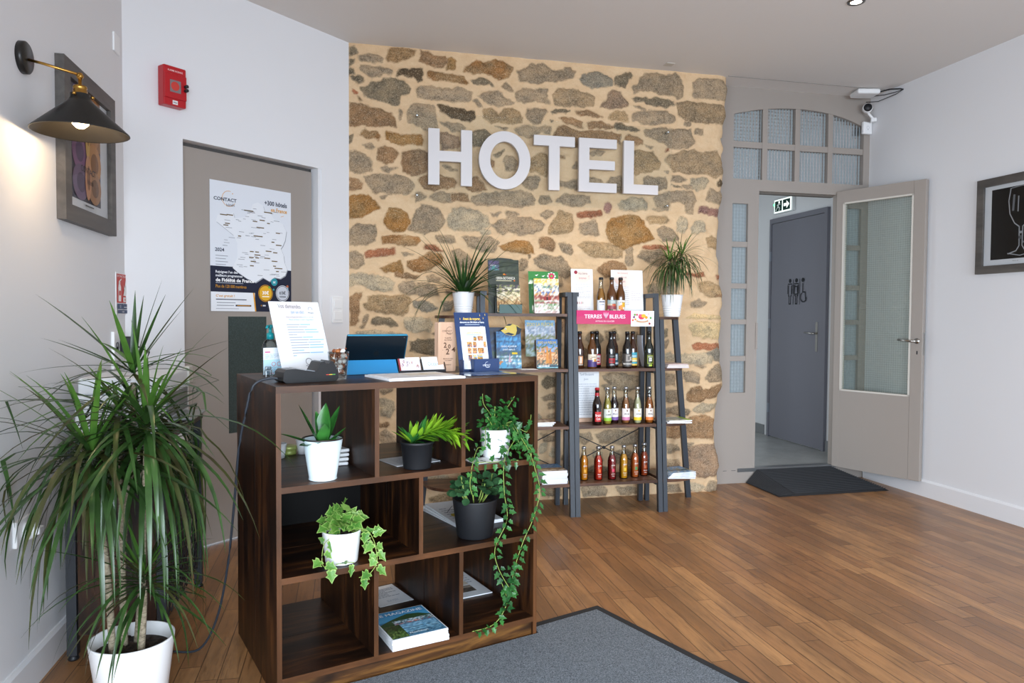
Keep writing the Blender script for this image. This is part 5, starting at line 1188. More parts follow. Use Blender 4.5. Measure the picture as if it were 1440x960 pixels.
# ---------------------------------------------------------------- bottles
def bottle(x, y, z, label, group, prof, glass, cap, bands=(), texts=(), liquid=None, lt=0, name='beer_bottle', cat='bottle', neck=False):
    e = empty(name, (x, y, z + .0008), 0, label, cat, group)
    b = MB(); b.lathe(prof, glass, n=22); b.build('glass', e)
    if liquid:
        lp = [(max(0, r - .0022), zz + .004) for r, zz in prof if zz < lt]; rl = lp[-1][0]; lp += [(rl, lt), (0, lt)]; lp = [(0, .004)] + lp
        b = MB(); b.lathe(lp, liquid, n=18); b.build('liquid', e)
    zt = prof[-1][1]; b = MB(); b.lathe([(0, zt + .005), (.011, zt + .005), (.0145, zt + .002), (.0152, zt - .011), (.0135, zt - .011)], cap, n=16); b.build('cap', e)
    if bands or texts:
        b = MB(); lev = 0
        rr = max(p[0] for p in prof)
        for (a0, a1, z0, z1, c) in bands:
            lev += 1; r = rr + .0003 + .00015 * lev; n = max(2, int(abs(a1 - a0) / 12)); v, f = [], []
            for i in range(n + 1):
                a = R(-90 + a0 + (a1 - a0) * i / n); v += [(r * math.cos(a), r * math.sin(a), z0), (r * math.cos(a), r * math.sin(a), z1)]
            b.geo(v, [(2 * i, 2 * i + 2, 2 * i + 3, 2 * i + 1) for i in range(n)], plain(c, .45))
        for (s, z0, size, c, wdt) in texts:
            lev += 1; r = rr + .0003 + .00015 * lev; v, f = text_geo(s, size, .02); xs = [p[0] for p in v]; m = (min(xs) + max(xs)) / 2; k = wdt / (max(xs) - min(xs))
            pts = []
            for px, pz_ in v: 
                a = R(-90) + (px - m) * k / r; pts.append((r * math.cos(a), r * math.sin(a), z0 + pz_))
            b.geo(pts, f, plain(c, .45))
        b.build('paper_label', e, norm=False)
    if neck:
        b = MB(); b.lathe([(.0168, .165), (.0147, .185), (.0139, .205)], plain('b3202a', .4), n=20, cap=False); b.build('neck_label', e)
    return e
BEER = [(0, 0), (.028, 0), (.0305, .004), (.0305, .122), (.0275, .142), (.018, .166), (.0142, .188), (.0132, .218), (.0145, .220), (.0145, .229), (.0128, .233)]
SLIM = [(0, 0), (.0255, 0), (.0275, .004), (.0275, .110), (.0245, .132), (.0165, .160), (.0135, .185), (.0128, .222), (.0138, .224), (.0138, .230), (.0125, .233)]
JUICE = [(0, 0), (.0255, 0), (.0275, .005), (.0280, .118), (.0255, .136), (.0185, .152), (.0145, .166), (.0125, .190), (.0125, .205), (.0140, .206), (.0140, .212)]
AMB = plain('3a1c0a', .1, 0, .6, .6); DRK = plain('120d0b', .1, 0, .6, .6); AMBL = plain('55300a', .12, 0, .6, .5)
CG = mat_glass('bottle_glass', 'f6f8f2', 1.0, .03, .04)
BK = plain('1b1a1c', .35); SILV = plain('c3c6ca', .3, .9); GOLD = plain('b38a3c', .3, .8); REDC = plain('b3202a', .35)
y2 = 4.44; z2 = SZ[2]
def liq(c): return plain(c, .12, 0, .5, .3)
# beers on the second board
g = 'beer bottles on the second board'
F = 75
bottle(1.462, y2, z2, 'brown beer bottle with an orange and black label, leftmost of the beer row', g, BEER, AMB, BK, [(-F, F, .02, .085, '26201c'), (-30, 30, .03, .08, 'c98a55'), (-12, 12, .035, .075, 'e8d8c8')], [('BIÈRE', .022, .010, 'e8d8c8', .03)])
bottle(1.540, y2 - .02, z2, 'amber beer bottle with a sunset label over a purple wave', g, BEER, AMBL, BK, [(-F, F, .012, .092, 'e9ddc6'), (-F, F, .012, .045, '4a3a78'), (-F, -10, .045, .056, '5b4a88'), (5, 40, .045, .062, 'd79a4a'), (-40, -15, .06, .066, 'a68a6a')], [('marine', .07, .014, '7a5a3a', .03)])
bottle(1.604, y2 + .075, z2, 'dark beer bottle with a red shield label behind the sunset bottle', g, BEER, DRK, BK, [(-F, F, .018, .088, 'b2303a'), (-35, 35, .028, .08, 'e6e2e0'), (-22, 22, .035, .065, 'b2303a')], [('DU', .045, .018, 'f0ecea', .018)])
bottle(1.662, y2 - .035, z2, 'dark beer bottle with a black label and red lettering', g, BEER, DRK, BK, [(-F, F, .016, .095, '1a1718'), (-42, 42, .036, .066, 'b5242a'), (-30, 30, .078, .082, '8a8688')], [('RED', .043, .020, '1a1718', .038), ('BIÈRE', .022, .010, 'c8c4c2', .03)])
bottle(1.722, y2 + .07, z2, 'brown beer bottle with a blue-grey label behind the red lettered bottle', g, BEER, AMB, BK, [(-F, F, .015, .092, '3c6678'), (-30, 30, .05, .085, 'e2e8ea'), (-60, 60, .022, .034, 'dfe6e8')], [('CL', .055, .024, '28404c', .022)])
bottle(1.780, y2 - .02, z2, 'dark beer bottle with a grey wolf label', g, BEER, DRK, BK, [(-F, F, .012, .095, '4f4a46'), (-35, 20, .045, .088, 'a49c94'), (-15, 30, .055, .08, '2e2a28'), (10, 40, .05, .075, 'c9c2ba'), (-F, F, .024, .034, 'd8d2ca')], [('MORRIGAN', .0255, .008, '2a2624', .045)])
bottle(1.838, y2 + .03, z2, 'brown beer bottle with a turquoise and yellow label', g, BEER, AMB, BK, [(-F, F, .015, .10, '3fa0b4'), (-F, F, .04, .066, 'e6c04a'), (-F, F, .046, .050, 'd8e6e8'), (-F, F, .015, .026, 'e6c04a')], [('blonde', .072, .018, 'e6f0f2', .036)])
bottle(1.933, y2 - .015, z2, 'dark green beer bottle with a round skull label, last of the beer row', g, BEER, plain('141a12', .1, 0, .6, .6), BK, [(-F, F, .012, .10, '23240f'), (-40, 40, .028, .085, '8a9a2a'), (-32, 32, .034, .08, '16180e'), (-18, 18, .045, .066, 'dfe0d8'), (-12, -4, .054, .060, '16180e'), (4, 12, .054, .060, '16180e'), (-20, 20, .012, .024, 'a8c23a')], [('BREIZH', .070, .010, 'e2e6c0', .034)])
# trio on the top board
g = 'bottles on the top board'; z3 = SZ[3]; y3 = 4.47
bottle(1.614, y3, z3, 'golden cider bottle with a white printed label, left of the three on the top board', g, SLIM, CG, BK, [(-F, F, .012, .090, 'e9ecef'), (-40, 40, .075, .082, '4a4e66')], [('LAGER', .058, .010, '5a5e70', .03), ('-----', .03, .010, '8a8e98', .034)], liq('b0700f'), .165, 'beer_bottle')
bottle(1.680, y3 - .02, z3, 'amber bottle with a countryside scene label, middle of the three on the top board', g, BEER, AMBL, BK, [(-F, F, .012, .09, 'c9b79a'), (-F, F, .066, .09, '9fb0ae'), (-F, F, .03, .055, '8a3a44'), (-50, 0, .012, .03, '4a5a3a'), (-10, 40, .05, .066, 'c25a3a')], [('CIDRE', .074, .010, 'f2efe6', .03)])
bottle(1.745, y3 - .01, z3, 'amber bottle with a yellow flower label, right of the three on the top board', g, BEER, AMBL, BK, [(-F, F, .012, .09, 'e8e2d6'), (-40, 10, .03, .06, 'd8892a'), (0, 45, .045, .075, 'e0b032'), (-50, -20, .055, .08, 'c9d0d6'), (-20, 30, .014, .03, 'b8502a')], [('poire', .074, .010, '5a3a2a', .026)])
# sodas on the third board
g = 'soda bottles on the third board'; z1 = SZ[1]; y1 = 4.43
bottle(1.570, y1 - .03, z1, 'dark cola bottle with a round red label and red cap', g, BEER, plain('1a0a08', .08, 0, .6, .6), REDC, [(-42, 42, .022, .085, 'c92a2c'), ], [('Breizh', .055, .022, 'f4f0ee', .040), ('Cola', .034, .020, 'f4f0ee', .028)], neck=True)
for x, y, c, nm, lab, acc, d in ((1.648, y1 - .01, 'b8a440', 'pale yellow-green soda bottle with a white and lime label beside the dark cola', ('LIME', 'e9eee0'), '9ccf3a', 0), (1.706, y1 + .02, '2a0a14', 'deep purple soda bottle with a white and violet label', ('Mûre', 'eeeaf0'), '7a5aa0', 0), (1.778, y1, 'a86a3a', 'peach brown soda bottle with a white and pink label', ('PÊCHE', 'f2e9e4'), 'd888b0', 0), (1.853, y1 - .015, 'cfc9a0', 'almost clear lemonade bottle with a white and yellow label', ('CITRON', 'efece0'), 'ecd02a', 0), (1.934, y1 - .02, 'a85a1c', 'amber soda bottle with a pale and orange label, last of the soda row', ('MIEL', 'efe2d6'), 'e8803a', 0)):
    bottle(x, y, z1, nm, g, SLIM, CG, SILV, [(-F, F, .022, .098, lab[1]), (-F, F, .022, .042, acc), (-8, 8, .078, .09, '8a6a5a' if acc != 'ecd02a' else 'c9a82a')], [(lab[0], .058, .012, '3a3440', .034)], liq(c), .170, 'soda_bottle')
# juices on the bottom board
g = 'juice bottles on the bottom board'; z0 = SZ[0]; y0 = 4.43
for x, y, c, nm, fr, wd in ((1.495, y0, 'e88a10', 'orange juice bottle at the left end of the bottom board', 'f2b030', 'orange'), (1.588, y0 - .015, 'd42c18', 'bright red juice bottle, second from the left on the bottom board', 'e86a30', 'fraise'), (1.681, y0 - .015, '8e161c', 'dark red juice bottle, third from the left on the bottom board', 'd83a5a', 'griotte'), (1.768, y0, 'e89c18', 'golden yellow juice bottle, fourth from the left on the bottom board', 'f0c83a', 'mangue'), (1.852, y0 + .015, 'c85c20', 'rust brown juice bottle, fifth from the left on the bottom board', '4a8a4a', 'pomme'), (1.932, y0 + .05, 'a03a14', 'dark amber juice bottle at the right end of the bottom board', 'c25a2a', 'abricot')):
    bottle(x, y, z0, nm, g, JUICE, CG, SILV, [(-16, 16, .052, .072, fr)], [('ALAIN', .090, .012, 'efe6da', .024), (wd, .036, .009, 'efe6da', .026), ('100%', .022, .007, 'efe6da', .018)], liq(c), .158, 'juice_bottle')

# ---------------------------------------------------------------- signs and sheets on the middle unit
s = empty('brand_header', (1.428, yfront(1.275) - .008, 1.205), 0, 'pink shelf header reading TERRES BLEUES under the three amber bottles', 'sign')
boxpart('panel', s, 0, .373, 0, .003, .006, .093, plain('c2185c', .45)); p = Print(.0002, -.0004)
p.rect(.0, .055, .373, .093, 'cc2a6c'); p.text('TERRES', .052, .043, .034, 'f4e4ec', 'l', .02, .118); p.text('BLEUES', .222, .043, .034, 'f4e4ec', 'l', .02, .108)
for i, a in enumerate((-40, 0, 40)): p.poly([(.197, .042), (.197 + .018 * math.sin(R(a)) - .006, .066), (.197 + .022 * math.sin(R(a)), .084), (.197 + .018 * math.sin(R(a)) + .006, .066)], 'e0a8c0')
p.circ(.197, .050, .006, 'b8a4b0'); p.text('ARTISAN DU GLACIER', .125, .020, .012, 'f0d4e0', 'l', .02, .13); p.build('lettering', s)
c = empty('dessert_card', (1.795, yfront(1.275) - .012, 1.197), 0, 'white card with a fruit sorbet picture at the right end of the pink header', 'card')
boxpart('card_sheet', c, 0, .160, 0, .002, 0, .100, PAPER); p = Print(.0002, -.0004)
p.circ(.078, .030, .05, 'd8d4cc', .014); p.circ(.078, .036, .042, 'c98a4a', .010); p.circ(.078, .042, .036, 'd9dfe2', .010); p.circ(.072, .062, .022, 'd8385a', .017); p.circ(.086, .068, .016, 'f0b83a', .012); p.circ(.062, .070, .010, 'e8607a'); p.circ(.105, .058, .010, 'e8a020')
for x, z, cc in ((.02, .06, '7a3a6a'), (.03, .045, 'd8a02a'), (.012, .04, 'e06a4a'), (.135, .055, '5aa04a'), (.128, .018, 'a83a3a'), (.04, .075, 'c8506a'), (.12, .08, 'e8c0c8'), (.025, .075, '7aa04a')): p.circ(x, z, .007, cc)
p.build('picture', c)
for i, (x, y, w, h, nm) in enumerate(((1.437, 4.53, .150, .300, 'left upright white drinks menu in a clear stand on the top board'), (1.722, 4.55, .225, .300, 'right upright white drinks menu in a wide clear stand behind the amber bottles'))):
    m = empty('menu_stand', (x, y, SZ[3] + .001), 0, nm, 'menu stand'); lean = (R(-6), 0, 0)
    boxpart('acrylic', m, -.002, w + .002, .002, .005, 0, h, CLEAR, 0, (0, 0, 0), lean); boxpart('foot', m, 0, w, -.05, .005, 0, .003, CLEAR); boxpart('sheet', m, 0, w, 0, .0015, .003, h - .004, PAPER, 0, (0, 0, 0), lean); p = Print(.0002, -.0004)
    if i == 0:
        p.circ(.078, h - .055, .052, 'ecd9cf', .042); p.circ(.033, h - .026, .012, '9a3040'); p.text('Nos bières', .052, h - .040, .022, '7a6468', width=.06); p.text('bretonnes', .055, h - .070, .020, 'b06a70', width=.05); p.line([(.118, h - .055), (.128, h - .045), (.126, h - .075)], .002, 'c9a8a0'); p.build('heading', m, (0, 0, 0), lean); p = Print(.0002, -.0004); p.lines(.02, .10, w - .02, .20, 9, 'c6c4c8', 4)
        for k in range(6): p.rect(.015 + k * .012, .065, .019 + k * .012, .080, ('c87a5a', 'a84a3a', '8a4a4a', 'b86a3a', 'c84a4a', '9a6a4a')[k])
        p.lines(.012, .012, w - .02, .05, 4, 'd6c4c0', 8)
    else:
        p.circ(.095, h - .060, .075, 'f0ddd4', .054); p.text('Nos boissons', .045, h - .030, .020, 'b0888a', width=.075); p.text('softs et', .055, h - .058, .020, '9a7f86', width=.055); p.text('Sirops', .06, h - .085, .020, 'b88a8c', width=.04); p.lines(.03, .06, w - .10, .19, 10, 'cfc6c8', 5); p.lines(.14, .09, w - .02, .16, 5, 'd9d0d0', 6)
    p.build('printing', m, (0, 0, 0), lean)
m = empty('price_list_stand', (1.478, 4.545, SZ[1] + .001), 0, 'white price list slotted in a small wooden base behind the dark cola bottle', 'menu stand'); boxpart('wooden_base', m, -.01, .165, -.03, .03, 0, .025, BEECH, .002); boxpart('sheet', m, 0, .155, -.001, .001, .02, .345, PAPER); p = Print(.0002, -.0014)
p.text('Tarif Boissons', .02, .305, .022, '7d828c', width=.10); p.text('Juin', .05, .275, .018, '8a8f98', width=.03); p.build('heading', m); p = Print(.0002, -.0014); p.lines(.015, .04, .14, .255, 14, 'c3c8d0', 7); p.build('printing', m)
o = empty('curved_magazine', (1.955, 4.53, SZ[2] + .001), 0, 'white and blue magazine bowed upright behind the skull label bottle', 'magazine')
b = MB(); pr_ = [(-.035 + .05 * (z / .21) ** 2 * 0 + .035 * math.sin(z / .21 * 1.8) * -1 + .03, z) for z in [i * .021 for i in range(11)]]; b.prism([(x, z) for x, z in pr_] + [(x + .006, z) for x, z in pr_[::-1]], -.03, .05, plain('cdd3de', .4)); b.build('pages', o)
p = Print(.0002, -.0304); 
for k in range(5): p.line([(-.012 + k * .002, .02 + k * .03), (.0 + k * .002, .045 + k * .03)], .003, '7f93b8')

# ---------------------------------------------------------------- brochures on the left unit
def photo_board(name, x, y, z, w, h, label, cat, art, lean=-8, th=.003, m=None, rz=0):
    e = empty(name, (x, y, z + .0006), rz, label, cat); boxpart('board', e, 0, w, 0, th, 0, h, m or PAPER, 0, (0, 0, 0), (R(lean), 0, 0)); p = Print(.0002, -.0004); art(p, w, h); p.build('printing', e, (0, 0, 0), (R(lean), 0, 0)); return e
def leaflet(x, y, z, w, h, t, label, art, lean=-8, rz=0, group=None):
    e = empty('leaflet_stack', (x, y, z + .0018), rz, label, 'leaflets'); boxpart('pages', e, 0, w, 0, t, 0, h, PAPER, 0, (0, 0, 0), (R(lean), 0, 0)); p = Print(.0002, -.0004); art(p, w, h); p.build('printing', e, (0, 0, 0), (R(lean), 0, 0)); return e
def terra(p, w, h):
    p.photo(0, 0, w, h, [['2f3a30', '2a342c', '37402f'], ['3a4234', '2d3528', '465040'], ['3a4036', '333a30'], ['3f4238', '454a3e'], ['30352c', '3a3d34']], 11, 6, 12)
    p.photo(.004, h - .07, .072, h - .008, [['3a3f5a', '5a4a70'], ['4f8f8a', '6a5a88', '3a3550']], 3, 5, 5); p.text('Terra', .012, h - .042, .020, 'e6e8ee', width=.04)
    p.text('TERRA BOTANICA', w * .56, h - .128, .025, 'e8e6da', 'c', .01, .125); p.rect(w * .56 - .06, h - .138, w * .56 + .04, h - .134, 'd8d2b0'); p.circ(w * .52, h - .095, .007, 'd88a2a'); p.circ(w * .56, h - .098, .005, 'b8402a'); p.circ(w - .03, h - .135, .005, 'c86a2a')
e = empty('garden_park_display', (.878, 4.50, SZ[3] + .001), -2, 'dark green garden park cardboard display with a leaflet pocket, next to the left plant', 'display')
lean = (R(-8), 0, 0); DG = plain('24302b', .5)
b = MB(); b.prism([(0, 0), (.20, 0), (.20, .335), (.15, .352), (.08, .358), (0, .345)], 0, .003, DG); b.build('back_board', e, (0, 0, 0), lean); p = Print(.0002, -.0004); terra(p, .20, .345); p.build('printing', e, (0, 0, 0), lean)
boxpart('pocket', e, .06, .205, -.055, -.052, 0, .055, plain('3f5f5a', .5)); boxpart('pocket_side', e, .035, .038, -.05, .0, 0, .10, DG); boxpart('pocket_side', e, .202, .205, -.052, .0, 0, .06, DG); boxpart('base', e, .035, .205, -.053, .0, 0, .002, DG)
leaflet(.925, 4.458, SZ[3] + .006, .15, .175, .012, 'gold and brown park leaflets standing in the dark green display', lambda p, w, h: (p.photo(0, 0, w, h, [['3a3a44', '5a4f5a', '8a8f5a'], ['d8c9a0', 'e6d8b4', '7a7a4a', 'f0e6cc'], ['c9b088', 'e8d6b0', 'a8885a'], ['8a5a30', 'b88a50', 'd8b880'], ['7a6a48', 'c9a878']], 21, 8, 9), p.text('Terra', .05, .15, .018, 'e8e6da', 'l', .01, .045)), -8)
def tropical(p, w, h):
    p.photo(0, 0, w, h, [['2f7a3a', '3f8a44', '2a6a30'], ['3a8040', '5a9a4a', 'dfe6d8'], ['2f6a34', '4a8a44'], ['3a6a3a', '8aa05a'], ['e6e6da', '4a7a44']], 13, 8, 10); p.rect(0, h - .055, w, h, '3a8442'); p.rect(0, 0, .02, h * .7, '2c5f34')
    for x, z in ((.055, h - .025), (.10, h - .03)): p.poly([(x - .012, z), (x, z - .006), (x + .014, z + .006), (x, z + .002)], 'f2f4f0')
    for a in range(0, 360, 45): p.poly([(w - .045, h - .03), (w - .045 + .03 * math.cos(R(a - 14)), h - .03 + .026 * math.sin(R(a - 14))), (w - .045 + .03 * math.cos(R(a + 14)), h - .03 + .026 * math.sin(R(a + 14)))], 'efe6e8')
    p.circ(w - .045, h - .03, .019, 'c92a5c'); p.circ(w - .045, h - .03, .008, '6fae4a')
photo_board('tropical_park_board', 1.148, 4.52, SZ[3] + .001, .20, .275, 'green tropical park board with a pink water lily on the top shelf', 'display', tropical)
leaflet(1.175, 4.485, SZ[3] + .001, .165, .225, .012, 'white and yellow tropical park leaflets in front of the green board', lambda p, w, h: (p.photo(0, 0, w, h, [['e6c24a', 'f0e6c8'], ['f2f2ea', 'e8f0e8', 'd8c8a8', '4a6a8a'], ['e8e0d0', 'd89a3a', 'f2f0e6', '5a7ab0'], ['b86a5a', '8a3a3a', 'd8c0b0'], ['f4f0ee', 'e8dcd8', '9ab08a'], ['d8b8b0', 'f0e8e6']], 31, 8, 10), p.text('Tropical', .083, .165, .022, '5a9a4a', 'c', .01, .075), p.text('Tropical', .10, .050, .024, '4f9050', 'c', .01, .08), p.text('parc', .11, .026, .022, '4f9050', 'c', .01, .045), p.rect(.06, .085, .11, .107, '9a3a3a'), p.rect(.08, .085, .09, .105, '3a2a2a')), -8)
def aqua(p, w, h):
    p.photo(0, 0, w, h, [['101f38', '16304f'], ['122844', '1a3f66', '0f1c30'], ['142c48', '24466a'], ['10233c', '2a4a3a'], ['16304a', '0f1f34']], 41, 7, 9)
photo_board('aquarium_board', .87, 4.50, SZ[2] + .001, .20, .262, 'dark blue aquarium board behind the aquarium leaflets on the second shelf', 'display', aqua)
e = leaflet(.925, 4.46, SZ[2] + .001, .16, .235, .012, 'bright blue aquarium leaflets on the second shelf, left', lambda p, w, h: (p.photo(0, 0, w, h, [['1f5f8f', '2a7ab0', '1a4a78'], ['2f8ac0', '1f6aa0', '4aa0d0'], ['1a5a90', '2a78ae', '16446c'], ['16446c', '2a5a4a', '1f4a6a'], ['8fb8c8', 'd8e6ea', '4a8aa0'], ['2f7aa8', '5aa8c8', '1f5a88']], 43, 9, 11), p.text('GRAND AQUARIUM', .08, .135, .016, 'e2ecf2', 'c', .02, .10), p.text('SAINT-MALO', .08, .115, .014, 'e2ecf2', 'c', .02, .08), p.rect(.10, .09, .135, .102, 'e0c02a'), p.poly([(.075, .04), (.085, .095), (.095, .04)], 'c9a8b8'), p.circ(.03, .035, .014, 'c98a5a'), p.circ(.045, .02, .02, '5aa8d0')))
e = empty('fish_cutout', (.955, 4.488, SZ[2] + .222), 0, 'yellow and black fish cut-out rising above the aquarium leaflets', 'cut-out')
b = MB(); b.prism([(0, .02), (.02, .03), (.035, .055), (.075, .062), (.11, .05), (.135, .03), (.125, 0), (.08, -.015), (.03, -.005)], 0, .004, plain('d8b81f', .4)); b.build('body', e); p = Print(.0002, -.0004)
p.poly([(.10, .05), (.135, .03), (.125, 0), (.095, -.01), (.105, .02)], '1b2430'); p.poly([(.03, .05), (.05, .062), (.075, .062), (.06, .05)], '24303a'); p.circ(.03, .03, .006, 'f2f2ea'); p.circ(.03, .03, .003, '101010'); p.poly([(.02, .0), (.07, -.012), (.09, -.004), (.05, .008)], '23344a'); p.build('printing', e)
def zoo(p, w, h):
    p.photo(0, 0, w, h, [['6f9fc0', '8ab0cc'], ['a8b8c8', '8a9ab0', 'c8ccd4'], ['9aa0ac', 'c9ccd0', '7a8a5a'], ['6a7a4a', '8a8a6a', 'b0b4b8'], ['4a5a38', '7a7458', '5f7a8a'], ['5a6a40', '8aa0a0']], 51, 9, 11); p.text('ZOO LA FLÈCHE', w / 2, h - .038, .03, 'd8c46a', 'c', .02, w - .02)
e = photo_board('zoo_board', 1.122, 4.50, SZ[2] + .075, .20, .235, 'large zoo board with grey wolves and sky on the second shelf', 'display', zoo); boxpart('rear_strut', e, .06, .075, .004, .012, -.075, .1, EDGEZ); boxpart('front_foot', e, .075, .09, -.02, .004, -.075, .01, EDGEZ)
leaflet(1.185, 4.455, SZ[2] + .001, .14, .185, .012, 'zoo leaflets with orange animals in front of the zoo board', lambda p, w, h: (p.photo(0, 0, w, h, [['2f6ab0', '3f7ac0'], ['6a9ad0', '5a8ac0', '4a6a3a'], ['c98a4a', '8ab0d8', '4a6a3a'], ['d89a5a', 'c97a3a', '3a5a30', 'e0b070'], ['c8884a', 'b06a30', 'e8c090'], ['8a5a38', 'd8a870', '2f4a3a'], ['5f9aa8', '8ac0c8']], 53, 8, 12), p.text('ZOO LA FLÈCHE', .07, .158, .020, 'e0c84a', 'c', .02, .125), p.poly([(.06, .03), (.066, .14), (.075, .14), (.08, .03)], 'd8934a'), p.poly([(.08, .03), (.088, .12), (.096, .115), (.10, .03)], 'c87f3a'), p.rect(.0, .008, .14, .018, '3a4a58'), p.lines(.01, .007, .13, .019, 1, 'e8eef0', 2, .7)))
def pflat(name, x, y, z, rz, w, d, t, label, cat, art=None, group=None, m=None):
    o = empty(name, (x, y, z), rz, label, cat, group); boxpart('pages', o, 0, w, 0, d, 0, t, m or PAPER)
    if art: p = Print(.00015, -.0002); art(p, w, d); p.build('printing', o, (0, 0, t), (R(-90), 0, 0))
    return o
pflat('loose_leaflet', 1.06, 4.36, SZ[2] + .0006, 3, .11, .10, .001, 'single white leaflet lying on the second shelf below the zoo board', 'leaflet')
for i in range(3): pflat('folded_paper', 1.06 + .012 * i, 4.40 - .004 * i, SZ[1] + .0008 + .008 * i, -6 + 4 * i, .21, .15, .007, ('lowest', 'middle', 'topmost brown pictured')[i] + ' paper of the small pile on the third shelf of the left unit', 'paper', (lambda p, w, d: p.photo(0, 0, w, d, [['b88a78', 'c9a898', '6a4a44'], ['e6e0dc', 'b8988a'], ['8a6a5a', 'd8c8c0']], 61, 7, 4)) if i == 2 else None, 'papers on the third shelf')
for i in range(5): pflat('guide_book', 1.195 + .002 * (i % 2), 4.345 + .002 * ((i * 2) % 3), SZ[0] + .0008 + .0165 * i, [1, -1, 2, 0, 1][i], .165, .22, .016, ('lowest', 'second lowest', 'middle', 'second highest', 'topmost blue covered')[i] + ' white guide book in the stack at the bottom of the left unit', 'book', (lambda p, w, d: (p.photo(0, d * .45, w, d, [['5a8ac0', '7aa8d0', '4a78b0']], 62, 7, 4), p.photo(0, 0, w, d * .45, [['b08a5a', 'c8a878', '8a6a48'], ['9a8a78', 'd8ccc0']], 63, 7, 4))) if i == 4 else None, 'guide books')
# right corner unit
for i in range(3): pflat('brochure', 2.04 + .008 * i, 4.375 + .006 * i, SZ[2] + .0008 + .0085 * i, -4 + 5 * i, .15, .18, .0075, ('lowest', 'middle', 'topmost')[i] + ' pale brochure of the flat pile on the corner board level with the beers', 'brochure', None, 'brochures on the upper corner board', plain(('d8cfd2', 'e6dcd8', 'c8b8b8')[i], .5))
o = empty('blue_leaflet', (2.028, 4.46, SZ[2] + .027), 70, 'narrow blue and white leaflet standing against the right unit leg', 'leaflet'); boxpart('pages', o, 0, .05, 0, .003, 0, .055, plain('2f5a80', .5), 0, None, (R(-12), 0, 0))
for i in range(2): pflat('green_brochure', 2.04 + .02 * i, 4.36 + .012 * i, SZ[1] + .0008 + .008 * i, -8 + 10 * i, .165, .17, .007, ('lower', 'upper green edged')[i] + ' brochure lying on the corner board level with the sodas', 'brochure', (lambda p, w, d: (p.photo(0, 0, w, d, [['c8ccc4', 'd8dcd4'], ['b0b8b0', '8a9a9a'], ['d0d4cc', 'a8b0a0']], 71, 6, 5), p.rect(w - .03, 0, w, d, '9ac03a'))) if i else None, 'brochures on the middle corner board')
for i in range(5):
    o = pflat('coastal_magazine', 2.045 + .010 * i, 4.35 + .004 * i, SZ[0] + .0008 + .006 * i, -12 + 5 * i, .18, .19, .0055, ('lowest', 'second lowest', 'middle', 'second highest', 'topmost')[i] + ' blue coastal magazine fanned out on the lowest corner board', 'magazine', lambda p, w, d: (p.photo(0, 0, w, d, [['3f7ab8', '5a94cc', '2f66a0'], ['6aa4d4', '8ab8dc', 'b0a078'], ['4a88c0', '8a7a58', '3a6a4a'], ['9ac0e0', 'dfe8f0', '6a9acc']], 81, 7, 6), p.text('Bretagne', w * .45, d - .04, .03, 'e8f0f6', 'c', .02, .12)), 'coastal magazines')
    

# ================================================================ PLANTS
LEAFD = mat_leaf('dracaena_leaf', '22391a', '3d5e2b', .28, .14); LEAFR = mat_leaf('dracaena_leaf_red', '3a3620', '4b562a', .35, .18); LEAFB = mat_leaf('dracaena_leaf_bright', '41692a', '5f8c38', .35, .3)
LEAFS = mat_leaf('strap_leaf', '1a3517', '325a26', .35, .2); LEAFH = mat_leaf('haworthia_leaf', '4a8f22', 'a9d03a', .35, .3); LEAFK = mat_leaf('snake_leaf', '1d4a22', '3f7f34', .25, .15)
LEAFJ = mat_leaf('jade_leaf', '23432a', '4a7048', .25, .1); LEAFV = mat_leaf('vine_leaf', '1f4d25', '3f7d36', .35, .2); LEAFI = mat_leaf('ivy_leaf', '457d30', '72a245', .4, .25); IVYE = mat_leaf('ivy_leaf_margin', '8ab456', 'aecb74', .4, .3)
CANE = mat_noise('plant_cane', '6f6350', 'b0a48c', 60, .9, .8, .004, vs=(1, 1, 2.5)); VST = plain('8aa04a', .5)
def strap(b, p, d, L, w, droop, m, seg=9, fold=.25, xmin=None, box=None):
    p = Vector(p); d = Vector(d).normalized(); h = L / seg; v, f = [], []; pts = [p.copy()]; ds = [d.copy()]
    for i in range(seg):
        d = (d + Vector((0, 0, -droop * h * (1 + 1.2 * i / seg)))).normalized(); p = p + d * h
        if xmin is not None and p.x < xmin: p.x = xmin + .003 * i / seg; d.x = max(d.x, 0.02); d.normalize()
        if box: box(p, d)
        pts.append(p.copy()); ds.append(d.copy())
    side0 = d.cross(Vector((0, 0, 1)))
    for i, (q, e) in enumerate(zip(pts, ds)):
        t = i / seg; s = e.cross(Vector((0, 0, 1)))
        s = s.normalized() if s.length > .05 else (side0.normalized() if side0.length > .01 else Vector((1, 0, 0)))
        n = s.cross(e); ww = w * (min(1, .55 + t * 3) if t < .15 else 1) * (1 - max(0, (t - .35) / .65) ** 1.5) * .5 + .0003
        v += [q - s * ww + n * ww * fold, q, q + s * ww + n * ww * fold]
    for i in range(seg):
        a = 3 * i; f += [(a, a + 1, a + 4, a + 3), (a + 1, a + 2, a + 5, a + 4)]
    b.geo(v, f, m, None, True)
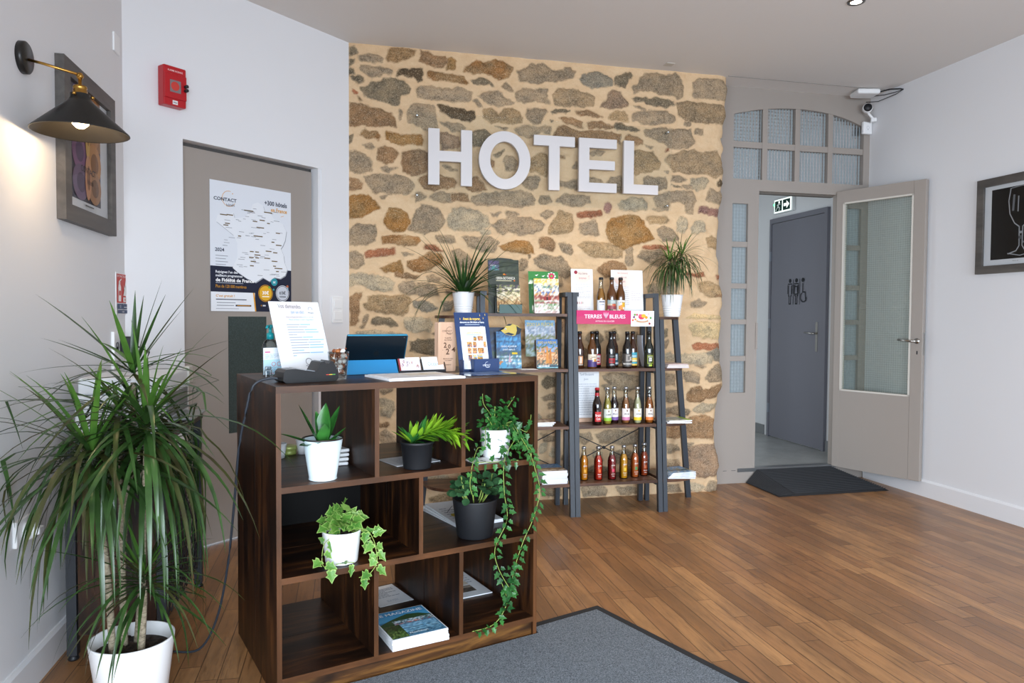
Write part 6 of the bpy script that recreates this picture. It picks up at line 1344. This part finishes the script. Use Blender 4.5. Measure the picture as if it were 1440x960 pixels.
def rosette(b, c, n, L, w, mats, rn, up=(.95, -.5), droop=4.5, spread=.05, xmin=None, axis=None, box=None):
    ga = 2.39996
    for i in range(n):
        t = i / max(1, n - 1); a = i * ga + rn.uniform(-.2, .2); u = up[0] + (up[1] - up[0]) * t + rn.uniform(-.12, .12)
        ch = math.cos(math.asin(max(-.99, min(.99, u))))
        d = Vector((math.cos(a) * ch, math.sin(a) * ch, u))
        if axis: d = (d + Vector(axis) * .5).normalized()
        l = L * rn.uniform(.75, 1.12) * (.55 + 1.4 * t if t < .3 else .95 + .08 * t); base = Vector(c) + Vector((math.cos(a) * .008, math.sin(a) * .008, spread * (.5 - t)))
        strap(b, base, d, l, w * rn.uniform(.8, 1.15), droop * rn.choice((.35, .7, .9, 1.1, 1.4)) * rn.uniform(.8, 1.2) * (.35 + .9 * t), mats[0] if t < .16 else rn.choice(mats[1:]), xmin=xmin, box=box)

# --- big dracaena in a white pot by the left wall
dr = empty('potted_dracaena', (-.655, 2.45, 0), 0, 'large dracaena with long drooping narrow leaves in a white pot by the left wall', 'plant')
b = MB(); b.lathe([(0, 0), (.088, 0), (.093, .006), (.122, .236), (.1225, .243), (.117, .243), (.110, .18), (0, .18)], POTW, n=48); b.build('pot', dr)
b = MB(); b.lathe([(0, .204), (.06, .208), (.113, .200), (.111, .185)], SOIL, n=32, cap=False); 
rn = random.Random(2)
for i in range(26):
    a, r = rn.uniform(0, 6.28), rn.uniform(.0, .10); s = rn.uniform(.005, .011); b.lathe([(0, -s * .4), (s, 0), (0, s * .5)], SOIL, (r * math.cos(a), r * math.sin(a), .208), 6, smooth=False)
b.build('soil', dr)
P0 = Vector((-.655, 2.45, 0))
heads = dict(A=(-.662, 2.52, 1.065), B=(-.595, 2.40, .905), C=(-.752, 2.41, .815), D=(-.60, 2.38, .44), E=(-.63, 2.55, .80), G=(-.70, 2.50, .93))
def loc(h): return Vector(heads[h]) - P0
canes = [[(-.03, .03, .19), (-.035, .04, .5), (-.012, .07, .8), tuple(loc('A') - Vector((0, 0, .03)))], [(.025, .0, .19), (.035, -.01, .45), (.05, -.035, .7), tuple(loc('B') - Vector((0, 0, .03)))],
         [(-.05, -.02, .19), (-.062, -.02, .45), (-.08, -.035, .66), tuple(loc('C') - Vector((0, 0, .03)))], [(.035, -.045, .19), (.048, -.06, .32), tuple(loc('D') - Vector((0, 0, .02)))], [(.0, .05, .19), (.02, .07, .5), tuple(loc('E'))], [(-.035, .04, .5), (-.042, .05, .7), tuple(loc('G'))]]
for c in canes:
    b = MB(); b.tube(smooth(c, 6), .011, CANE, 9, taper=.008); b.build('cane', dr)
XM = AX + .012 - P0.x
rn = random.Random(11)
def avoid(p, d):
    w = p + P0
    if w.z > .06 and w.z < 1.03 and w.x > -.99 and w.y > 2.84 and w.x < -.64:        # leaves rest against the console and printer
        p.y = 2.84 - P0.y; d.y = min(d.y, 0)
    if w.x > -.43 + .34 * (w.y - 2.40) * -1 and w.y > 2.36 and w.z < 1.03:
        k = -.43 - .34 * (w.y - 2.40)
        if w.x > k: p.x = k - P0.x
b = MB(); A = loc('A')
for dx, dz, dy, w in ((-.25, .255, .02, .021), (.16, .265, 0, .021), (.07, .285, .03, .015), (.035, .235, -.02, .017), (-.255, .125, .04, .019), (.29, .13, .02, .016), (-.03, .22, -.10, .022), (.0, .25, .03, .018), (.10, .24, -.06, .015), (-.16, .20, -.08, .015), (.2, .10, -.12, .016), (-.14, .12, -.16, .018), (.12, .20, .06, .014)):
    strap(b, A, (dx, dy, dz), math.sqrt(dx * dx + dy * dy + dz * dz) * 1.06, w, .35, LEAFB if w == .022 else LEAFD, xmin=XM)
b.build('foliage', dr, norm=False)
for h, n, L, w, up, dp in (('A', 20, .44, .0155, (.35, -.25), 3.4), ('B', 74, .48, .0165, (.97, -.4), 4.0), ('C', 84, .49, .0165, (.97, -.4), 4.0), ('E', 60, .47, .0155, (.6, -.4), 4.8), ('G', 56, .47, .0155, (.6, -.4), 4.6), ('D', 64, .33, .0105, (.9, -.25), 4.2)):
    b = MB(); rosette(b, loc(h), n, L, w, [LEAFB, LEAFD, LEAFD, LEAFR], rn, up, dp, .07, XM, None, avoid); b.build('foliage', dr, norm=False)

# --- strap leaf plant on the left corner board
def ribbed_pot(parent, r0=.052, r1=.069, h=.145, m=None):
    b = MB(); pr = [(0, 0), (r0, 0)]
    for i in range(1, 40):
        z = h * i / 40; r = r0 + (r1 - r0) * z / h
        pr.append((r + (.0016 * math.cos(i * 2 * math.pi / 4) if z < h * .5 else 0), z))
    pr += [(r1 + .001, h - .004), (r1 + .001, h), (r1 - .004, h), (r1 - .006, h - .025), (0, h - .025)]
    b.lathe(pr, m or POTW, n=40); b.build('pot', parent); b = MB(); b.lathe([(0, h - .018), (r1 - .006, h - .022)], SOIL, n=20, cap=False); b.build('soil', parent)
zc = SZ[3] - .015 + .001
pl_ = empty('potted_strap_plant', (.715, 4.49, zc), 0, 'upright dark green strap leaf plant in a ribbed white pot on the left corner shelf', 'plant'); ribbed_pot(pl_)
b = MB(); rn = random.Random(5)
for i in range(46):
    a = i * 2.4; t = i / 45; u = .97 - .75 * t ** 1.5; ch = math.sqrt(1 - u * u); d = (math.cos(a) * ch, math.sin(a) * ch * .55 - (.35 if math.cos(a) > .2 else .1), u)
    strap(b, (.02 * math.cos(a), .015 * math.sin(a), .13), d, rn.uniform(.26, .50), .0165, rn.uniform(.6, 1.8) + 3.5 * t * rn.random(), LEAFS, 10, .3, box=lambda p, d: (setattr(p, 'y', min(p.y, .20))))
for d, L, dp in (((-.75, -.15, .66), .52, 4.6), ((-.62, 0, .8), .52, 1.0), ((-.55, -.1, .85), .48, .6), ((.6, -.3, .8), .46, .5), ((.70, -.3, .72), .44, 1.6), ((.85, -.4, .5), .40, 2.2), ((-.3, 0, .95), .42, .8), ((.42, -.2, .9), .44, .5), ((-.8, -.1, .5), .38, 4.0)): strap(b, (0, 0, .13), d, L, .0165, dp, LEAFS, 12, .3)
b.build('foliage', pl_, norm=False)
# --- drooping dracaena on the right corner board
pr_ = empty('potted_drooping_dracaena', (2.118, 4.48, zc), 0, 'drooping dracaena on a bent stem in a ribbed white pot, right corner shelf', 'plant'); ribbed_pot(pr_, .053, .072, .145)
b = MB(); st = smooth([(-.02, 0, .12), (-.03, 0, .20), (.0, .01, .27), (.015, .01, .33), (.02, .01, .37)], 5); b.tube(st, .0095, CANE, 9, taper=.007); b.tube([(.0, .01, .27), (-.015, .0, .32), (-.022, 0, .36)], .006, CANE, 8); b.tube([(.015, .01, .30), (.06, .01, .36), (.075, .01, .40)], .006, CANE, 8); b.build('stem', pr_)
rn = random.Random(9); b = MB(); yb = lambda p, d: (setattr(p, 'y', max(-.35, min(p.y, .19))))
for c, n in (((-.022, 0, .36), 55), ((.075, .01, .40), 55), ((.02, .01, .36), 45)): rosette(b, c, n, .27, .0088, [LEAFB, LEAFD, LEAFD, LEAFR], rn, (.85, -.3), 11, .05, None, None, yb)
for d, L in (((.6, 0, .8), .27), ((.45, 0, .9), .24), ((-.1, 0, 1), .18), ((.1, 0, 1), .22)): strap(b, (.05, .0, .40), d, L, .008, .5, LEAFD)
b.build('foliage', pr_, norm=False)

# --- snake plant in an enamel pot, top left compartment
def pot_c(name, u, v, z, label, cat='plant'): return empty(name, cw(u, v, z + .001), CA, label, cat)
s = pot_c('potted_snake_plant', .170, .062, cz3, 'small snake plant in a white enamel pot with a dark rim, top left compartment')
ENAM = plain('dfeef2', .25)
b = MB(); b.lathe([(0, 0), (.050, 0), (.051, .003), (.049, .006), (.071, .147), (.067, .147), (.060, .125), (0, .125)], ENAM, n=40); po_ = b.build('pot', s); b = MB(); b.lathe([(.0705, .145), (.0745, .148), (.0725, .1515), (.068, .149)], plain('3a3532', .35, .4), n=40, cap=False); b.build('rim', po_)
b = MB(); b.lathe([(0, .128), (.062, .127)], SOIL, n=20, cap=False); b.build('soil', s)
b = MB()
def blade(b, p, d, L, w, droop, m, thick=.35, seg=9):
    p = Vector(p); d = Vector(d).normalized(); v, f = [], []; h = L / seg; s0 = None
    for i in range(seg + 1):
        t = i / seg; s = d.cross(Vector((0, 0, 1))); 
        if s.length < .08: s = s0 or Vector((1, 0, 0))
        s = s.normalized(); s0 = s; n = s.cross(d); ww = w * (.55 + 1.3 * t if t < .35 else 1.0) * (1 - max(0, (t - .45) / .55) ** 2) * .5 + .0004
        v += [p - s * ww + n * ww * thick, p - n * ww * .1, p + s * ww + n * ww * thick]; d = (d + Vector((0, 0, -droop * h))).normalized(); p = p + d * h
    for i in range(seg): a = 3 * i; f += [(a, a + 1, a + 4, a + 3), (a + 1, a + 2, a + 5, a + 4)]
    b.geo(v, f, m, None, True)
for d, L, w, dp in (((-.45, .1, .9), .165, .034, -.5), ((-.12, .2, 1), .125, .040, 0), ((.10, .1, 1), .15, .044, 0), ((.42, .15, .85), .15, .032, -1), ((-.85, -.1, .45), .15, .026, 1), ((-.75, -.3, .22), .085, .036, 1.5), ((-.3, -.5, .3), .075, .040, 3), ((.2, -.5, .35), .080, .042, 2), ((.55, -.3, .6), .095, .036, 0), ((.25, .5, .7), .11, .036, 0), ((.0, -.25, .9), .085, .036, 0)):
    blade(b, (d[0] * .02, d[1] * .02, .118), d, L * 1.05, w * 1.3, dp, LEAFK)
b.build('foliage', s, norm=False)
s.scale = (.93, .93, .93)
# --- bright green haworthia in a black pot, top middle compartment
s = pot_c('potted_haworthia', .520, .070, cz3, 'bright green star leaf succulent leaning out of a black plastic pot, top middle compartment')
b = MB(); b.lathe([(0, 0), (.048, 0), (.050, .004), (.058, .088), (.062, .090), (.062, .098), (.057, .098), (.054, .075), (0, .075)], POTB, n=36); b.build('pot', s); b = MB(); b.lathe([(0, .080), (.055, .078)], SOIL, n=20, cap=False); b.build('soil', s)
b = MB(); rn = random.Random(4)
ax = smooth([(-.02, 0, .09), (.02, -.02, .12), (.06, -.03, .135), (.11, -.04, .13), (.155, -.05, .108)], 5)
for i in range(92):
    t = i / 91; q = ax[min(len(ax) - 1, int(t * (len(ax) - 1)))]; tan = (ax[min(len(ax) - 1, int(t * (len(ax) - 1)) + 1)] - ax[max(0, int(t * (len(ax) - 1)) - 1)]).normalized()
    a = i * 2.4; e1 = tan.cross(Vector((0, 1, 0))).normalized(); e2 = tan.cross(e1)
    d = tan * .75 + (e1 * math.cos(a) + e2 * math.sin(a)) * rn.uniform(.7, 1.0); L = rn.uniform(.062, .092) * (1 - .2 * t)
    if (q + d.normalized() * L).z < .05 and q.x < .05: continue
    blade(b, q, d, L, .019, rn.uniform(-4, 2), LEAFH if rn.random() < .62 or t > .3 else LEAFK, .4, 5)
for i in range(16):
    a = -2.8 + i * .35; blade(b, (-.02, 0, .09), (math.cos(a) * .8, math.sin(a) * .5, rn.uniform(.3, 1.0)), rn.uniform(.06, .095), .017, 0, LEAFK if i % 3 else LEAFH, .4, 5)
b.build('foliage', s, norm=False)
# --- oval leaf helper and vines
def leaf(b, p, d, nrm, L, W, m, pts=None, me=None):
    d = Vector(d).normalized(); n = Vector(nrm); s = d.cross(n); s = s.normalized() if s.length > .01 else Vector((1, 0, 0)); n = s.cross(d).normalized(); p = Vector(p)
    O = pts or [(0, 0), (.22, .34), (.5, .5), (.78, .34), (1, 0), (.78, -.34), (.5, -.5), (.22, -.34)]
    c = p + d * L * .45 - n * L * .05; v = [c] + [p + d * L * x + s * W * y + n * (abs(y) * W * .22 - x * x * L * .12) for x, y in O]; k = len(O)
    if me:
        v2 = [c + n * .0004] + [c + n * .0006 + (q - c) * .80 for q in v[1:]]
        b.geo(v, [(0, i + 1, (i + 1) % k + 1) for i in range(k)], me, None, False); b.geo(v2, [(0, i + 1, (i + 1) % k + 1) for i in range(k)], m, None, False)
    else: b.geo(v, [(0, i + 1, (i + 1) % k + 1) for i in range(k)], m, None, True)
IVY = [(0, 0), (-.12, .18), (.02, .42), (.30, .30), (.42, .52), (.58, .26), (1, 0), (.58, -.26), (.42, -.52), (.30, -.30), (.02, -.42), (-.12, -.18)]
def vine(b, pts, rn, step, L, W, m, shape=None, me=None, r=.0014, out=(0, -1, 0)):
    P = smooth(pts, 8); b.tube(P, r, VST, 5); acc = 0; side = 1
    for i in range(1, len(P)):
        acc += (P[i] - P[i - 1]).length
        if acc > step:
            acc = 0; side *= -1; t = (P[i] - P[i - 1]).normalized(); o = Vector(out); sd = t.cross(o); sd = sd.normalized() if sd.length > .1 else Vector((1, 0, 0))
            d = sd * side * rn.uniform(.5, 1) + o * rn.uniform(.1, .6) + Vector((0, 0, rn.uniform(-.6, .2))); q = P[i] + d.normalized() * .010
            leaf(b, q, d + Vector((0, 0, -.3)), o + Vector((rn.uniform(-.4, .4), 0, .7)), L * rn.uniform(.7, 1.25), W * rn.uniform(.75, 1.2), m, shape, me)
# --- trailing plant in a white pot, top right compartment
s = pot_c('potted_trailing_vine', .880, .120, cz3, 'trailing green vine in a small white pot, its long strands hanging down the right compartments')
b = MB(); b.lathe([(0, 0), (.050, 0), (.052, .004), (.062, .106), (.0625, .110), (.058, .110), (.055, .09), (0, .09)], POTW, n=36); b.build('pot', s); b = MB(); b.lathe([(0, .096), (.056, .094)], SOIL, n=20, cap=False); b.build('soil', s)
def C(u, v, z): return (u - .880, v - .120, z - cz3 - .001)
rn = random.Random(14)
b = MB()
for pts in ([(0, 0, .09), (-.02, .0, .16), (-.055, .0, .21), (-.06, .0, .25)], [(0, 0, .09), (.02, -.01, .16), (.055, -.01, .20), (.075, -.02, .235)], [(0, 0, .09), (-.01, -.01, .15), (-.015, -.02, .20)], [(0, 0, .09), (.01, .02, .14), (.03, .0, .18)], [(0, 0, .09), (-.03, -.02, .13), (-.05, -.02, .16)], [(0, 0, .09), (.03, -.03, .13), (.06, -.04, .14)], [(0, 0, .09), (.0, -.03, .12), (.02, -.06, .13)]):
    vine(b, pts, rn, .0055, .021, .015, LEAFV)
for k in range(110):
    a, r = rn.uniform(0, 6.28), rn.uniform(0, .075); z = .115 + rn.uniform(0, .11) * (1 - r / .1); leaf(b, (r * math.cos(a) + .01, r * math.sin(a) * .8 - .01, z), (math.cos(a), math.sin(a) - .3, rn.uniform(-.4, .7)), (rn.uniform(-.5, .5), -.6, .8), rn.uniform(.014, .024), .015, LEAFV)
b.build('foliage', s, norm=False)
b = MB()
for pts in ([(0, 0, .09), (.04, -.05, .125), (.055, -.09, .06), C(.955, .06, .79), C(.84, -.02, .72), C(.828, -.035, .60), C(.841, -.035, .49), C(.79, -.035, .39), C(.805, -.035, .31), C(.86, -.035, .215)],
            [(0, 0, .09), (.05, -.03, .13), (.04, -.10, .11), C(.93, .03, .80), C(.94, -.03, .74), C(.962, -.035, .68), C(.985, -.04, .58), C(.957, -.035, .473), C(.915, -.035, .396), C(.874, -.035, .293), C(.845, -.03, .165), C(.79, -.03, .10), C(.70, -.025, .09)],
            [(0, 0, .09), (-.06, -.03, .12), (-.10, -.09, .06), C(.755, .04, .755), C(.698, -.025, .71), C(.685, -.03, .64), C(.695, -.03, .60)],
            [(0, 0, .09), (.06, -.02, .12), (.08, -.08, .08), C(.955, .04, .76), C(.955, -.02, .745), C(.95, -.03, .70)],
            [C(.72, -.02, .715), C(.80, -.012, .707), C(.86, -.01, .708), C(.90, -.02, .705)], [C(.82, -.03, .255), C(.835, -.03, .22), C(.845, -.03, .19)], [(0, 0, .09), (.05, -.04, .12), (.09, -.08, .10), C(.985, .05, .81), C(.985, .03, .84), C(.982, .02, .87)]):
    vine(b, pts, rn, .012, .025, .021, LEAFV, IVY)
for k in range(30):
    u, z = rn.uniform(.84, .975), rn.uniform(.715, .80); leaf(b, C(u, rn.uniform(-.02, .10), z), (rn.uniform(-1, 1), -.5, rn.uniform(-.8, .3)), (0, -1, .6), rn.uniform(.018, .034), .022, LEAFV, IVY)
for k in range(26):
    t = rn.random(); u, z = .83 + .05 * t + rn.uniform(-.03, .03), .12 + .22 * t; leaf(b, C(u, -.035, z), (rn.uniform(-1, 1), -.5, rn.uniform(-.8, .3)), (0, -1, .6), rn.uniform(.016, .03), .02, LEAFV, IVY)
b.build('trailing_strands', s, norm=False)
# --- variegated ivy in a white pot, middle left compartment
s = pot_c('potted_ivy', .237, .070, cz2, 'variegated ivy in a plain white pot, middle left compartment')
b = MB(); b.lathe([(0, 0), (.053, 0), (.055, .004), (.066, .106), (.0665, .110), (.062, .110), (.058, .09), (0, .09)], POTW, n=36); b.build('pot', s); b = MB(); b.lathe([(0, .097), (.06, .094)], SOIL, n=20, cap=False); b.build('soil', s)
rn = random.Random(21); b = MB()
for k in range(46):
    a, r = rn.uniform(0, 6.28), rn.uniform(0, .062); z = .115 + rn.uniform(0, .085) * (1 - r / .09); x, y = r * math.cos(a), r * math.sin(a) * .8 - .01
    leaf(b, (x, y, z), (math.cos(a) * .8, -.6 + .3 * math.sin(a), rn.uniform(-.3, .6)), (rn.uniform(-.7, .7), -.9, rn.uniform(.2, .9)), rn.uniform(.036, .056), rn.uniform(.038, .052), LEAFI, IVY, IVYE)
for pts in ([(.03, -.02, .10), (.07, -.05, .11), (.095, -.06, .07), (.10, -.07, .03), (.095, -.085, .0), (.065, -.092, -.03), (.03, -.09, -.036)], [(-.03, -.02, .10), (-.075, -.05, .085), (-.09, -.07, .04), (-.08, -.066, .012), (-.05, -.072, .008)], [(.03, 0, .10), (.08, -.03, .10), (.11, -.05, .09)], [(-.04, -.06, .012), (.0, -.068, .014), (.02, -.072, .012)], [(.04, .0, .1), (.09, -.04, .07), (.105, -.06, .03)]): vine(b, pts, rn, .024, .038, .036, LEAFI, IVY, IVYE, .0013)
b.build('foliage', s, norm=False)
# --- jade plant in a black pot, middle right compartment
s = pot_c('potted_jade_plant', .775, .096, cz2, 'round leaf jade plant in a matt black pot, middle right compartment')
b = MB(); b.lathe([(0, 0), (.066, 0), (.069, .004), (.0865, .142), (.087, .146), (.082, .146), (.078, .12), (0, .12)], POTB, n=40); b.build('pot', s); b = MB(); b.lathe([(0, .131), (.08, .128)], SOIL, n=20, cap=False); b.build('soil', s)
rn = random.Random(31); b = MB(); RND = [(0, 0), (.10, .22), (.35, .44), (.65, .48), (.9, .30), (1, 0), (.9, -.30), (.65, -.48), (.35, -.44), (.10, -.22)]
for k in range(9):
    a = k * .7; b.tube([(.03 * math.cos(a), .02 * math.sin(a), .125), (.055 * math.cos(a), .04 * math.sin(a), .16), (.075 * math.cos(a), .055 * math.sin(a), .18 + .03 * (k % 3))], .003, VST, 6)
for k in range(58):
    a, r = k * 2.4, .085 * math.sqrt((k + 1) / 58); z = .158 + .07 * (1 - r / .1) + rn.uniform(-.012, .025); x, y = r * math.cos(a) * 1.1 + (.02 if k % 7 == 0 else 0), r * math.sin(a) * .8 - .01
    leaf(b, (x, y, z), (math.cos(a), math.sin(a) * .6 - .3, rn.uniform(-.4, .5)), (0, -.5, 1), rn.uniform(.036, .052), rn.uniform(.030, .040), LEAFJ, RND)
b.build('foliage', s, norm=False)
